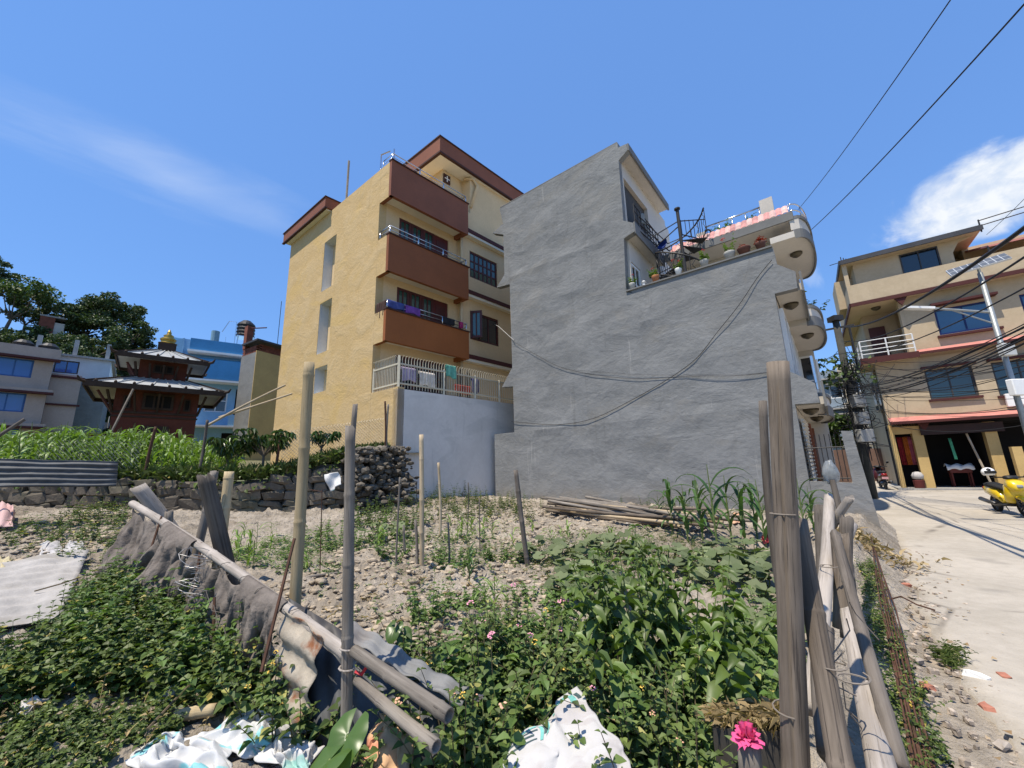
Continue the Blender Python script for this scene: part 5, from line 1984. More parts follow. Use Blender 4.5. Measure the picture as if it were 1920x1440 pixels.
def tarp(name, label, t0, t1, drop0, drop1, bulge, folds, seed, push=0.0, wrap=True, na=110, nb=60):
    """cloth thrown over the rail: hangs in folds that deepen downwards"""
    e = (RA1 - RA0)
    en = e.normalized()
    side = Vector((en.y, -en.x, 0)).normalized()
    if side.dot(-RA0) < 0:
        side = -side
    mb = MB()
    def fn(a, b):
        t = t0 + (t1 - t0) * a
        c = RA0 + e * t
        drop = drop0 + (drop1 - drop0) * a
        dd = b * drop * (1 + .30 * fbm(a * 5, seed, 1, seed, 3))
        f = math.sin(a * folds * 6.283 + seed + 1.8 * fbm(a * 2, b * 1.5, 1.0, seed + 4, 2)) * bulge * (b ** .7) * .7
        f += .028 * math.sin(a * folds * 21 + seed * 3 + 3 * fbm(a * 3, b * 2, 1.0, seed + 2, 2)) * (b ** .5) + .02 * abs(math.sin(a * 9 - b * 7 + seed))
        f += fbm(a * 5, b * 1.6, 1.1, seed + 9, 3) * bulge * .30 * b
        dg = (a * folds * 1.7 + b * 1.1 + .5 * fbm(a * 2, b * 2, 1.0, seed + 3, 2)) * 6.283
        f += (abs(math.sin(dg * .5)) ** .6 - .6) * bulge * .55 * b ** .5
        f += (abs(math.sin((a * 4.1 - b * .7 + .3 * fbm(a * 2, b, 1, seed, 2)) * 6.283 + seed)) ** .5 - .6) * .026 * b ** .35
        out_ = .055 + f + push * b * b
        if not wrap:
            dd += .07 * abs(math.sin(math.pi * (a * 3.3 + .2))) * (1 - b)
        if not wrap:
            out_ -= .07 * (1 - b)
        if b < .06 and wrap:
            out_ = .052 * math.sin(b / .06 * math.pi / 2) - .02
            return c + side * out_ + Vector((0, 0, .052 * math.cos(b / .06 * math.pi / 2))) + en * 0.0
        ss = en * (f * .5)
        return c + side * out_ + ss + Vector((0, 0, .0 - dd))
    mb.grid(fn, na, nb)
    o = mb.build(name, M_tarp, smooth=True, recalc=False, solid=.006)
    return tag(o, label, 'tarpaulin')


tarp('tarpaulin', 'grey tarpaulin hanging flat from the far end of the rail', .02, .33, .70, .78, .07, 2.0, 1.3, .12, wrap=False)
tarp('tarpaulin', 'beige tarpaulin bundled in a loose loop over the rail', .28, .46, .62, .60, .17, 1.3, 4.1, .18)
tarp('tarpaulin', 'grey-brown tarpaulin in heavy folds under the middle of the rail', .44, .74, .72, .74, .12, 3.2, 7.7, .06, wrap=False)
tarp('tarpaulin', 'narrow tarpaulin fold thrown over the rail by the rusty rod', .70, .83, .74, .70, .10, 1.6, 2.9, .05)
# dark sheets behind the near rails, and the rusted corrugated strip
def off_rail(t, z, o):
    e = (RA1 - RA0)
    en = e.normalized()
    side = Vector((en.y, -en.x, 0)).normalized()
    if side.dot(-RA0) < 0:
        side = -side
    return RA0 + e * t + side * o + Vector((0, 0, z))
M_rustsheet = mat('rust_streaked_sheet', (.36, .315, .25), .75, .25, 3, 16, metal=.1, bump=.3, stain=(.22, .075, .025), stain_amt=.95, stain_scale=4.2)
corrugated('rusty_sheet', off_rail(.855, -.74, .13), off_rail(.93, -.80, .13), off_rail(.85, .055, .06), off_rail(.945, .045, .05), M_rustsheet, 5, .020, 'rust-stained corrugated iron strip hooked over the rail', 'sheet', .03, along='b', nb=16, na=40, seed=4)
corrugated('dark_sheet', at(545, 1385, 2.95), at(850, 1440, 2.45), at(540, 1120, 3.55), at(850, 1310, 2.75), M_corr_dark, 7, .014, 'dark corrugated sheet leaning behind the near rail', 'sheet', .04, seed=6)
corrugated('bent_sheet', at(640, 1190, 3.0), at(865, 1330, 2.5), at(655, 1165, 3.1), at(880, 1290, 2.62), mat('grey_zinc_sheet', (.20, .20, .195), .75, .25, 2, 14, metal=.1, stain=(.15, .09, .06), stain_amt=.4), 5, .012, 'grey bent zinc sheet lying behind the near rail', 'sheet', .03, seed=8, nb=12)
# rods and wires tied to that fence
for (a, b, D0, D1, r_, lab) in (((303, 968), (268, 1075), 6.1, 5.9, .010, 'thin rod against the far end of the tarpaulin'), ((378, 1018), (360, 1130), 5.0, 4.7, .010, 'thin rod against the bundled tarpaulin'), ((552, 1010), (490, 1260), 3.5, 3.1, .011, 'rusty rod crossing the tarpaulin near the bamboo'), ((402, 1120), (400, 1190), 4.2, 4.1, .010, 'short thin rod before the heavy tarpaulin')):
    tag(MB().tube([at(*a, D0), at(*b, D1)], r_, 6).build('iron_rod', M_rust), lab, 'rod')
mb = MB()
for k in range(26):
    c = at(375 + random.uniform(-22, 24), 1070 + random.uniform(-35, 50), 4.75 + random.uniform(-.12, .05))
    rr = random.uniform(.04, .13)
    ax = Vector((random.uniform(-1, 1), random.uniform(-1, 1), random.uniform(-.4, .4))).normalized()
    bb = ax.cross(Vector((.3, .2, 1))).normalized()
    mb.tube([c + (ax * math.cos(t_) + bb * math.sin(t_) * 1.3) * rr for t_ in [i * .55 for i in range(9)]], .0028, 4, False)
tag(mb.build('wire_tangle', mat('grey_wire', (.34, .33, .32), .5, .2, metal=.6), recalc=False), 'tangle of loose grey wire on the bundled tarpaulin', 'wire', kind='stuff')
mb = MB()
for (t_, z_) in ((.62, .0), (.70, .0), (.76, .0), (.86, .0)):
    c = RA0.lerp(RA1, t_)
    mb.tube([c + Vector((.055 * math.cos(a), .02 * math.sin(a * 2), .055 * math.sin(a))) for a in [i * .7 for i in range(10)]], .003, 4, False)
for k in range(5):
    c = off_rail(.64 + .035 * k, -.1 - .05 * k, .16)
    mb.tube([c, c + Vector((.08, -.02, -.14)), c + Vector((.18, 0, -.17)), c + Vector((.26, .02, -.08))], .0028, 4, False)
tag(mb.build('tie_wire', M_string, recalc=False), 'thin tie wires wound round the bamboo rail', 'wire', kind='stuff')
# posts of the left fence
def post2(name, t_, b_, D, r_, m_, lab, **kw):
    q = at(*t_, D)
    b = at(*b_, D)
    dirr = (b - q).normalized()
    k = 0
    p = b.copy()
    while p.z > gz(p.x, p.y) - .1 and k < 400:
        p += dirr * .01
        k += 1
    return pole(name, p, q, r_, r_ * .95, m_, lab, 'post', **kw)
post2('split_post', (384, 890), (428, 1070), 5.2, .075, M_wdark, 'dark split timber post leaning across the tarpaulin', nodes=0, hollow=False, crack=True, bend=.0)
post2('crossed_post', (402, 884), (372, 1005), 5.9, .045, M_wgrey, 'grey post crossed behind the dark split post', nodes=.4, hollow=False)
post2('short_bamboo', (430, 884), (414, 1000), 6.0, .055, M_bam, 'short yellow bamboo post right of the split post', nodes=.38)
post2('stub_post', (317, 957), (314, 985), 7.2, .05, M_wgrey, 'small stub post behind the far end of the rail', nodes=0, hollow=False)
post2('tall_bamboo', (580, 680), (553, 1130), 3.75, .044, M_bam, 'tall yellow bamboo pole in front of the yellow house', nodes=.62, seed=5, bend=.006)
post2('grey_pole', (657, 800), (650, 1350), 2.66, .032, M_wgrey, 'tall grey bamboo pole standing before the rails', nodes=.42, hollow=False, seed=9, bend=.003)
post2('tied_stick', (666, 758), (664, 905), 2.72, .017, M_wdark, 'thin dark stick tied to the grey pole top', nodes=0, hollow=False)
post2('rubble_block', (258, 912), (285, 950), 7.6, .09, M_wpale, 'pale broken timber slab propped by the far rail end', nodes=0, hollow=False)
mb = MB()
gp = at(650, 1255, 2.66)
for z_ in (.0, .10):
    mb.tube([gp + Vector((.04 * math.cos(a), .04 * math.sin(a), z_ + .012 * math.sin(a * .5))) for a in [i * .6 for i in range(12)]], .006, 5, False)
tag(mb.build('rope_tie', M_wpale, recalc=False), 'pale rope lashing on the grey pole', 'rope')
tag(MB().tube([gp + Vector((.06, -.03, .0)), gp + Vector((.10, -.04, -.01)), gp + Vector((.14, -.05, .05))], .009, 5).build('red_ribbon', mat('red_plastic', (.45, .02, .03), .5, .2)), 'red plastic ribbon tied at the grey pole', 'ribbon')
# stakes in the garden
for (t_, b_, D, r_, m_, lab) in (
        ((790, 815), (791, 1095), 6.0, .034, M_bam2, 'tall tan bamboo stake in the middle of the garden'),
        ((822, 868), (824, 1040), 8.0, .026, M_bam2, 'shorter tan bamboo stake right of the tall one'),
        ((967, 882), (991, 1072), 6.3, .038, M_wdark, 'dark leaning garden stake before the grey wall'),
        ((750, 895), (741, 1085), 6.1, .014, M_wgrey, 'thin grey stake left of the tall tan stake'),
        ((779, 975), (781, 1090), 6.0, .022, M_wgrey, 'short grey stake touching the tall tan stake'),
        ((840, 980), (841, 1085), 6.2, .014, M_wgrey, 'thin stake right of the small corn plant'),
        ((757, 985), (762, 1060), 6.6, .018, M_wgrey, 'short stake among beans left of the tall stake'),
        ((899, 935), (900, 1050), 7.2, .010, M_wdark, 'thin dark stick standing at the garden centre'),
        ((878, 905), (875, 1010), 8.2, .010, M_wdark, 'thin dark stick behind the small corn plant')):
    post2('garden_stake', t_, b_, D, r_, m_, lab, nodes=.5 if r_ > .02 else 0, hollow=r_ > .03 and m_ is M_bam2)
tag(MB().tube([at(604, 918, 5.6), at(600, 1070, 5.6)], .006, 5).tube([at(580, 918, 5.6), at(604, 922, 5.6)], .005, 5).build('bent_rod', M_rust), 'thin bent iron rod behind the tall yellow bamboo', 'rod')
tag(MB().tube([at(748, 905, 9.5), at(781, 905, 9.5), at(782, 960, 9.5)], .010, 5).tube([at(748, 905, 9.5), at(747, 970, 9.5)], .01, 5).build('iron_hoop', M_iron), 'square black iron hoop standing before the white wall', 'hoop')

# ------------------------------------------------------------------ roadside pole fence at the right
rf_ = 'poles of the roadside fence'
def two(name, a, Da, b, Db, r0, r1, m_, lab, **kw):
    return pole(name, at(*b, Db), at(*a, Da), r0, r1, m_, lab, 'pole', rf_, **kw)
two('big_post', (1458, 680), 2.2, (1497, 1540), 2.2, .050, .045, M_wbrown, 'thick brown weathered post, largest in the foreground', nodes=0, crack=True, n=40, seed=3, bend=.002, hollow=True)
two('leaning_post', (1497, 975), 2.45, (1600, 1560), 2.0, .042, .037, M_wbrown, 'brown pole leaning right behind the thick post', nodes=.46, n=18, seed=4, bend=.004)
two('bleached_rail', (1555, 932), 4.7, (1520, 1330), 2.55, .042, .040, M_wpale, 'bleached log rail receding behind the leaning pole', nodes=0, hollow=False, n=16, seed=5, bend=.012)
two('low_bleached_rail', (1592, 1150), 3.4, (1668, 1520), 1.95, .046, .044, M_wpale, 'bleached log lying low at the fence foot', nodes=0, hollow=False, n=16, seed=6, bend=.006)
two('outer_dark_bamboo', (1566, 1000), 3.6, (1690, 1440), 2.2, .028, .027, M_wdark, 'dark bamboo pole leaning on the road side of the fence', nodes=.44, n=14, seed=7, bend=.004, hollow=False)
two('bag_stick', (1556, 885), 4.6, (1600, 1120), 4.3, .026, .022, M_wdark, 'dark stick carrying a plastic bag', nodes=0, hollow=False, seed=8)
two('forked_branch', (1596, 932), 4.4, (1558, 990), 4.5, .035, .030, M_wpale, 'pale branch stub jutting above the fence', nodes=0, hollow=False, seed=9)
two('mid_post', (1588, 968), 4.3, (1592, 1200), 4.1, .05, .045, M_wdark, 'dark post in the middle of the roadside fence', nodes=0, hollow=False, seed=10)
two('split_stub', (1575, 1002), 3.7, (1580, 1180), 3.6, .055, .055, M_wbrown, 'broken brown stub inside the roadside fence', nodes=0, hollow=False, seed=11, crack=True)
two('inner_dark_post', (1430, 752), 2.75, (1470, 1150), 2.7, .022, .022, M_wdark, 'dark post half hidden behind the thick post', nodes=0, hollow=True, seed=12)
two('far_post', (1538, 948), 5.2, (1545, 1100), 5.0, .05, .05, M_wdark, 'dark far post of the roadside fence', nodes=0, hollow=False, seed=13)
two('far_rail', (1600, 985), 6.3, (1590, 1080), 4.2, .04, .04, M_wpale, 'short pale far rail by the grey pier', nodes=0, hollow=False, seed=14)
two('foot_log', (1545, 1180), 3.0, (1560, 1420), 2.3, .05, .05, M_wdark, 'dark log in the gap between rails', nodes=0, hollow=False, seed=15)
mb = MB()
for (px, py, D, r_) in ((1470, 967, 2.2, .052), (1478, 1330, 2.2, .055), (1562, 1245, 2.2, .048), (1600, 1270, 2.1, .05), (1556, 1060, 3.6, .06)):
    c = at(px, py, D)
    mb.tube([c + Vector((r_ * math.cos(a), r_ * math.sin(a), .010 * math.sin(a * .5 + px))) for a in [i * .5 for i in range(14)]], .0035, 5, False)
for k in range(9):
    c = at(1570 + random.uniform(-20, 30), 1130 + k * 30, 2.6 - k * .05)
    mb.tube([c, c + Vector((random.uniform(-.1, .1), .02, random.uniform(-.12, .02))), c + Vector((random.uniform(-.12, .12), 0, random.uniform(-.2, -.1)))], .003, 4, False)
tag(mb.build('fence_wire', M_string, recalc=False), 'rusty wire binding the roadside poles', 'wire', kind='stuff')
# clear plastic bag on the stick
c = at(1559, 893, 4.6)
bm = bmesh.new()
bmesh.ops.create_icosphere(bm, subdivisions=4, radius=1)
for v in bm.verts:
    d = v.co.copy()
    r_ = 1 + .16 * fbm(d.x * 2 + 3, d.y * 2 + d.z, 1, 4, 3)
    v.co = Vector((d.x * .062 * r_, d.y * .05 * r_, d.z * .105 * r_ * (1.15 if d.z > 0 else .9)))
    v.co.x *= 1 - .45 * max(0, d.z)
me = bpy.data.meshes.new('plastic_bag')
bm.to_mesh(me)
bm.free()
M_film = mat('clear_plastic_film', (.42, .45, .46), .3, .25, 6, 30, spec=.6)
M_film.node_tree.nodes['Principled BSDF'].inputs['Transmission Weight'].default_value = .55
tag(link_mesh('plastic_bag', me, M_film, None, c + Vector((0, 0, .02)), True), 'clear plastic bag pulled over a stick end by the pier', 'bag')

# rebar on the verge
nb_ = [((1632 + k * 1.2, 1005 + k * 4), (1722 + k * 6.5, 1500)) for k in range(8)]
for k, (a, b) in enumerate(nb_):
    d0, d1 = gpt(*a, .05), gpt(*b, .05)
    mid = d0.lerp(d1, .55) + Vector((random.uniform(-.06, .06), random.uniform(-.04, .04), .012 * k % .05))
    pts_ = [d0, d0.lerp(mid, .5) + Vector((random.uniform(-.02, .02), 0, .01)), mid, mid.lerp(d1, .5), d1]
    tag(MB().tube(pts_, .0058, 6).build('rebar', M_rust, smooth=True), 'rusty reinforcing bar lying in the bundle along the verge', 'bar', 'rusty bars along the verge')
mb = MB()
c = gpt(1672, 1135, .06)
mb.tube([c, c + Vector((.08, -.05, .04)), c + Vector((.02, -.28, .03)), c + Vector((.12, -.36, .0))], .008, 6)
tag(mb.build('tie_rod', M_rust), 'short bent rod crossing the rebar bundle', 'rod')

# bamboo pile by the grey wall
A0, A1 = gpt(1085, 962), gpt(1345, 1000)
for k in range(26):
    s0 = A0 + Vector((random.uniform(-1.0, .5), random.uniform(-.3, .5), .06 + .022 * (k % 6)))
    s1 = A1 + Vector((random.uniform(-.7, .9), random.uniform(-.3, .6), .06 + .03 * (k % 5)))
    if k % 5 == 0:
        s0.z += .16
    s1.z += .008 * k
    s0.z += .006 * k
    pole('bamboo_pole', s0, s1, .036, .030, (M_wgrey, M_wbrown, M_bam2, M_wgrey, M_wbrown)[k % 5], 'old bamboo pole in the pile below the grey wall', 'pole', 'bamboo poles piled below the grey wall', nodes=.42, n=9, seed=k, bend=.01)

# ------------------------------------------------------------------ plants
L_corn = leafmat('corn_leaf', (.10, .17, .032), (.20, .28, .07), .25, .25, .45, .4)
L_corn2 = leafmat('corn_leaf_dark', (.035, .085, .022), (.07, .13, .035), .25, .22, .45, .4)
L_weed = leafmat('weed_leaf', (.050, .082, .018), (.118, .160, .036), .42, .2, .5, .35, (.26, .22, .06))
L_lant = leafmat('lantana_leaf', (.062, .105, .028), (.155, .20, .060), .40, .22, .55, .3, (.26, .25, .08))
L_broad = leafmat('broad_leaf', (.070, .115, .026), (.13, .185, .048), .28, .22, .45, .4)
L_bean = leafmat('bean_leaf', (.075, .135, .030), (.14, .21, .058), .28, .25, .5, .35)
L_squash = leafmat('squash_leaf', (.095, .125, .055), (.17, .20, .10), .28, .2, .6, .3)
L_taro = leafmat('taro_leaf', (.055, .105, .022), (.075, .13, .028), .12, .3, .35, .5)
L_grass = leafmat('grass_blade', (.07, .11, .025), (.15, .18, .06), .3, .2, .6, .2, (.24, .21, .11))
L_dry = leafmat('dry_straw', (.22, .16, .08), (.38, .29, .15), .3, .15, .8, .15)
M_twig = mat('woody_twig', (.13, .10, .06), .9, .3, 6, 30)


def foliage(bases, hts, rs, tilt=.35, nodes=8, L=.07, ratio=.36, tmpl=T_OVATE, pairs=2, droop=.25, rise=.25, start=.15, taper=.55, stem_r=.004, spread_dir=None, stem_n=4):
    """stems with leaves in opposite pairs; returns (leaf V,F), (stem V,F)"""
    P, D, U, LL = [], [], [], []
    mb = MB()
    for b, h in zip(bases, hts):
        b = Vector(b)
        a = rs.uniform(0, 6.283)
        tl = abs(rs.normal(0, tilt)) + .05
        if spread_dir is not None:
            a = spread_dir(b)
        dx, dy = math.cos(a) * tl, math.sin(a) * tl
        pts_ = []
        for k in range(5):
            t = k / 4
            pts_.append(b + Vector((dx * h * t * (.6 + .4 * t), dy * h * t * (.6 + .4 * t), h * t * (1 - .12 * tl * t))))
        if stem_r:
            mb.tube(pts_, [stem_r * (1 - .6 * k / 4) for k in range(5)], stem_n, False)
        n = max(2, int(nodes * rs.uniform(.75, 1.2)))
        ph = rs.uniform(0, 6.283)
        for k in range(n):
            t = start + (1 - start) * (k + rs.uniform(-.2, .2)) / max(1, n - 1)
            t = min(1, max(0, t))
            i = min(3, int(t * 4))
            c = pts_[i].lerp(pts_[i + 1], t * 4 - i)
            size = L * (1 - taper * abs(t - .45) / .55 * (1 if t > .45 else .5)) * rs.uniform(.75, 1.2)
            for s in range(pairs):
                aa = ph + k * 1.57 + s * 6.283 / pairs + rs.uniform(-.35, .35)
                d = (math.cos(aa), math.sin(aa), rise * rs.uniform(-.4, 1.6) * (.4 + t) - droop * (1 - t) * .6)
                P.append(tuple(c))
                D.append(d)
                U.append((math.cos(aa) * -.25 + rs.normal(0, .22), math.sin(aa) * -.25 + rs.normal(0, .22), 1.0))
                LL.append(size)
    LL = np.array(LL)
    V, F = scatter(tmpl, np.array(P), np.array(D), np.array(U), LL, LL * ratio)
    return (V, F), (tris(mb) if stem_r else None)


def flower_heads(mb, pts_, r, rs):
    for p in pts_:
        for _ in range(9):
            d = rs.normal(size=3)
            d[2] = abs(d[2])
            d = d / np.linalg.norm(d)
            c = Vector(p) + Vector(d) * r
            mb.lathe(tuple(c), [(r * .1, -r * .2), (r * .34, 0), (r * .1, r * .2)], 5)


def plant(name, label, cat, base, leaf_m, rs, stems=10, h=.5, rad_=.2, group=None, flowers=None, **kw):
    base = Vector(base)
    t = thing(name, label, cat, base, group=group)
    bs, hs = [], []
    for k in range(stems):
        a, r = rs.uniform(0, 6.283), rad_ * math.sqrt(rs.random())
        x, y = base.x + r * math.cos(a), base.y + r * math.sin(a)
        bs.append((x, y, gz(x, y) - .03 if base.z < gz(base.x, base.y) + .4 else base.z - .03))
        hs.append(h * rs.uniform(.6, 1.15))
    kw.setdefault('spread_dir', None)
    if kw.pop('outward', False):
        kw['spread_dir'] = lambda b: math.atan2(b.y - base.y, b.x - base.x) + rs.uniform(-.5, .5)
    (V, F), st_ = foliage(bs, hs, rs, **kw)
    tag(fast_mesh('leaves', V, F, leaf_m, t, smooth=kw.get('L', 0) > .1), kind='stuff')
    if st_ is not None:
        tag(fast_mesh('stems', *st_, M_stem if name != 'lantana_bush' else M_twig, t), kind='stuff')
    if flowers:
        zmax = V[:, 2].max()
        hi = V[V[:, 2] > base.z + .55 * (zmax - base.z)]
        for (m_, n, r) in flowers:
            for k in range(n):
                mb = MB()
                flower_heads(mb, [hi[rs.integers(len(hi))] + np.array([0, 0, .015])], r, rs)
                mb.build('flower', m_, t)
    return t


def corn_mesh(name, h, n, L, m, seed, width=.035):
    rs = np.random.default_rng(seed)
    V, F, k0 = [], [], 0
    a0 = rs.uniform(0, 6.28)
    for k in range(n):
        z0 = h * (.08 + .62 * k / n)
        a = a0 + math.pi * k + rs.normal(0, .45)
        l = L * (1 - .25 * abs(k / n - .5)) * rs.uniform(.8, 1.15)
        e0 = rs.uniform(.95, 1.3)
        S = 8
        x, z = .01, z0
        w0 = width * rs.uniform(.8, 1.2)
        tw = rs.uniform(-.5, .5)
        for s in range(S + 1):
            t = s / S
            w = w0 * (1 - t) ** .6 * min(1, .55 + t * 3)
            ca, sa = math.cos(a), math.sin(a)
            for q in (-1, 0, 1):
                yy = q * w
                zz = z + abs(q) * w * .35 + q * w * tw * t
                V.append((x * ca - yy * sa, x * sa + yy * ca, zz))
            e = e0 - 2.5 * t ** 1.25
            x += math.cos(e) * l / S
            z += math.sin(e) * l / S
        for s in range(S):
            b = k0 + s * 3
            for q in (0, 1):
                F += [(b + q, b + q + 1, b + q + 4), (b + q, b + q + 4, b + q + 3)]
        k0 += (S + 1) * 3
    me = fast_mesh('leaves', np.array(V), np.array(F), m, org=(0, 0, 0), smooth=True)
    lv = me.data
    bpy.data.objects.remove(me)
    mb = MB()
    mb.tube([(0, 0, -.05), (0, 0, h * .45), (.01, .0, h * .86)], [.013 * h, .011 * h, .004], 6)
    sm = bpy.data.meshes.new('stalk')
    sm.from_pydata([tuple(v) for v in mb.v], [], mb.f)
    sm.materials.append(M_stem)
    return lv, sm


def corn(variant, loc, s, rz, label, group, tilt=(0, 0)):
    e = bpy.data.objects.new('corn_plant', None)
    e.empty_display_size = .1
    COL.objects.link(e)
    e.location = loc
    e.scale = (s, s, s)
    e.rotation_euler = (tilt[0], tilt[1], rz)
    tag(e, label, 'corn', group)
    for nm, me in zip(('leaves', 'stalk'), variant):
        o = bpy.data.objects.new(nm, me)
        COL.objects.link(o)
        o.parent = e
    return e


field = [corn_mesh('corn', 1.25, 9, .62, L_corn, 100 + k) for k in range(7)]
tall = [corn_mesh('corn', 1.0, 8, .62, L_corn2, 200 + k, .032) for k in range(5)]
seedl = [corn_mesh('corn', .30, 5, .24, L_corn, 300 + k, .014) for k in range(5)]
# the field above the stone wall
rs = np.random.default_rng(77)
cnt = 0
for rowi in range(9):
    a = -57.0
    while a < -34.5 and cnt < 270:
        r = terr_r(a) + .5 + rowi * .55 + rs.uniform(-.12, .12)
        p = up_pt(a, r)
        s = (1.0 + .10 * rowi * .3) * rs.uniform(.78, 1.15) * (1 if a < -40 else .80)
        if not (rowi == 0 and rs.random() < .35):
            corn(field[rs.integers(7)], p, s, rs.uniform(0, 6.28), 'green corn plant in the dense field above the stone wall', 'corn plants in the upper field', (rs.normal(0, .06), rs.normal(0, .06)))
            cnt += 1
        a += rs.uniform(.55, .95)
# field remainder as one mass
cm = []
for k in range(160):
    a = rs.uniform(-58, -34)
    r = terr_r(a) + rs.uniform(5.0, 9.5)
    lv = field[k % 7][0]
    co = np.zeros(len(lv.vertices) * 3)
    lv.vertices.foreach_get('co', co)
    co = co.reshape(-1, 3)
    ff = np.zeros(len(lv.loops), int)
    lv.loops.foreach_get('vertex_index', ff)
    t = rs.uniform(0, 6.28)
    c_, s_ = math.cos(t), math.sin(t)
    R2 = np.array([[c_, -s_, 0], [s_, c_, 0], [0, 0, 1]])
    cm.append((co @ R2.T * rs.uniform(.85, 1.1) + np.array(up_pt(a, r)), ff.reshape(-1, 3)))
V, F = merge(cm)
tag(fast_mesh('corn_field', V, F, L_corn, org=up_pt(-47, 18), smooth=True), 'far rows of corn running back towards the temple', 'corn', kind='stuff')
# big corn by the grey wall
_spots = [(1262, 1000, 'corn plant nearest the bamboo pile before the grey wall'), (1290, 1012, 'second corn plant from the bamboo pile'), (1318, 1010, 'corn plant with a bent top leaf before the grey wall'),
          (1345, 1022, 'tallest corn plant before the grey wall'), (1372, 1012, 'corn plant just right of the tallest one'), (1398, 1020, 'corn plant with broad drooping blades by the wall'),
          (1420, 1008, 'corn plant beside the thick post, left'), (1436, 1022, 'corn plant touching the thick post'), (1238, 985, 'short corn plant at the bamboo pile end'), (1512, 1010, 'corn plant right of the thick post'), (1528, 1000, 'small corn plant right of the thick post')]
for k, (x, y, lab) in enumerate(_spots):
    p = gpt(x, y)
    corn(tall[k % 5], p, (1.15, 1.05, 1.2, 1.45, 1.2, 1.1, 1.1, 1.15, .7, 1.1, .9)[k] * 1.05, k * 1.3, lab, 'tall corn before the grey wall')
corn(tall[1], gpt(880, 1088), .62, 1.0, 'single young corn plant right of the tall tan stake', 'young corn in the garden')
k = 0
for (x0, x1, y0, y1, n) in ((440, 620, 1000, 1075, 12), (830, 1010, 985, 1030, 16), (1010, 1200, 1000, 1060, 14), (900, 960, 1100, 1170, 4), (690, 780, 1000, 1030, 5)):
    for _ in range(n):
        p = gpt(rs.uniform(x0, x1), rs.uniform(y0, y1))
        corn(seedl[k % 5], p, rs.uniform(.7, 1.4), rs.uniform(0, 6.28), 'small corn seedling among the garden rows', 'corn seedlings')
        k += 1

# squash leaves: each patch a plant
def squash(label, px, py, n, R_, rs, size=.10):
    base = gpt(px, py)
    t = thing('squash_plant', label, 'squash', base, group='squash vines in the garden')
    P, D, U, S = [], [], [], []
    mb = MB()
    for k in range(int(n * 1.7)):
        a, r = rs.uniform(0, 6.283), R_ * math.sqrt(rs.random())
        x, y = base.x + r * math.cos(a), base.y + r * math.sin(a)
        z = gz(x, y)
        h = rs.uniform(.06, .24)
        c = Vector((x, y, z + h))
        mb.tube([(x - .06 * math.cos(a), y - .06 * math.sin(a), z - .01), (x - .02, y, z + h * .6), c], .006, 4, False)
        aa = rs.uniform(0, 6.283)
        P.append(tuple(c))
        D.append((math.cos(aa), math.sin(aa), rs.normal(0, .18)))
        U.append((rs.normal(0, .28) - .1, rs.normal(0, .28) - .15, 1))
        S.append(size * rs.uniform(.6, 1.3))
    S = np.array(S)
    V, F = scatter(T_ROUND, np.array(P), np.array(D), np.array(U), S, S)
    o = fast_mesh('leaves', V, F, L_squash, t, smooth=True)
    tag(fast_mesh('stems', *tris(mb), M_stem, t), kind='stuff')


rs = np.random.default_rng(5)
for (x, y, n, R_, lab) in ((1020, 1045, 16, .45, 'pale squash plant right of the dark leaning stake'), (1090, 1060, 18, .5, 'squash plant in the garden centre before the bamboo pile'), (1160, 1030, 20, .55, 'squash plant directly below the bamboo pile'),
                           (1110, 1125, 20, .42, 'silvery squash plant left of the big leafy bush'), (1400, 1050, 26, .6, 'squash plant under the tall corn by the thick post'), (1340, 1075, 22, .5, 'squash plant behind the big leafy bush'),
                           (1430, 1110, 20, .45, 'squash plant left of the thick post'), (1230, 1060, 18, .5, 'squash plant behind the top of the leafy bush'), (1060, 1100, 12, .35, 'small squash plant by bare soil'), (1430, 1200, 10, .3, 'squash plant with veined leaves near the thick post'), (720, 1010, 14, .5, 'squash plant left of the stakes')):
    squash(lab, x, y, n, R_, rs, .105 if y < 1150 else .085)

# bush beans and potatoes
rs = np.random.default_rng(6)
for (x, y, h, R_, st_, lab) in ((800, 1160, .34, .20, 26, 'round bushy potato plant on bare soil'), (880, 1135, .26, .16, 16, 'smaller potato plant under the young corn'), (850, 1060, .30, .28, 20, 'bean plant at the foot of the tall tan stake'),
                                (735, 1050, .42, .22, 22, 'leafy bean plant climbing the thin grey stake'), (640, 1030, .45, .28, 24, 'bean plant right of the tall yellow bamboo'), (700, 985, .45, .35, 26, 'bean plant before the rubble bank'),
                                (775, 985, .40, .28, 20, 'bean plant left of the shorter tan stake'), (590, 1010, .35, .25, 18, 'bean plant behind the bent iron rod'), (930, 1050, .25, .2, 14, 'small bean plant at the garden centre'),
                                (1150, 1090, .3, .3, 18, 'bean plant left of the leafy bush top'), (1000, 1130, .22, .2, 12, 'low bean plant on the bare soil edge')):
    plant('bean_plant', lab, 'plant', gpt(x, y), L_bean, rs, st_, h, R_, 'bean and potato plants', nodes=6, L=.055, ratio=.42, tilt=.5, pairs=3, outward=True)
for k, (x, y) in enumerate(((1370, 1180), (1420, 1170), (1345, 1230), (1440, 1240), (1395, 1260), (1430, 1310), (1375, 1310), (1330, 1290), (1450, 1150), (1310, 1180))):
    plant('nettle_plant', ['bright leafy plant in the patch left of the thick post, %s' % s for s in ('top left', 'top middle', 'left side', 'right side', 'centre', 'lower right', 'lower middle', 'lower left', 'top right', 'far left')][k], 'plant', gpt(x, y + 40), L_bean, rs, 16, .34, .22, 'bright leafy patch by the thick post', nodes=6, L=.06, ratio=.45, tilt=.4)

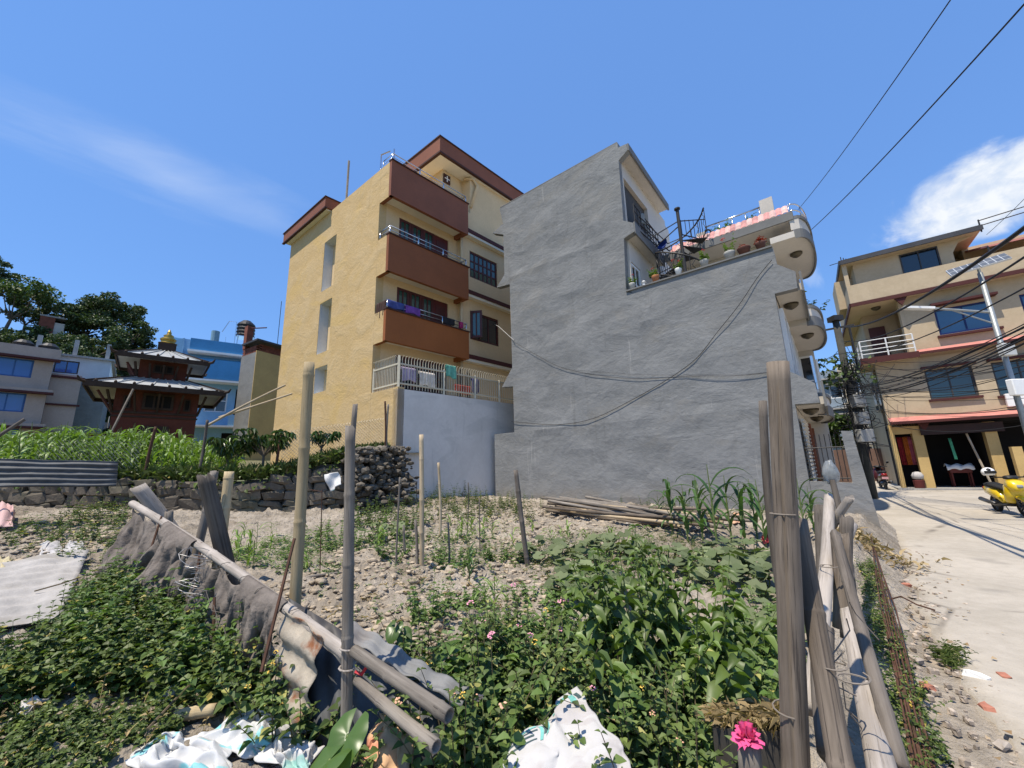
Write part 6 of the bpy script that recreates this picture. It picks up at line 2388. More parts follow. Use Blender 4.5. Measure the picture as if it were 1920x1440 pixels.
# the big leafy bush
rs = np.random.default_rng(8)
plant('leafy_bush', 'big dark broad-leaved bush in the right foreground garden', 'bush', gpt(1265, 1300), L_broad, rs, 36, .88, .45, nodes=9, L=.155, ratio=.30, tmpl=T_LONG, pairs=2, tilt=.42, outward=True, stem_r=.008, droop=.5, start=.2)
plant('leafy_bush', 'upright broad-leaved plant behind the big dark bush', 'bush', gpt(1240, 1180), L_broad, rs, 12, .85, .20, nodes=8, L=.125, ratio=.32, tmpl=T_LONG, pairs=2, tilt=.25, stem_r=.008, droop=.5)

# lantana in the foreground
M_fpink = mat('pink_petal', (.75, .33, .42), .7, .2, 20, 60)
M_fyel = mat('yellow_petal', (.78, .52, .10), .7, .2, 20, 60)
M_fpeach = mat('peach_petal', (.75, .42, .28), .7, .2, 20, 60)
for (x, y, h, R_, st_, fl, lab) in (
        (960, 1330, .62, .34, 26, [(M_fpink, 6, .022)], 'lantana bush with pink heads left of the white sack'),
        (1060, 1290, .50, .36, 26, [(M_fyel, 3, .022), (M_fpink, 3, .022)], 'lantana bush behind the white sack'),
        (880, 1420, .55, .30, 24, [(M_fpeach, 4, .022), (M_fyel, 3, .022)], 'lantana bush at the bottom left of the white sack'),
        (1180, 1380, .50, .28, 22, [(M_fyel, 2, .018), (M_fpink, 1, .018)], 'lantana bush right of the white sack'),
        (1300, 1430, .45, .30, 24, [(M_fpeach, 1, .018)], 'lantana bush before the dark trough'),
        (780, 1290, .45, .26, 16, [], 'small lantana bush behind the low rail'),
        (850, 1280, .55, .26, 18, [(M_fpink, 1, .017)], 'lantana bush over the end of the near rail'),
        (1110, 1520, .34, .10, 7, [], 'lantana sprig growing over the white sack'),
        (1230, 1500, .42, .26, 20, [(M_fpeach, 1, .016)], 'lantana bush at the bottom edge right of the sack'),
        (1380, 1470, .30, .2, 14, [(M_fyel, 2, .016)], 'lantana sprig with yellow heads by the pink rose'),
        (770, 1460, .38, .24, 18, [(M_fyel, 1, .016)], 'lantana bush beside the torn cardboard'),
        (560, 1380, .36, .2, 16, [(M_fyel, 2, .015)], 'lantana bush at the foot of the rusty sheet'),
        (500, 1330, .40, .22, 18, [(M_fyel, 3, .015)], 'lantana bush with yellow heads under the heavy tarpaulin')):
    plant('lantana_bush', lab, 'bush', gpt(x, y), L_lant, rs, st_, h, R_, 'lantana bushes', fl, nodes=8, L=.085, ratio=.34, tilt=.38, outward=True, stem_r=.0045)

# taro leaves
def heart_blade(nr=7, na=40):
    v, f = [], []
    for i in range(nr + 1):
        for j in range(na + 1):
            s = -math.pi * .93 + 2 * math.pi * .93 * j / na          # angle from the tip direction
            r = (.62 + .36 * max(0, math.cos(s)) ** 3 + .10 * max(0, -math.cos(s))) * (1 + .02 * math.sin(s * 9))
            q = r * i / nr
            x, y = q * math.sin(s), q * math.cos(s)
            rib = .018 * abs(math.sin(s * 4.5)) * (q / r)
            v.append((x, y, .20 * abs(x) - .22 * max(0, y) ** 2 - .10 * (q / r) ** 3 + rib + .03 * math.sin(s * 5) * (q / r) ** 2))
    for i in range(nr):
        for j in range(na):
            a, b = i * (na + 1) + j, (i + 1) * (na + 1) + j
            f += [(a, a + 1, b + 1), (a, b + 1, b)]
    return np.array(v), np.array(f)


T_TARO = heart_blade()
def taro(label, px, py, leaves, rs, foot=None):
    base = gpt(*(foot or (px, py)))
    t = thing('taro_plant', label, 'taro', base, group='taro plants')
    for (x, y, D, L_, az_l, pitch) in leaves:
        c = at(x, y, D)
        MB().tube([base, base.lerp(c, .5) + Vector((0, 0, .04)), c], [.010, .008, .006], 6).build('stalk', M_stem, t, smooth=True)
        d = np.array([[math.sin(rad(az_l)) * math.cos(pitch), math.cos(rad(az_l)) * math.cos(pitch), math.sin(pitch)]])
        u = np.array([[math.sin(rad(az_l)) * -math.sin(pitch), math.cos(rad(az_l)) * -math.sin(pitch), math.cos(pitch)]])
        V0, F0 = T_TARO
        # refine the blade into a ribbed surface
        V, F = scatter((V0, F0), np.array([tuple(c)]), d, u, [L_], [L_])
        fast_mesh('leaf', V, F, L_taro, t, smooth=True)
rs = np.random.default_rng(9)
taro('large taro plant with two pale leaves at the bottom of the grey pole', 640, 1480, [(652, 1380, 2.25, .15, 200, -.75), (618, 1425, 2.2, .13, 230, -.4)], rs)
taro('small taro plant on the soil edge behind the rails', 750, 1215, [(740, 1178, 3.4, .10, 190, -.6), (757, 1190, 3.4, .10, 150, -.7)], rs)
taro('dark taro plant beyond the end of the near rail', 870, 1250, [(845, 1215, 3.1, .14, 230, -.2), (895, 1235, 3.05, .14, 140, -.3)], rs)

# ------------------------------------------------------------------ masses of low growth
def inside(poly, x, y):
    c = False
    j = len(poly) - 1
    for i in range(len(poly)):
        if (poly[i][1] > y) != (poly[j][1] > y) and x < (poly[j][0] - poly[i][0]) * (y - poly[i][1]) / (poly[j][1] - poly[i][1]) + poly[i][0]:
            c = not c
        j = i
    return c


def area_points(pixels, n, rs, clump=0.0):
    W_ = [gpt(*p) for p in pixels]
    poly = [(p.x, p.y) for p in W_]
    x0, x1 = min(p[0] for p in poly), max(p[0] for p in poly)
    y0, y1 = min(p[1] for p in poly), max(p[1] for p in poly)
    out_ = []
    tries = 0
    while len(out_) < n and tries < n * 40:
        tries += 1
        x, y = rs.uniform(x0, x1), rs.uniform(y0, y1)
        if inside(poly, x, y) and (not clump or fbm(x, y, 1.6, 7.0, 2) > clump - .4 * rs.random()):
            out_.append((x, y, gz(x, y) - .02))
    return out_


rs = np.random.default_rng(21)
def mass(name, label, pixels, n, hmin, hmax, m, clump=0.0, cat='weeds', **kw):
    bs = area_points(pixels, n, rs, clump)
    (V, F), st_ = foliage(bs, rs.uniform(hmin, hmax, len(bs)), rs, **kw)
    if st_ is not None:
        V, F = merge([(V, F), st_])
    return tag(fast_mesh(name, V, F, m, org=bs[0]), label, cat, kind='stuff')


mass('weed_cover', 'dense dark green weeds covering the left foreground', [(-80, 1330), (60, 1230), (170, 1120), (250, 1085), (330, 1130), (440, 1210), (520, 1330), (440, 1345), (300, 1330), (190, 1300), (60, 1330), (-80, 1400)], 850, .16, .42, L_weed, nodes=7, L=.072, ratio=.42, tilt=.45, stem_r=.003, stem_n=3)
mass('row_weeds', 'green weeds round the garden stakes', [(640, 1020), (760, 985), (900, 1000), (1000, 1030), (960, 1075), (850, 1085), (700, 1075)], 420, .05, .22, L_bean, .08, nodes=5, L=.045, ratio=.4, tilt=.5, stem_r=.002, stem_n=3)
mass('tall_weeds', 'taller pale-leaved weeds standing out of the left weed cover', [(60, 1230), (170, 1120), (250, 1085), (440, 1210), (520, 1330), (440, 1345), (190, 1300)], 60, .3, .55, L_bean, .1, nodes=8, L=.095, ratio=.36, tilt=.35, stem_r=.004, stem_n=3)
mass('dry_weeds', 'dry brown leaves and stalks in the left weed cover', [(-80, 1330), (60, 1230), (250, 1085), (440, 1210), (520, 1330), (300, 1440), (-80, 1440)], 70, .06, .28, L_dry, nodes=4, L=.06, ratio=.25, tilt=.8, stem_r=.003, stem_n=3)
mass('dry_garden_litter', 'dry stalks and leaves over the garden bed', [(560, 1140), (650, 1040), (1000, 1000), (1300, 1040), (1430, 1200), (1100, 1300), (800, 1230)], 200, .02, .14, L_dry, nodes=3, L=.06, ratio=.18, tilt=1.1, stem_r=.0025, stem_n=3)
mass('near_weed_cover', 'low bright weeds along the bottom left edge', [(-120, 1420), (60, 1345), (220, 1330), (340, 1345), (330, 1395), (210, 1430), (140, 1640), (-120, 1640)], 520, .06, .18, L_weed, nodes=5, L=.045, ratio=.40, tilt=.6, stem_r=.002, stem_n=3)
mass('creeper_weeds', 'leafy weeds at the foot of the stone wall', [(0, 1000), (160, 955), (260, 945), (262, 1075), (180, 1060), (0, 1075)], 260, .10, .40, L_weed, .05, nodes=6, L=.06, ratio=.42, tilt=.5, stem_r=.003, stem_n=3)
mass('bed_weeds', 'low green weeds between the garden rows', [(425, 1040), (520, 1010), (640, 1020), (640, 1085), (540, 1080), (450, 1060)], 750, .05, .18, L_bean, nodes=4, L=.036, ratio=.42, tilt=.6, stem_r=0)
mass('bed_weeds_right', 'low green weeds between the squash plants', [(940, 1040), (1050, 1000), (1230, 995), (1430, 1040), (1440, 1120), (1200, 1100), (1000, 1090)], 1300, .04, .18, L_grass, nodes=4, L=.038, ratio=.25, tilt=.6, stem_r=0)
mass('soil_weeds', 'scattered low weeds over the bare soil', [(560, 1140), (650, 1040), (1000, 1040), (1060, 1130), (1000, 1230), (800, 1230), (650, 1180)], 150, .03, .12, L_bean, .15, nodes=4, L=.03, ratio=.4, tilt=.6, stem_r=0)
mass('wall_foot_weeds', 'tall weeds along the foot of the white wall', [(650, 975), (760, 945), (870, 925), (1000, 950), (1000, 985), (850, 985), (700, 1005)], 320, .15, .60, L_weed, .1, nodes=8, L=.075, ratio=.2, tilt=.3, stem_r=.004, stem_n=3, droop=.5)
mass('grey_wall_weeds', 'sparse weeds at the foot of the grey wall', [(1000, 950), (1250, 948), (1440, 958), (1440, 985), (1250, 965), (1000, 965)], 60, .1, .4, L_weed, .1, nodes=8, L=.06, ratio=.2, tilt=.3, stem_r=.004, stem_n=3)
mass('broad_undergrowth', 'broad bright leaves breaking through the foreground undergrowth', [(820, 1500), (840, 1260), (920, 1180), (1060, 1170), (1150, 1250), (1240, 1300), (1440, 1230), (1470, 1440), (1400, 1560), (1000, 1600)], 110, .25, .50, L_bean, .05, nodes=6, L=.115, ratio=.40, tilt=.4, stem_r=.004, stem_n=3)
mass('undergrowth', 'leafy undergrowth filling the garden foreground', [(820, 1500), (840, 1260), (920, 1180), (1060, 1170), (1150, 1250), (1240, 1300), (1440, 1230), (1470, 1440), (1400, 1560), (1000, 1600)], 240, .15, .40, L_lant, nodes=7, L=.075, ratio=.36, tilt=.45, stem_r=.003, stem_n=3)
mass('verge_weeds', 'weeds growing between roadside fence and rebar', [(1610, 1060), (1645, 1060), (1680, 1180), (1740, 1330), (1800, 1480), (1700, 1500), (1640, 1250)], 330, .05, .20, L_weed, nodes=5, L=.04, ratio=.38, tilt=.6, stem_r=.002, stem_n=3)
mass('grass_tuft', 'grey-green grass tuft on the broken road edge', [(1750, 1225), (1790, 1215), (1815, 1245), (1775, 1255)], 60, .05, .13, L_grass, cat='grass', nodes=4, L=.06, ratio=.12, tilt=.7, stem_r=0, rise=.6)
# weeds and grass along the field edge
N = 5200
A_ = rs.uniform(-58, -17.5, N)
P_ = np.array([tuple(up_pt(a, terr_r(a) + abs(rs.normal(0, .35)) - .05, -.02)) for a in A_])
L_ = rs.uniform(.12, .40, N)
V, F = scatter(T_LONG, P_, unit(N) * .55 + np.array([0, 0, .8]), unit(N), L_, L_ * .022)
tag(fast_mesh('edge_grass', V, F, L_grass, org=up_pt(-40, 11)), 'rough grass along the top of the stone wall', 'grass', kind='stuff')
N = 1500
A_ = rs.uniform(-58, -17.5, N)
P_ = np.array([tuple(up_pt(a, terr_r(a) + rs.normal(.05, .16), rs.uniform(-.25, .22))) for a in A_])
L_ = rs.uniform(.05, .12, N)
V, F = scatter(T_OVATE, P_, unit(N) + np.array([.2, -.5, -.2]), unit(N) * .5 + np.array([0, -.3, 1]), L_, L_ * .4)
tag(fast_mesh('edge_creeper', V, F, L_weed, org=up_pt(-40, 11)), 'small leafy creepers trailing over the stone wall top', 'creeper', kind='stuff')
# mango-like shrub over the field edge
def long_leaf_tree(label, base, h, R_, rs, n_b=9, name='mango_sapling'):
    t = thing(name, label, 'tree', base)
    b0 = Vector(base)
    mb = MB()
    P, D, U, LL = [], [], [], []
    fork = b0 + Vector((0, 0, h * .45))
    mb.tube([b0 - Vector((0, 0, .1)), fork], [.035, .03], 7)
    for k in range(n_b):
        a = 6.283 * k / n_b + rs.uniform(-.3, .3)
        r = R_ * rs.uniform(.4, 1)
        tip = b0 + Vector((r * math.cos(a), r * math.sin(a) * .8, h * rs.uniform(.75, 1.05)))
        mb.tube([fork, fork.lerp(tip, .5) + Vector((0, 0, .06)), tip], [.02, .014, .006], 5)
        for j in range(3):
            c = fork.lerp(tip, .6 + .2 * j)
            for i in range(9):
                aa = rs.uniform(0, 6.283)
                P.append(tuple(c))
                D.append((math.cos(aa), math.sin(aa), rs.uniform(-.7, .25)))
                U.append((rs.normal(0, .3), rs.normal(0, .3), 1))
                LL.append(rs.uniform(.14, .24))
    LL = np.array(LL)
    mb.build('trunk', M_bark, t)
    V, F = scatter(T_LONG, np.array(P), np.array(D), np.array(U), LL, LL * .16)
    fast_mesh('crown', V, F, leafmat('mango_leaf', (.03, .065, .018), (.07, .11, .03), .3, .15, .35, .5), t)
p = edge_pt(492, 0, .5)
long_leaf_tree('mango sapling with drooping dark leaves at the field edge', p, 1.15, .95, np.random.default_rng(3), 12)
p = edge_pt(425, 0, .6)
long_leaf_tree('lower mango sapling left of the larger one', p, .95, .6, np.random.default_rng(4), 7)
p = edge_pt(600, 0, .4)
long_leaf_tree('thin sapling before the chain-link below the yellow wall', p, .95, .45, np.random.default_rng(5), 4)

# ------------------------------------------------------------------ utility pole, cables, lamp
def on_wall(fr, px, py, v0=0.0):
    """(u,z) where a look towards (px,py) meets the wall plane v=v0 of a house"""
    d = pixel_dir(px, py)
    n = Vector((fr.u.y, -fr.u.x, 0))
    o = fr.o + fr.v * v0
    t = o.dot(n) / d.dot(n)
    p = d * t
    return (p - o).dot(fr.u), p.z + EYE


UP = Vector((math.sin(rad(40.95)) * 21.5, math.cos(rad(40.95)) * 21.5, .1))
up_ = thing('utility_pole', 'concrete utility pole smothered in black cables at the street corner', 'pole', UP)
mb = MB().tube([UP, UP + Vector((0, 0, 4)), UP + Vector((0, 0, 7.55))], [.17, .15, .12], 12)
mb.build('shaft', M_concrete if False else mat('old_pole_concrete', (.055, .056, .05), .9, .25, 2, 16), up_, smooth=True)
MB().box(UP.x - .2, UP.x + .2, UP.y - .2, UP.y + .2, 7.5, 7.72).build('cap', M_iron, up_)
MB().bar(UP + Vector((-.45, .35, 7.1)), UP + Vector((.45, -.35, 7.1)), .07).build('cross_arm', M_iron, up_)
MB().bar(UP + Vector((.3, -.25, 5.0)), UP + Vector((.3, -.25, 7.0)), .06).build('riser', M_iron, up_)
for (z, s_) in ((2.3, .35), (3.0, .28), (3.7, .3)):
    MB().box(UP.x - s_, UP.x + s_ * .6, UP.y - .45, UP.y - .18, z, z + .5).build('meter_box', mat('grey_box_paint', (.28, .28, .27), .6, .15), up_, bevel=.02)
mb = MB()
for k in range(70):
    c = UP + Vector((random.uniform(-.35, .35), random.uniform(-.35, .3), random.uniform(2.0, 6.2)))
    a = Vector((random.uniform(-1, 1), random.uniform(-1, 1), random.uniform(-.6, .6))).normalized()
    b = a.cross(Vector((.2, .3, 1))).normalized()
    rr = random.uniform(.15, .5)
    mb.tube([c + (a * math.cos(t) + b * math.sin(t) * 1.4) * rr for t in [i * .6 for i in range(8)]], .012, 4, False)
for k in range(26):
    c = UP + Vector((random.uniform(-.3, .3), random.uniform(-.3, .2), random.uniform(2.5, 4.5)))
    mb.tube([c + Vector((0, 0, 1.6)), c + Vector((random.uniform(-.2, .2), 0, .5)), c + Vector((random.uniform(-.2, .2), 0, -1.6))], .02, 4, False)
tag(mb.build('cable_tangle', M_wire, up_, recalc=False), kind='stuff')
N = 200
P_ = np.array(UP) + np.c_[RNG.normal(0, .5, N) - .25, RNG.normal(0, .35, N), RNG.uniform(4.6, 5.8, N)]
L_ = RNG.uniform(.10, .24, N)
V, F = scatter(T_SMALL, P_, unit(N), unit(N) + np.array([0, 0, .6]), L_, L_ * .45)
fast_mesh('creeper', V, F, M_tree2, up_)


def cable(label, a, b, r, sag=.3, group=None, name='overhead_cable', n=14):
    a, b = Vector(a), Vector(b)
    pts_ = [a.lerp(b, k / n) - Vector((0, 0, sag * 4 * (k / n) * (1 - k / n))) for k in range(n + 1)]
    return tag(MB().tube(pts_, r, 5, False).build(name, M_wire, recalc=False), label, 'cable', group)


cable('thin wire running highest across the blue sky', at(1494, 396, 19), at(1830, -70, 7.5), .010, .12)
cable('second thin wire slanting across the sky over the beige house', at(1522, 430, 19), at(1990, -70, 8.0), .014, .12)
cable('faint thin wire in front of the white cloud', at(1850, 440, 23), at(1990, 300, 16), .008, .05)
cable('thick black cable from the pole top crossing the beige house', at(1582, 613, 21.4), at(1985, 380, 6.2), .026, .35)
cable('thinner cable below the thick one over the beige house', at(1582, 640, 21.4), at(1985, 440, 6.6), .014, .35)
cable('lone cable sagging past the mirror window', at(1585, 660, 21.4), at(1985, 505, 7.5), .012, .35)
rsx = random.Random(4)
for k in range(9):
    cable('black cable in the bundle below the mirror window', at(1588, 722 + k * 2.5, 21.4), at(1985, 575 + k * 5, 8.0), rsx.choice((.008, .011, .015)), rsx.uniform(.2, .5), 'cable bundle below the mirror window')
for k in range(16):
    cable('thin black cable fanning from the pole across the beige house front', at(1590, 668 + k * 7, 21.4), at(1985, 632 + rsx.uniform(-20, 20) + k * 9, 16.5), rsx.choice((.007, .009, .012)), rsx.uniform(.1, .8), 'thin cables fanning from the pole')
for k in range(10):
    cable('thin drop wire from the pole to the beige house corner', at(1588, 650 + k * 14, 21.4), B(.02 + (k % 3) * .3, .6, 3.4 + k * .32), .010, .25, 'drop wires at the beige house corner')
# wires stapled to the grey wall
def wall_wire(label, pix, r_, sway=0.0):
    pts_ = []
    for (x, y) in pix:
        u, z = on_wall(G, x, y, -.06)
        pts_.append((u, -.045, z))
    pp = []
    for k in range(len(pts_) - 1):
        for j in range(6):
            t = j / 6
            p0, p1, p2, p3 = (Vector(pts_[max(0, min(len(pts_) - 1, k + q))]) for q in (-1, 0, 1, 2))
            pp.append(.5 * ((2 * p1) + (p2 - p0) * t + (2 * p0 - 5 * p1 + 4 * p2 - p3) * t * t + (3 * p1 - p0 - 3 * p2 + p3) * t ** 3))
    pp.append(Vector(pts_[-1]))
    return tag(MB(G).tube([tuple(p) for p in pp], r_, 6, False).build('wall_wire', M_wire, smooth=True, recalc=False), label, 'wire')
wall_wire('black wire rising to the parapet corner of the grey wall', [(958, 790), (1040, 796), (1110, 785), (1180, 752), (1250, 712), (1305, 672), (1345, 622), (1385, 572), (1420, 520), (1447, 487)], .008)
wall_wire('black wire sagging across the middle of the grey wall', [(962, 640), (1000, 662), (1050, 688), (1120, 703), (1200, 710), (1290, 705), (1380, 704), (1446, 697)], .0065)
wall_wire('thin straight wire across the middle of the grey wall', [(1060, 692), (1200, 702), (1330, 702), (1446, 700)], .003)
tag(MB().tube([Y(.5, 5.9, 8.4), at(935, 612, 15.5), G(8.6, -.06, 6.55)], .012, 5, False).build('service_wire', mat('pale_wire', (.45, .43, .40), .6, .1), recalc=False), 'pale wire from the open casement to the grey wall', 'wire')

# solar street lamp
SL = Vector((math.sin(rad(52.15)) * 15, math.cos(rad(52.15)) * 15, 0))
sl_ = thing('street_lamp', 'steel solar street lamp with tilted panels by the road', 'street lamp', SL)
MB().tube([SL, SL + Vector((0, 0, 3)), SL + Vector((0, 0, 6.15))], [.065, .055, .048], 12).build('post', mat('galvanised_post', (.33, .35, .35), .5, .15, metal=.5), sl_, smooth=True)
pc = SL + Vector((0, 0, 6.35))
px_, py_ = Vector((.80, -.60, .12)).normalized(), Vector((.42, .56, .60)).normalized()
for (s0, s1) in ((-.52, -.015), (.015, .52)):
    q = [pc + px_ * a + py_ * b for (a, b) in ((s0, -.2), (s1, -.2), (s1, .2), (s0, .2))]
    nn = px_.cross(py_).normalized() * .04
    m2 = MB()
    m2.add(q + [v + nn for v in q], [(0, 1, 2, 3), (7, 6, 5, 4), (0, 1, 5, 4), (1, 2, 6, 5), (2, 3, 7, 6), (3, 0, 4, 7)])
    pn = m2.build('solar_panel', mat('panel_frame', (.55, .57, .58), .4, .1, metal=.4), sl_)
    for i in range(4):
        for j in range(2):
            w_, h_ = (s1 - s0) / 4, .20
            c0 = pc + px_ * (s0 + w_ * i + .012) + py_ * (-.2 + h_ * j + .012) + nn * (1.06 if nn.dot(Vector((0, 0, EYE)) - pc) > 0 else -.06)
            mbb = MB()
            mbb.add([c0, c0 + px_ * (w_ - .015), c0 + px_ * (w_ - .015) + py_ * (h_ - .02), c0 + py_ * (h_ - .02)], [(0, 1, 2, 3)])
            mbb.build('cell', mat('grey_cell', (.10, .11, .125), .35, .1), pn)
MB().tube([SL + Vector((0, 0, 6.05)), pc], .03, 8).bar(pc - px_ * .4, pc + px_ * .4, .04).build('panel_bracket', MATS['galvanised_post'], sl_)
arm = SL + Vector((0, 0, 5.1))
MB().tube([arm, arm + Vector((-1.0, .35, .28))], .03, 6).build('arm', MATS['galvanised_post'], sl_)
MB().tube([SL + Vector((0, 0, 4.8)), arm + Vector((-.7, .25, .2))], .018, 6).build('brace', MATS['galvanised_post'], sl_)
MB().bar(arm + Vector((-1.0, .35, .28)), arm + Vector((-1.55, .55, .40)), .16, .06).build('lamp_head', M_white, sl_)
MB().box(SL.x - .28, SL.x + .05, SL.y - .22, SL.y - .08, 3.0, 3.38).build('battery_box', M_white, sl_, bevel=.015)
MB().box(SL.x - .25, SL.x + .05, SL.y - .22, SL.y - .08, 3.95, 4.25).build('control_box', mat('pale_box', (.5, .5, .48), .6, .1), sl_, bevel=.015)

# ------------------------------------------------------------------ scooters
mat('tyre_rubber', (.02, .02, .02), .8, .2)
def scooter(label, loc, rz, body_m, seat_m, rear=False):
    """x forward; wheels on the ground at z 0"""
    fr = Frame(loc, 90 - math.degrees(rz), 90 - math.degrees(rz) - 90)     # u forward, v left
    s = thing('scooter', label, 'scooter', loc, group='scooters by the road')
    tyre = mat('tyre_rubber', (.02, .02, .02), .8, .2)
    rimm = mat('alloy_rim', (.10, .10, .105), .4, .1, metal=.7)
    def wheel(x, r):
        mb = MB(fr)
        ring = []
        k = len(mb.v)
        n, m = 26, 8
        for i in range(n):
            t = 2 * math.pi * i / n
            for j in range(m):
                q = 2 * math.pi * j / m
                rr = r - .045 + .045 * math.cos(q)
                mb.v.append(fr(x + rr * math.cos(t), .048 * math.sin(q), r + rr * math.sin(t)))
        for i in range(n):
            for j in range(m):
                mb.f.append((i * m + j, ((i + 1) % n) * m + j, ((i + 1) % n) * m + (j + 1) % m, i * m + (j + 1) % m))
        w = mb.build('wheel', tyre, s, smooth=True)
        mb = MB(fr)
        for i in range(5):
            t = 2 * math.pi * i / 5
            mb.bar((x, 0, r), (x + (r - .07) * math.cos(t), 0, r + (r - .07) * math.sin(t)), .045, .03)
        mb.tube([(x, -.05, r), (x, .05, r)], .05, 10)
        mb.tube([(x + (r - .085) * math.cos(i * .3), 0, r + (r - .085) * math.sin(i * .3)) for i in range(22)], .018, 5, False)
        mb.build('rim', rimm, w)
        return w
    wheel(.64, .265)
    wheel(-.62, .25)
    dk = mat('black_plastic', (.018, .018, .019), .45, .2)
    def shell(name, secs, m, smooth=True):
        """skin through cross-sections (x, half width, z bottom, z top)"""
        mb = MB(fr)
        n = 12
        for (x, w, z0, z1) in secs:
            for j in range(n):
                q = 2 * math.pi * j / n
                cx, cz = math.cos(q), math.sin(q)
                ex = abs(cx) ** .7 * (1 if cx > 0 else -1)
                ez = abs(cz) ** .7 * (1 if cz > 0 else -1)
                mb.v.append(fr(x, w * ex, (z0 + z1) / 2 + (z1 - z0) / 2 * ez))
        for i in range(len(secs) - 1):
            for j in range(n):
                mb.f.append((i * n + j, i * n + (j + 1) % n, (i + 1) * n + (j + 1) % n, (i + 1) * n + j))
        mb.f.append(tuple(range(n)))
        mb.f.append(tuple((len(secs) - 1) * n + j for j in range(n)))
        return mb.build(name, m, s, smooth=smooth)
    shell('rear_body', [(-.95, .06, .66, .74), (-.80, .13, .50, .76), (-.45, .17, .42, .74), (-.15, .16, .34, .68), (.02, .13, .26, .45)], body_m)
    shell('seat', [(-.86, .09, .75, .82), (-.6, .15, .72, .86), (-.3, .16, .69, .82), (-.02, .12, .66, .76), (.05, .06, .64, .70)], seat_m)
    shell('floorboard', [(-.1, .15, .24, .32), (.2, .17, .23, .30), (.40, .15, .25, .36)], dk)
    shell('front_shield', [(.34, .20, .30, .60), (.42, .22, .32, .92), (.50, .20, .40, .98), (.58, .12, .50, .90)], body_m)
    shell('nose', [(.50, .20, .66, .98), (.62, .17, .66, .94), (.72, .08, .68, .82)], body_m)
    shell('front_fender', [(.40, .06, .42, .50), (.55, .09, .46, .56), (.72, .09, .44, .54), (.86, .05, .36, .44)], body_m)
    shell('headlight', [(.60, .14, .78, .90), (.68, .10, .76, .86), (.735, .05, .75, .81)], mat('lamp_glass', (.25, .26, .28), .15, .1))
    shell('handlebar_cowl', [(.28, .10, .98, 1.06), (.40, .16, .96, 1.08), (.50, .08, .96, 1.04)], dk)
    MB(fr).tube([(.34, -.34, 1.03), (.38, 0, 1.02), (.34, .34, 1.03)], .018, 8).build('handlebar', dk, s)
    for sg in (-1, 1):
        MB(fr).tube([(.36, sg * .26, 1.03), (.38, sg * .36, 1.20)], .008, 5).build('mirror_stem', dk, s)
        MB(fr).lathe((.38, sg * .38, 1.17), [(.01, 0), (.055, .03), (.055, .08), (.01, .11)], 10).build('mirror', dk, s, smooth=True)
        MB(fr).tube([(.46, sg * .07, .9), (.62, sg * .07, .24)], .022, 6).build('fork', rimm, s)
    shell('tail_light', [(-1.0, .05, .66, .72), (-.93, .10, .62, .73), (-.9, .10, .62, .74)], mat('red_lens', (.30, .01, .01), .2, .1))
    MB(fr).tube([(-.25, -.17, .28), (-.5, -.19, .30), (-.9, -.20, .36)], [.03, .055, .06], 10).build('exhaust', rimm, s, smooth=True)
    shell('engine', [(-.70, .08, .18, .36), (-.45, .13, .16, .38), (-.2, .10, .20, .34)], rimm)
    MB(fr).tube([(-.55, .1, .3), (-.62, .22, .02)], .012, 5).build('kickstand', dk, s)
    if rear:
        MB(fr).box(-1.005, -.985, -.11, .11, .48, .58).build('number_plate', M_white if False else mat('plate_paint', (.55, .30, .30), .6, .2), s)
    return s


gy_ = gpt
def road_pt(px, py):
    d = pixel_dir(px, py)
    p = Vector((0, 0, EYE)) + d * (-EYE / d.z)
    for _ in range(6):
        zz = road_z(p.x, p.y) + .014
        p = Vector((0, 0, EYE)) + d * ((zz - EYE) / d.z)
    return p


M_yelpaint = mat('yellow_scooter_paint', (.72, .50, .01), .3, .08, 2, 20, spec=.6, coat=.6)
pf, pr = road_pt(1906, 969), road_pt(1866, 957)
dirf = (pf - pr).normalized()
rz_y = math.atan2(-.88, -.47)
mid = pf - Vector((math.cos(rz_y), math.sin(rz_y), 0)) * .64 + Vector((.12, -.13, 0))
scooter('yellow scooter parked on the road before the shop', (mid.x, mid.y, mid.z), rz_y, M_yelpaint, MATS['tyre_rubber'])
pd = road_pt(1657, 916)
scooter('dark red scooter parked beside the beige house corner', (pd.x, pd.y, pd.z), math.atan2(.80, .55), mat('dark_red_paint', (.05, .008, .010), .3, .1, coat=.5), MATS['tyre_rubber'], True)
# helmet hung on the yellow scooter's mirror
hc = Vector((mid.x, mid.y, mid.z)) + Vector((math.cos(rz_y) * .30 + math.sin(rz_y) * .36, math.sin(rz_y) * .30 - math.cos(rz_y) * .36, 1.17))
bm = bmesh.new()
bmesh.ops.create_uvsphere(bm, u_segments=24, v_segments=16, radius=.13)
bmesh.ops.delete(bm, geom=[v for v in bm.verts if v.co.z < -.10], context='VERTS')
for v in bm.verts:
    v.co.x *= 1.15
me = bpy.data.meshes.new('helmet')
bm.to_mesh(me)
bm.free()
hm = empty('helmet', hc)
tag(hm, 'white helmet hanging on the yellow scooter mirror', 'helmet')
o = link_mesh('shell', me, mat('white_gloss', (.80, .80, .80), .2, .04, coat=.5), hm, None, True)
o.modifiers.new('thickness', 'SOLIDIFY').thickness = .02
bm = bmesh.new()
bmesh.ops.create_uvsphere(bm, u_segments=20, v_segments=12, radius=.150)
bmesh.ops.delete(bm, geom=[v for v in bm.verts if v.co.z < -.06 or v.co.z > .04 or v.co.y > -.02], context='VERTS')
me = bpy.data.meshes.new('visor')
bm.to_mesh(me)
bm.free()
o = link_mesh('visor', me, MATS['tyre_rubber'], hm, None, True)
o.scale = (1.15, 1, 1)

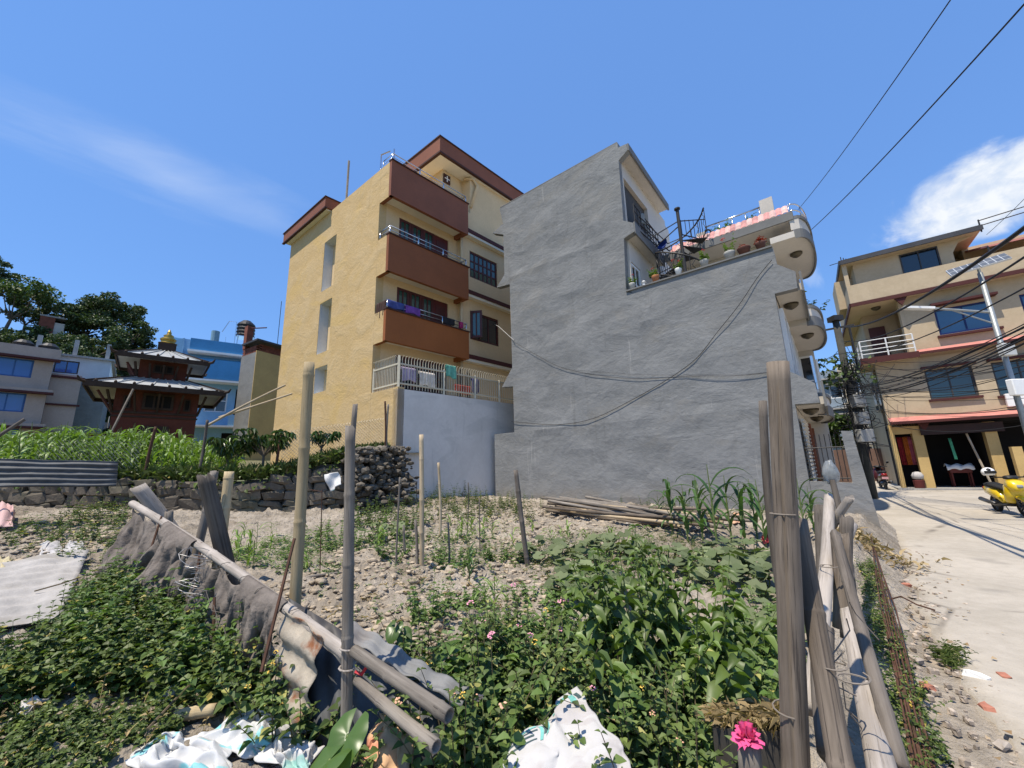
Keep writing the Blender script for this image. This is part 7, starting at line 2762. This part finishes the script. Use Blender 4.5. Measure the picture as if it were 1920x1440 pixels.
# ------------------------------------------------------------------ pots on the terrace ledge
M_terra = mat('terracotta', (.42, .17, .08), .85, .15)
M_potgrey = mat('grey_pot', (.42, .41, .38), .8, .15)
M_potdark = mat('dark_striped_pot', (.12, .05, .035), .7, .2)
L_pot = leafmat('pot_plant_leaf', (.09, .15, .03), (.17, .24, .06), .25, .25)
L_redleaf = leafmat('red_leaf', (.20, .02, .02), (.34, .05, .04), .25, .2)
M_fred = mat('red_petal', (.55, .06, .05), .6, .2)
rs = np.random.default_rng(31)
for (x, pm_, lm, hgt, fl, rp, lab) in ((1185, M_potgrey, L_pot, .30, 1, .10, 'leafy pot at the inner end of the terrace ledge'), (1229, M_terra, L_pot, .26, 1, .12, 'orange pot with red flower on the ledge near the stair'), (1272, M_white, L_pot, .28, 2, .10, 'white pot with red flowers in front of the stair foot'),
                                      (1321, M_potgrey, L_pot, .34, 1, .12, 'pot with one tall red bloom in the middle of the ledge'), (1369, M_potgrey, L_pot, .42, 2, .15, 'largest grey pot on the terrace ledge'), (1396, M_potdark, L_redleaf, .14, 0, .17, 'dark striped bowl pot beside the largest pot'), (1427, M_potdark, L_redleaf, .22, 0, .13, 'red-leaved pot at the outer end of the ledge')):
    u, z = on_wall(G, x, 542 - (x - 1173) * .29, .05)
    b = G(u, .08, 7.168)
    t = thing('flower_pot', lab, 'flower pot', b, group='flower pots on the terrace ledge')
    mb = MB()
    mb.lathe(tuple(b), [(rp * .65, 0), (rp * .9, .16), (rp, .2), (rp * .95, .22), (rp * .8, .2)], 14)
    mb.build('pot', pm_, t, smooth=True)
    bs = [(b.x + rs.normal(0, .04), b.y + rs.normal(0, .04), b.z + .19) for _ in range(7)]
    (V, F), st_ = foliage(bs, rs.uniform(hgt * .6, hgt * 1.1, 7), rs, tilt=.5, nodes=6, L=.085, ratio=.42, stem_r=.004)
    fast_mesh('leaves', V, F, lm, t)
    tag(fast_mesh('stems', *st_, M_stem, t), kind='stuff')
    for _ in range(fl):
        mb = MB()
        flower_heads(mb, [(b.x + rs.normal(0, .06), b.y + rs.normal(0, .06), b.z + .2 + hgt)], .045, rs)
        mb.build('flower', M_fred, t)
u, z = on_wall(G, 1206, 532, .05)
b = G(u, .1, 7.168)
tag(MB().lathe(tuple(b), [(.05, 0), (.07, .05), (.03, .09), (.09, .15), (.02, .2)], 5).build('ornament', M_white), 'white star-shaped ornament on the terrace ledge', 'ornament')
# plants on the roof railing and the street balconies
for (uu, vv, zz, lab) in ((1.5, 3.6, 9.75, 'spiky plant behind the roof railing'), (.75, 3.6, 9.75, 'bushy plant behind the roof railing by the pier')):
    b = G(uu, vv, zz)
    t = thing('roof_plant', lab, 'plant', b)
    (V, F), st_ = foliage([(b.x + rs.normal(0, .15), b.y + rs.normal(0, .15), b.z) for _ in range(10)], rs.uniform(.25, .5, 10), rs, nodes=6, L=.16, ratio=.3, stem_r=.005)
    fast_mesh('leaves', V, F, L_pot, t)
    MB().lathe(tuple(b - Vector((0, 0, .25))), [(.12, 0), (.17, .25), (.15, .26)], 12).build('pot', M_terra, t)
for (uu, vv, zz, lab) in ((-.48, 3.7, 6.28, 'dark potted plant on the middle round balcony'), (-.22, 2.4, 6.42, 'potted plant on the corner balcony')):
    b = G(uu, vv, zz)
    t = thing('balcony_plant', lab, 'plant', b)
    (V, F), st_ = foliage([(b.x + rs.normal(0, .12), b.y + rs.normal(0, .12), b.z) for _ in range(10)], rs.uniform(.25, .5, 10), rs, nodes=6, L=.14, ratio=.4, stem_r=.005)
    fast_mesh('leaves', V, F, L_broad, t)
    MB().lathe(tuple(b - Vector((0, 0, .2))), [(.1, 0), (.15, .2), (.13, .21)], 12).build('pot', M_terra, t)
tag(MB(G).tube([(2.0 + .12 * math.cos(t), 3.36, 10.02 + .12 * math.sin(t)) for t in [i * .35 for i in range(19)]], .03, 6, False).build('hose_coil', M_wire), 'black hose coil hung on the roof railing', 'hose')
mb = MB(G)
mb.grid(lambda a, b: (3.05 + .3 * a, 1.75 + .1 * math.sin(b * 5), 9.5 - .35 * b - .08 * math.sin(a * 3.1)), 8, 8)
tag(mb.build('blue_cloth', mat('blue_cloth', (.01, .03, .16), .9, .2), smooth=True, solid=.01), 'dark blue cloth hanging on the stair landing', 'cloth')
mb = MB(G)
mb.grid(lambda a, b: (3.55 + .04 * math.sin(a * 9), .9 + .4 * a, 10.32 - .4 * b), 8, 6)
tag(mb.build('grey_towel', mat('grey_towel', (.25, .26, .25), .95, .2), smooth=True, solid=.015), 'grey towel over the loggia railing', 'towel')

# ------------------------------------------------------------------ washing on the yellow house
def drape(fr, name, label, cat, c, w0, w1, z, u, drop, back, color, axis='v', amp=.03, seed=0):
    """cloth folded over a rail: front and back fall"""
    mb = MB(fr)
    def fn(a, b):
        x = w0 + (w1 - w0) * a
        s = (b - .4) / .6 if b > .4 else (b - .4) / .4
        fall = drop * s if s > 0 else -back * s
        off = (-.03 - amp * (.4 + math.sin(a * 11 + seed) * .6) * min(1, s * 2)) if s > 0 else .03
        z_ = z + .03 - max(0, fall - .0) * (1 + .08 * math.sin(a * 5 + seed))
        return (u + off, x, z_) if axis == 'v' else (x, u + off, z_)
    mb.grid(fn, 14, 16)
    return tag(mb.build(name, mat('cloth_%s' % name, color, .92, .25, 6, 30), smooth=True, recalc=False, solid=.008), label, cat)


zr = 7.38 + .05 + .33
drape(Y, 'blue_plaid_cloth', 'blue plaid cloth over the corner of the lowest balcony rail', 'laundry', 0, .05, .75, zr, .05, .30, .3, (.05, .07, .22))
drape(Y, 'purple_cloth', 'purple cloth over the lowest balcony rail', 'laundry', 0, .78, 1.42, zr, .05, .32, .3, (.16, .06, .28), seed=2)
drape(Y, 'dark_brown_garment', 'dark brown garment hanging over the yellow balcony flank', 'laundry', 0, .08, .42, zr, .06, .62, .2, (.05, .025, .02), axis='u', seed=4)
drape(Y, 'brown_sock', 'narrow brown garment beside the blue plaid cloth', 'laundry', 0, .46, .66, zr, .06, .5, .2, (.06, .03, .025), axis='u', seed=5)
drape(Y, 'black_garment', 'black garment hung on the right part of the lowest balcony', 'laundry', 0, 2.5, 3.1, zr, .05, .3, .3, (.02, .02, .022), seed=6)
drape(Y, 'pink_towel', 'magenta towel at the right end of the lowest balcony', 'laundry', 0, 3.35, 3.55, zr, .05, .3, .3, (.35, .03, .12), seed=7)
zr = 5.25
drape(Y, 'lilac_shirt', 'lilac shirt hung behind the picket railing corner', 'laundry', 0, .2, .75, 5.15, -.70, .5, .1, (.42, .36, .50), seed=8)
drape(Y, 'white_shirt', 'white shirts hung behind the picket railing', 'laundry', 0, .9, 1.55, 5.1, -.70, .55, .1, (.68, .64, .60), seed=9)
drape(Y, 'green_shirt', 'mint green shirt thrown over the picket railing', 'laundry', 0, 1.95, 2.4, 5.5, -.82, .5, .2, (.12, .36, .28), seed=10)
drape(Y, 'red_garment', 'red garment behind the picket railing right of the green shirt', 'laundry', 0, 2.5, 3.3, 4.85, -.65, .35, .1, (.35, .06, .04), seed=11)
drape(Y, 'blue_garment', 'dark blue garment behind the picket railing', 'laundry', 0, 3.35, 3.7, 5.2, -.65, .6, .1, (.05, .05, .18), seed=12)
for k, (v, lab) in enumerate(((1.75, 'first'), (2.15, 'second'), (2.95, 'third'), (3.35, 'fourth'))):
    mb = MB(Y)
    for q in (0, .08):
        mb.tube([(-.5, v - .15 + q, 4.4), (-.5, v - .17 + q, 5.35), (-.5, v - .05, 5.55 - q), (-.5, v + .07 - q, 5.35), (-.5, v + .05 - q, 4.4)], .02, 6)
    tag(mb.build('chair_back', M_iron), 'black arched iron chair behind the railing, %s from the corner' % lab, 'chair')

# ------------------------------------------------------------------ scrap, sacks and litter on the ground
M_asb = mat('weathered_asbestos_sheet', (.37, .35, .325), .9, .14, 1.5, 12, bump=.3, stain=(.27, .235, .175), stain_amt=.7, stain_scale=1.2)
c = [gpt(165, 1045, .10), gpt(112, 1170, .05), gpt(-60, 1095, .18), gpt(-120, 1225, .12)]
corrugated('roofing_sheet', c[1], c[3], c[0], c[2], M_asb, 9, .012, 'large pale roofing sheet lying on the left waste ground', 'sheet', .03, along='b', nb=20, na=54)


def sack_mat(name, base, print_, amt=.5, scale=2.2):
    m = bpy.data.materials.new(name)
    m.use_nodes = True
    T = NT(m.node_tree)
    p = T.n['Principled BSDF']
    oc = T.new('ShaderNodeTexCoord').outputs['Object']
    w = T.new('ShaderNodeTexWave')
    w.inputs['Scale'].default_value = 120
    T.link(oc, w.inputs['Vector'])
    s = T.mapr(T.noise(T.vmath('MULTIPLY', oc, (1, 2.2, 1)), scale, 3, .5, .3), .55, .6)
    col = T.mix(T.math('MULTIPLY', s, amt), base, print_)
    col = T.mix(T.math('MULTIPLY', T.mapr(T.noise(oc, 7, 6, .65), .5, .7), .35), col, (.38, .34, .28))
    T.link(col, p.inputs['Base Color'])
    p.inputs['Roughness'].default_value = .6
    bn = T.new('ShaderNodeBump')
    bn.inputs['Strength'].default_value = .5
    bn.inputs['Distance'].default_value = .012
    T.link(T.math('ADD', T.math('MULTIPLY', w.outputs[0], .08), T.noise(oc, 14, 6, .65, .6)), bn.inputs['Height'])
    T.link(bn.outputs[0], p.inputs['Normal'])
    MATS[name] = m
    return m


M_sack = sack_mat('woven_sack_white', (.58, .57, .55), (.20, .52, .45), .75, 3.0)
M_sackb = sack_mat('woven_sack_aqua', (.56, .56, .55), (.16, .55, .60), .9, 3.4)


def crumple(name, label, cat, corners, m, h=.05, seed=0, n=40, rough_=1.0, arch=0.0, group=None, marks=None):
    """limp sheet over four corners: soft folds, hem lying on the ground, optional flat print"""
    A, B_, C, D = corners
    def fn(a, b, dz=0.0):
        p = A.lerp(B_, a).lerp(C.lerp(D, a), b)
        e = smooth01(4 * min(a, 1 - a, b, 1 - b) + .15)
        w = fbm(a * 1.6 + seed, b * 1.6, 1.0, seed + .3, 2)
        f = .5 + .5 * math.sin((a * 1.3 + b * .9 + w * .9) * 7 + seed)
        f += .5 * (.5 + .5 * math.sin((a * .8 - b * 1.6 + w) * 11 + seed * 2)) + .7 * fbm(a * 2 + seed, b * 2, 1.3 * rough_, seed + 6, 3)
        j = Vector((fbm(a * 3, b * 3, 1, seed + 5, 2), fbm(a * 3, b * 3, 1, seed + 8, 2), 0)) * .06
        return p + j + Vector((0, 0, .012 + dz + h * .6 * f * e + arch * math.sin(math.pi * a) * math.sin(math.pi * b)))
    mb = MB().grid(fn, n, n)
    o = mb.build(name, m, smooth=True, recalc=False, solid=.002)
    for (a0, a1, b0, b1, mm) in (marks or []):
        k = MB().grid(lambda s, t: fn(a0 + (a1 - a0) * s, b0 + (b1 - b0) * t, .004), 10, 10).build('print', mm, o, smooth=True, recalc=False)
    return tag(o, label, cat, group)


def gq(*pp, dz=.02):
    return [gpt(x, y, dz) for (x, y) in pp]


# the white sack leaning in the foreground
cA, cB = at(1090, 1302, 2.55), at(1030, 1330, 2.5)
M_teal = mat('teal_print', (.16, .42, .37), .6, .35, 14, 60)
M_ink = mat('dark_print', (.06, .10, .10), .6, .3, 14, 60)
M_plainsack = sack_mat('plain_woven_sack', (.50, .485, .465), (.40, .36, .35), .5, 4.0)
crumple('rice_sack', 'big white woven sack with green print in the centre foreground', 'sack', [at(952, 1402, 2.25), at(1095, 1296, 2.55), at(1000, 1570, 1.95), at(1210, 1480, 2.1)], M_plainsack, .030, 3, 60,
        marks=[(.03, .36, .03, .07, M_teal), (.30, .34, .075, .22, M_teal), (.40, .44, .03, .22, M_teal), (.345, .395, .05, .17, M_ink), (.50, .85, .03, .06, M_teal), (.84, .89, .05, .14, M_teal), (.905, .945, .05, .12, M_ink), (.06, .28, .11, .125, M_ink), (.06, .25, .15, .165, M_ink), (.06, .27, .19, .20, M_ink)])
# green printed bars and dark oval marks on that sack
e_u = (at(1100, 1298, 2.55) - at(955, 1402, 2.25))
e_v = (at(1000, 1560, 1.95) - at(955, 1402, 2.25))
crumple('aqua_sack', 'white and aqua woven sack by the rusty sheet foot', 'sack', gq((360, 1405), (470, 1340), (470, 1440), (580, 1390)), M_sackb, .11, 5, 50)
crumple('flat_sack', 'white and aqua sack spread along the bottom left edge', 'sack', gq((225, 1455), (290, 1395), (420, 1520), (440, 1400)), M_sackb, .07, 6, 50)
crumple('pale_sack', 'crumpled pale sack between the aqua sack and the taro', 'sack', gq((470, 1440), (540, 1385), (560, 1500), (600, 1420)), M_sack, .07, 7, 44)
M_card = mat('torn_cardboard', (.56, .36, .20), .85, .2, 4, 20, stain=(.5, .16, .11), stain_amt=.8, stain_scale=4)
crumple('torn_cardboard', 'torn orange-brown cardboard below the low rail', 'cardboard', [gpt(675, 1470, .05), gpt(710, 1392, .14), gpt(760, 1500, .05), gpt(788, 1400, .14)], M_card, .03, 8, 18, arch=.05)
M_pinksack = sack_mat('pink_sack', (.52, .33, .30), (.36, .2, .18), .5)
crumple('pink_sack', 'dusty pink sack at the left edge before the stone wall', 'sack', gq((-40, 1000), (-30, 962), (24, 1000), (26, 960), dz=.08), M_pinksack, .22, 9, 18)
M_trash = mat('dirty_white_plastic', (.44, .42, .40), .5, .25, 5, 20, stain=(.4, .36, .3), stain_amt=.5, stain_scale=5)
M_tblue = mat('blue_plastic', (.05, .34, .50), .5, .2, 6, 20)
M_tpink = mat('pink_plastic', (.62, .16, .36), .5, .2)
for (name, q, m_, h_, lab) in (
        ('plastic_sheet', ((62, 1048), (80, 1022), (112, 1050), (112, 1018)), M_trash, .09, 'crumpled white and pink plastic above the roofing sheet'),
        ('plastic_bag', ((118, 1040), (122, 1022), (158, 1042), (155, 1024)), M_trash, .08, 'small white plastic bag right of the crumpled plastic'),
        ('cloth_rag', ((-20, 1110), (-20, 1060), (45, 1090), (15, 1052)), mat('beige_rag', (.42, .36, .22), .9, .2), .12, 'stiff beige rag on the roofing sheet corner'),
        ('plastic_scrap', ((55, 1295), (65, 1275), (108, 1290), (105, 1272)), M_trash, .06, 'white plastic scrap in the left weeds'),
        ('blue_bag', ((85, 1305), (100, 1288), (138, 1302), (135, 1288)), M_tblue, .05, 'blue plastic bag in the left weeds'),
        ('pink_bag', ((-25, 1338), (-20, 1315), (24, 1332), (20, 1312)), M_tpink, .05, 'pink plastic bag at the left picture edge'),
        ('grey_film', ((25, 1370), (40, 1330), (75, 1345), (85, 1320)), M_trash, .05, 'grey plastic film below the blue bag'),
        ('blue_scrap', ((232, 1120), (238, 1108), (254, 1118), (252, 1108)), M_tblue, .09, 'small blue scrap among weeds near the tarpaulin'),
        ('red_scrap', ((234, 1100), (238, 1090), (250, 1098), (248, 1090)), mat('red_scrap_plastic', (.5, .06, .06), .5, .2), .10, 'small red scrap among weeds above the blue scrap'),
        ('red_rag', ((226, 1012), (230, 1002), (246, 1010), (246, 1003)), MATS['red_scrap_plastic'], .08, 'red rag at the far end of the tarpaulin'),
        ('silver_foil', ((305, 1325), (312, 1312), (332, 1318), (330, 1310)), M_trash, .06, 'crumpled silver foil in weeds'),
        ('foil_wrapper', ((362, 1355), (372, 1338), (396, 1345), (392, 1335)), M_trash, .06, 'crumpled wrapper beside the cut bamboo'),
        ('white_litter', ((1165, 985), (1175, 975), (1205, 985), (1200, 975)), M_trash, .05, 'flat white litter on soil before the bamboo pile'),
        ('red_litter', ((1430, 1024), (1433, 1014), (1446, 1020), (1443, 1012)), MATS['red_scrap_plastic'], .12, 'red scrap left of the thick post'),
        ('black_bag', ((672, 965), (690, 930), (735, 960), (722, 928)), mat('black_film', (.015, .015, .017), .25, .2, spec=.6), .22, 'torn black plastic bag before the rubble bank'),
        ('orange_litter', ((1372, 985), (1375, 968), (1400, 983), (1396, 970)), mat('orange_wrap', (.6, .35, .22), .6, .3), .14, 'pale orange litter behind the corn')):
    crumple(name, lab, 'litter', gq(*q), m_, h_, len(lab) * .37, 18)
# sack snagged on the stone wall
mb = MB()
q0 = [at(608, 890, 9.9), at(632, 885, 9.9), at(618, 922, 9.75), at(640, 908, 9.75)]
mb.grid(lambda a, b: q0[0].lerp(q0[1], a).lerp(q0[2].lerp(q0[3], a), b) + Vector((.03 * math.sin(a * 7), -.05 * math.sin(b * 5 + a * 3), 0)), 12, 12)
tag(mb.build('snagged_sack', M_sack, smooth=True, recalc=False, solid=.004), 'white and green sack snagged on the stone wall', 'sack')
pole('cut_bamboo', gpt(325, 1362, .05), gpt(402, 1352, .06), .034, .034, M_bam, 'short cut piece of yellow bamboo in the left weeds', 'bamboo', nodes=.16, seed=3)
pole('fallen_stick', gpt(572, 1088, .03), gpt(640, 1080, .04), .016, .012, M_wgrey, 'short grey stick lying on the soil', 'stick', nodes=0, hollow=False)
for (a, b, lab) in (((60, 1130), (160, 1100), 'forked dry twig on the roofing sheet'), ((170, 1090), (205, 1068), 'grey stick at the roofing sheet corner'), ((270, 1410), (375, 1300), 'long dry stalk in the left weeds'), ((-10, 830), (46, 785), None)):
    if lab:
        tag(MB().tube([gpt(*a, .10), gpt((a[0] + b[0]) / 2, (a[1] + b[1]) / 2 + 6, .13), gpt(*b, .12)], .007, 5).build('dry_twig', M_twig), lab, 'twig')
pole('field_stick', at(-15, 825, 11), at(46, 786, 11), .03, .025, M_wdark, 'dark stick poking up at the left edge of the corn', 'stick', nodes=0, hollow=False)
# trough with straw, and the pink rose on its stump
tb = gpt(1405, 1400)
trough = thing('old_trough', 'dark trough heaped with straw behind the thick post', 'trough', tb)
q = [at(1335, 1365, 2.45), at(1470, 1372, 2.35), at(1470, 1345, 2.6), at(1340, 1338, 2.7)]
mb = MB()
mb.add([(v.x, v.y, v.z) for v in q] + [(v.x, v.y, .0) for v in q], [(0, 1, 5, 4), (1, 2, 6, 5), (2, 3, 7, 6), (3, 0, 4, 7), (0, 3, 2, 1)])
mb.build('box', mat('dark_sheet_metal', (.05, .045, .04), .7, .3), trough)
N = 900
t1, t2 = RNG.random(N), RNG.random(N)
P_ = np.array([tuple(q[0].lerp(q[1], a).lerp(q[3].lerp(q[2], a), b) + Vector((0, 0, .01 + .05 * RNG.random()))) for a, b in zip(t1, t2)])
L_ = RNG.uniform(.04, .10, N)
V, F = scatter(T_SMALL, P_, unit(N) * np.array([1, 1, .15]), unit(N) + np.array([0, 0, 1]), L_, L_ * .03)
tag(fast_mesh('straw', V, F, L_dry, trough), kind='stuff')
rp = at(1402, 1385, 2.12)
pole('rose_stump', Vector((rp.x, rp.y, gz(rp.x, rp.y) - .05)), rp - Vector((0, 0, .01)), .045, .043, M_wgrey, 'grey bamboo stump crowned with a pink cloth rose', 'stump', nodes=.3, seed=6)
ro = empty('pink_rose', rp)
tag(ro, 'bright pink cloth rose stuck in the bamboo stump', 'flower')
Mp = mat('pink_rose_cloth', (.74, .10, .27), .7, .2, 12, 40, trans=.15)
for k in range(18):
    a, ring = k * 2.4, k / 18
    rr = .012 + .038 * ring
    mb = MB()
    ca, sa = math.cos(a), math.sin(a)
    def fn(s, t):
        w = (s - .5) * (.035 + .05 * ring)
        r_ = rr * (.3 + .9 * t) + .010 * math.sin(s * 9 + k)
        z = .058 * t * (1.05 - ring * .75) - .03 * ring * t * t - w * w * 6 * t
        return (rp.x + ca * r_ - sa * w, rp.y + sa * r_ + ca * w, rp.z + z)
    mb.grid(fn, 6, 5)
    mb.build('petal', Mp, ro, smooth=True, recalc=False)
tag(MB().lathe(tuple(at(854, 1355, 9) * 0 + gpt(1705, 1330, .01)), [(.02, 0), (.035, .02), (.01, .045)], 6).build('yellow_flower', M_fyel), 'yellow flower head at the roadside fence foot', 'flower')
# stones and broken brick along the road edge
rs = np.random.default_rng(44)
for k, (x, y, s_, c_) in enumerate(((1672, 1065, .09, 0), (1700, 1098, .07, 1), (1668, 1140, .08, 0), (1640, 1042, .12, 0), (1695, 1180, .06, 0), (1830, 1270, .09, 2), (1885, 1272, .06, 1), (1755, 1150, .05, 0), (1700, 1090, .05, 0), (1720, 1240, .07, 0), (1740, 1290, .06, 1), (1850, 1330, .06, 1), (1665, 1115, .05, 0), (1690, 1300, .06, 1), (1712, 1120, .06, 0), (1880, 1400, .05, 0))):
    d = pixel_dir(x, y)
    p = Vector((0, 0, EYE)) + d * (-EYE / d.z)
    o = bpy.data.objects.new('roadside_stone', stones[k % 10].copy())
    o.data.materials.clear()
    o.data.materials.append((mat('pale_rubble', (.36, .31, .26), .95, .2, 4, 20, bump=.4), mat('brick_fragment', (.36, .15, .10), .95, .25, 5, 20), M_white)[c_])
    COL.objects.link(o)
    o.location = (p.x, p.y, .01)
    o.scale = (s_ * 1.4, s_, s_ * .6)
    o.rotation_euler = (rs.uniform(-.2, .2), rs.uniform(-.2, .2), rs.uniform(0, 6))
    tag(o, ('grey rubble stone loose on the crumbling road edge', 'red brick fragment loose on the crumbling road edge', 'white concrete chip beside the grass tuft')[c_], 'stone', 'loose stones along the road edge')
# gravel and clods over verge and soil
gv = []
for k in range(420):
    x = rs.uniform(1.6, 7.0)
    t_ = rs.random()
    yb = (x - 1.42) / (6.7 - 1.42) * 5.75 + 2.0
    p = Vector((x + .25 * rs.random() + rs.normal(0, .15) + .2, yb - .15 + rs.normal(0, .2), .0))
    if right_of_fence(p.x, p.y) < .1:
        continue
    s_ = rs.uniform(.008, .03)
    V0 = np.array([tuple(v.co) for v in stones[k % 10].vertices]) * s_ * 1.3 + np.array([p.x, p.y, .0 + fbm(p.x, p.y, 3.1, 8.1, 4) * .03])
    f0 = []
    for f in stones[k % 10].polygons:
        vs = list(f.vertices)
        for i in range(1, len(vs) - 1):
            f0.append((vs[0], vs[i], vs[i + 1]))
    gv.append((V0, np.array(f0)))
V, F = merge(gv)
tag(fast_mesh('verge_gravel', V, F, mat('gravel_chips', (.36, .30, .24), .95, .3, 5, 30, island=.35), org=(4, 4.5, 0)), 'gravel and rubble crumbs along the verge', 'gravel', kind='stuff')
cl = []
fd = []
for st0 in stones:
    q_ = []
    for f in st0.polygons:
        vs = list(f.vertices)
        q_ += [(vs[0], vs[i], vs[i + 1]) for i in range(1, len(vs) - 1)]
    fd.append((np.array([tuple(v.co) for v in st0.vertices]), np.array(q_)))
spots = area_points([(470, 1100), (600, 1040), (700, 1000), (1000, 1005), (1080, 1100), (1060, 1180), (980, 1250), (760, 1240), (640, 1190)], 1900, rs)
spots += area_points([(700, 990), (760, 955), (980, 945), (1200, 975), (1150, 1000), (900, 1000)], 900, rs)
spots += area_points([(-60, 1060), (0, 990), (230, 960), (250, 1010), (120, 1050)], 900, rs)
for k, (x, y, z) in enumerate(spots):
    s_ = rs.uniform(.02, .055) * (1.7 if rs.random() < .15 else 1) * (1 if y < 8 else 1.3)
    V0, f0 = fd[k % 10]
    t_, w_ = rs.uniform(0, 6.28), rs.uniform(-.7, .7)
    R3 = np.array([[math.cos(t_), -math.sin(t_), 0], [math.sin(t_), math.cos(t_), 0], [0, 0, 1]]) @ np.array([[1, 0, 0], [0, math.cos(w_), -math.sin(w_)], [0, math.sin(w_), math.cos(w_)]])
    c_ = fbm(x, y, 2.6, 3.1, 3) * .06 + abs(fbm(x, y, 7.0, 9.2, 3)) * .13 + max(0, fbm(x, y, .55, 5.0, 2)) * .10
    cl.append((V0 @ R3.T * s_ * np.array([1.4, 1.05, .6]) + np.array([x, y, gz(x, y) - .05 + c_ * .75 + s_ * .05]), f0))
V, F = merge(cl)
tag(fast_mesh('soil_clods', V, F, mat('dry_clods', (.37, .305, .225), .95, .3, 3, 16, bump=.8, bscale=30, island=.15), org=(0, 6, .2), smooth=True), 'dry clods of earth over the dug soil', 'soil', kind='stuff')

# dry corn husks heaped at the foot of the grey pier
N = 260
c = gpt(1622, 1018)
P_ = np.array([(c.x + RNG.normal(0, .28), c.y + RNG.normal(0, .28), 0) for _ in range(N)])
P_[:, 2] = [max(.03, gz(x, y)) + abs(RNG.normal(0, .06)) for x, y in P_[:, :2]]
L_ = RNG.uniform(.06, .16, N)
V, F = scatter(T_LONG, P_, unit(N) * np.array([1, 1, .5]) + np.array([0, 0, .15]), unit(N) + np.array([0, 0, .6]), L_, L_ * .08)
tag(fast_mesh('dry_husks', V, F, leafmat('husk_leaf', (.30, .22, .12), (.50, .39, .23), .3, .15, .8, .15), org=c), 'heap of dry corn husks at the foot of the grey pier', 'husks', kind='stuff')
# dead leaves and paper scraps blown over the verge
N = 80
V_ = []
for _ in range(N):
    t = RNG.random()
    x, y = 2.0 + 4.6 * t + RNG.normal(0, .25), 2.1 + 5.0 * t + RNG.normal(0, .2)
    V_.append((x, y, .03 + road_z(x, y)))
L_ = RNG.uniform(.02, .06, N)
V, F = scatter(T_SMALL, np.array(V_), unit(N) * np.array([1, 1, .2]), unit(N) * .4 + np.array([0, 0, 1]), L_, L_ * .5)
tag(fast_mesh('dead_leaves', V, F, leafmat('dead_leaf', (.20, .13, .07), (.42, .33, .22), .35, .1, .8, .1, (.5, .2, .15)), org=(4, 4.5, 0)), 'dead leaves and scraps blown over the verge', 'leaves', kind='stuff')
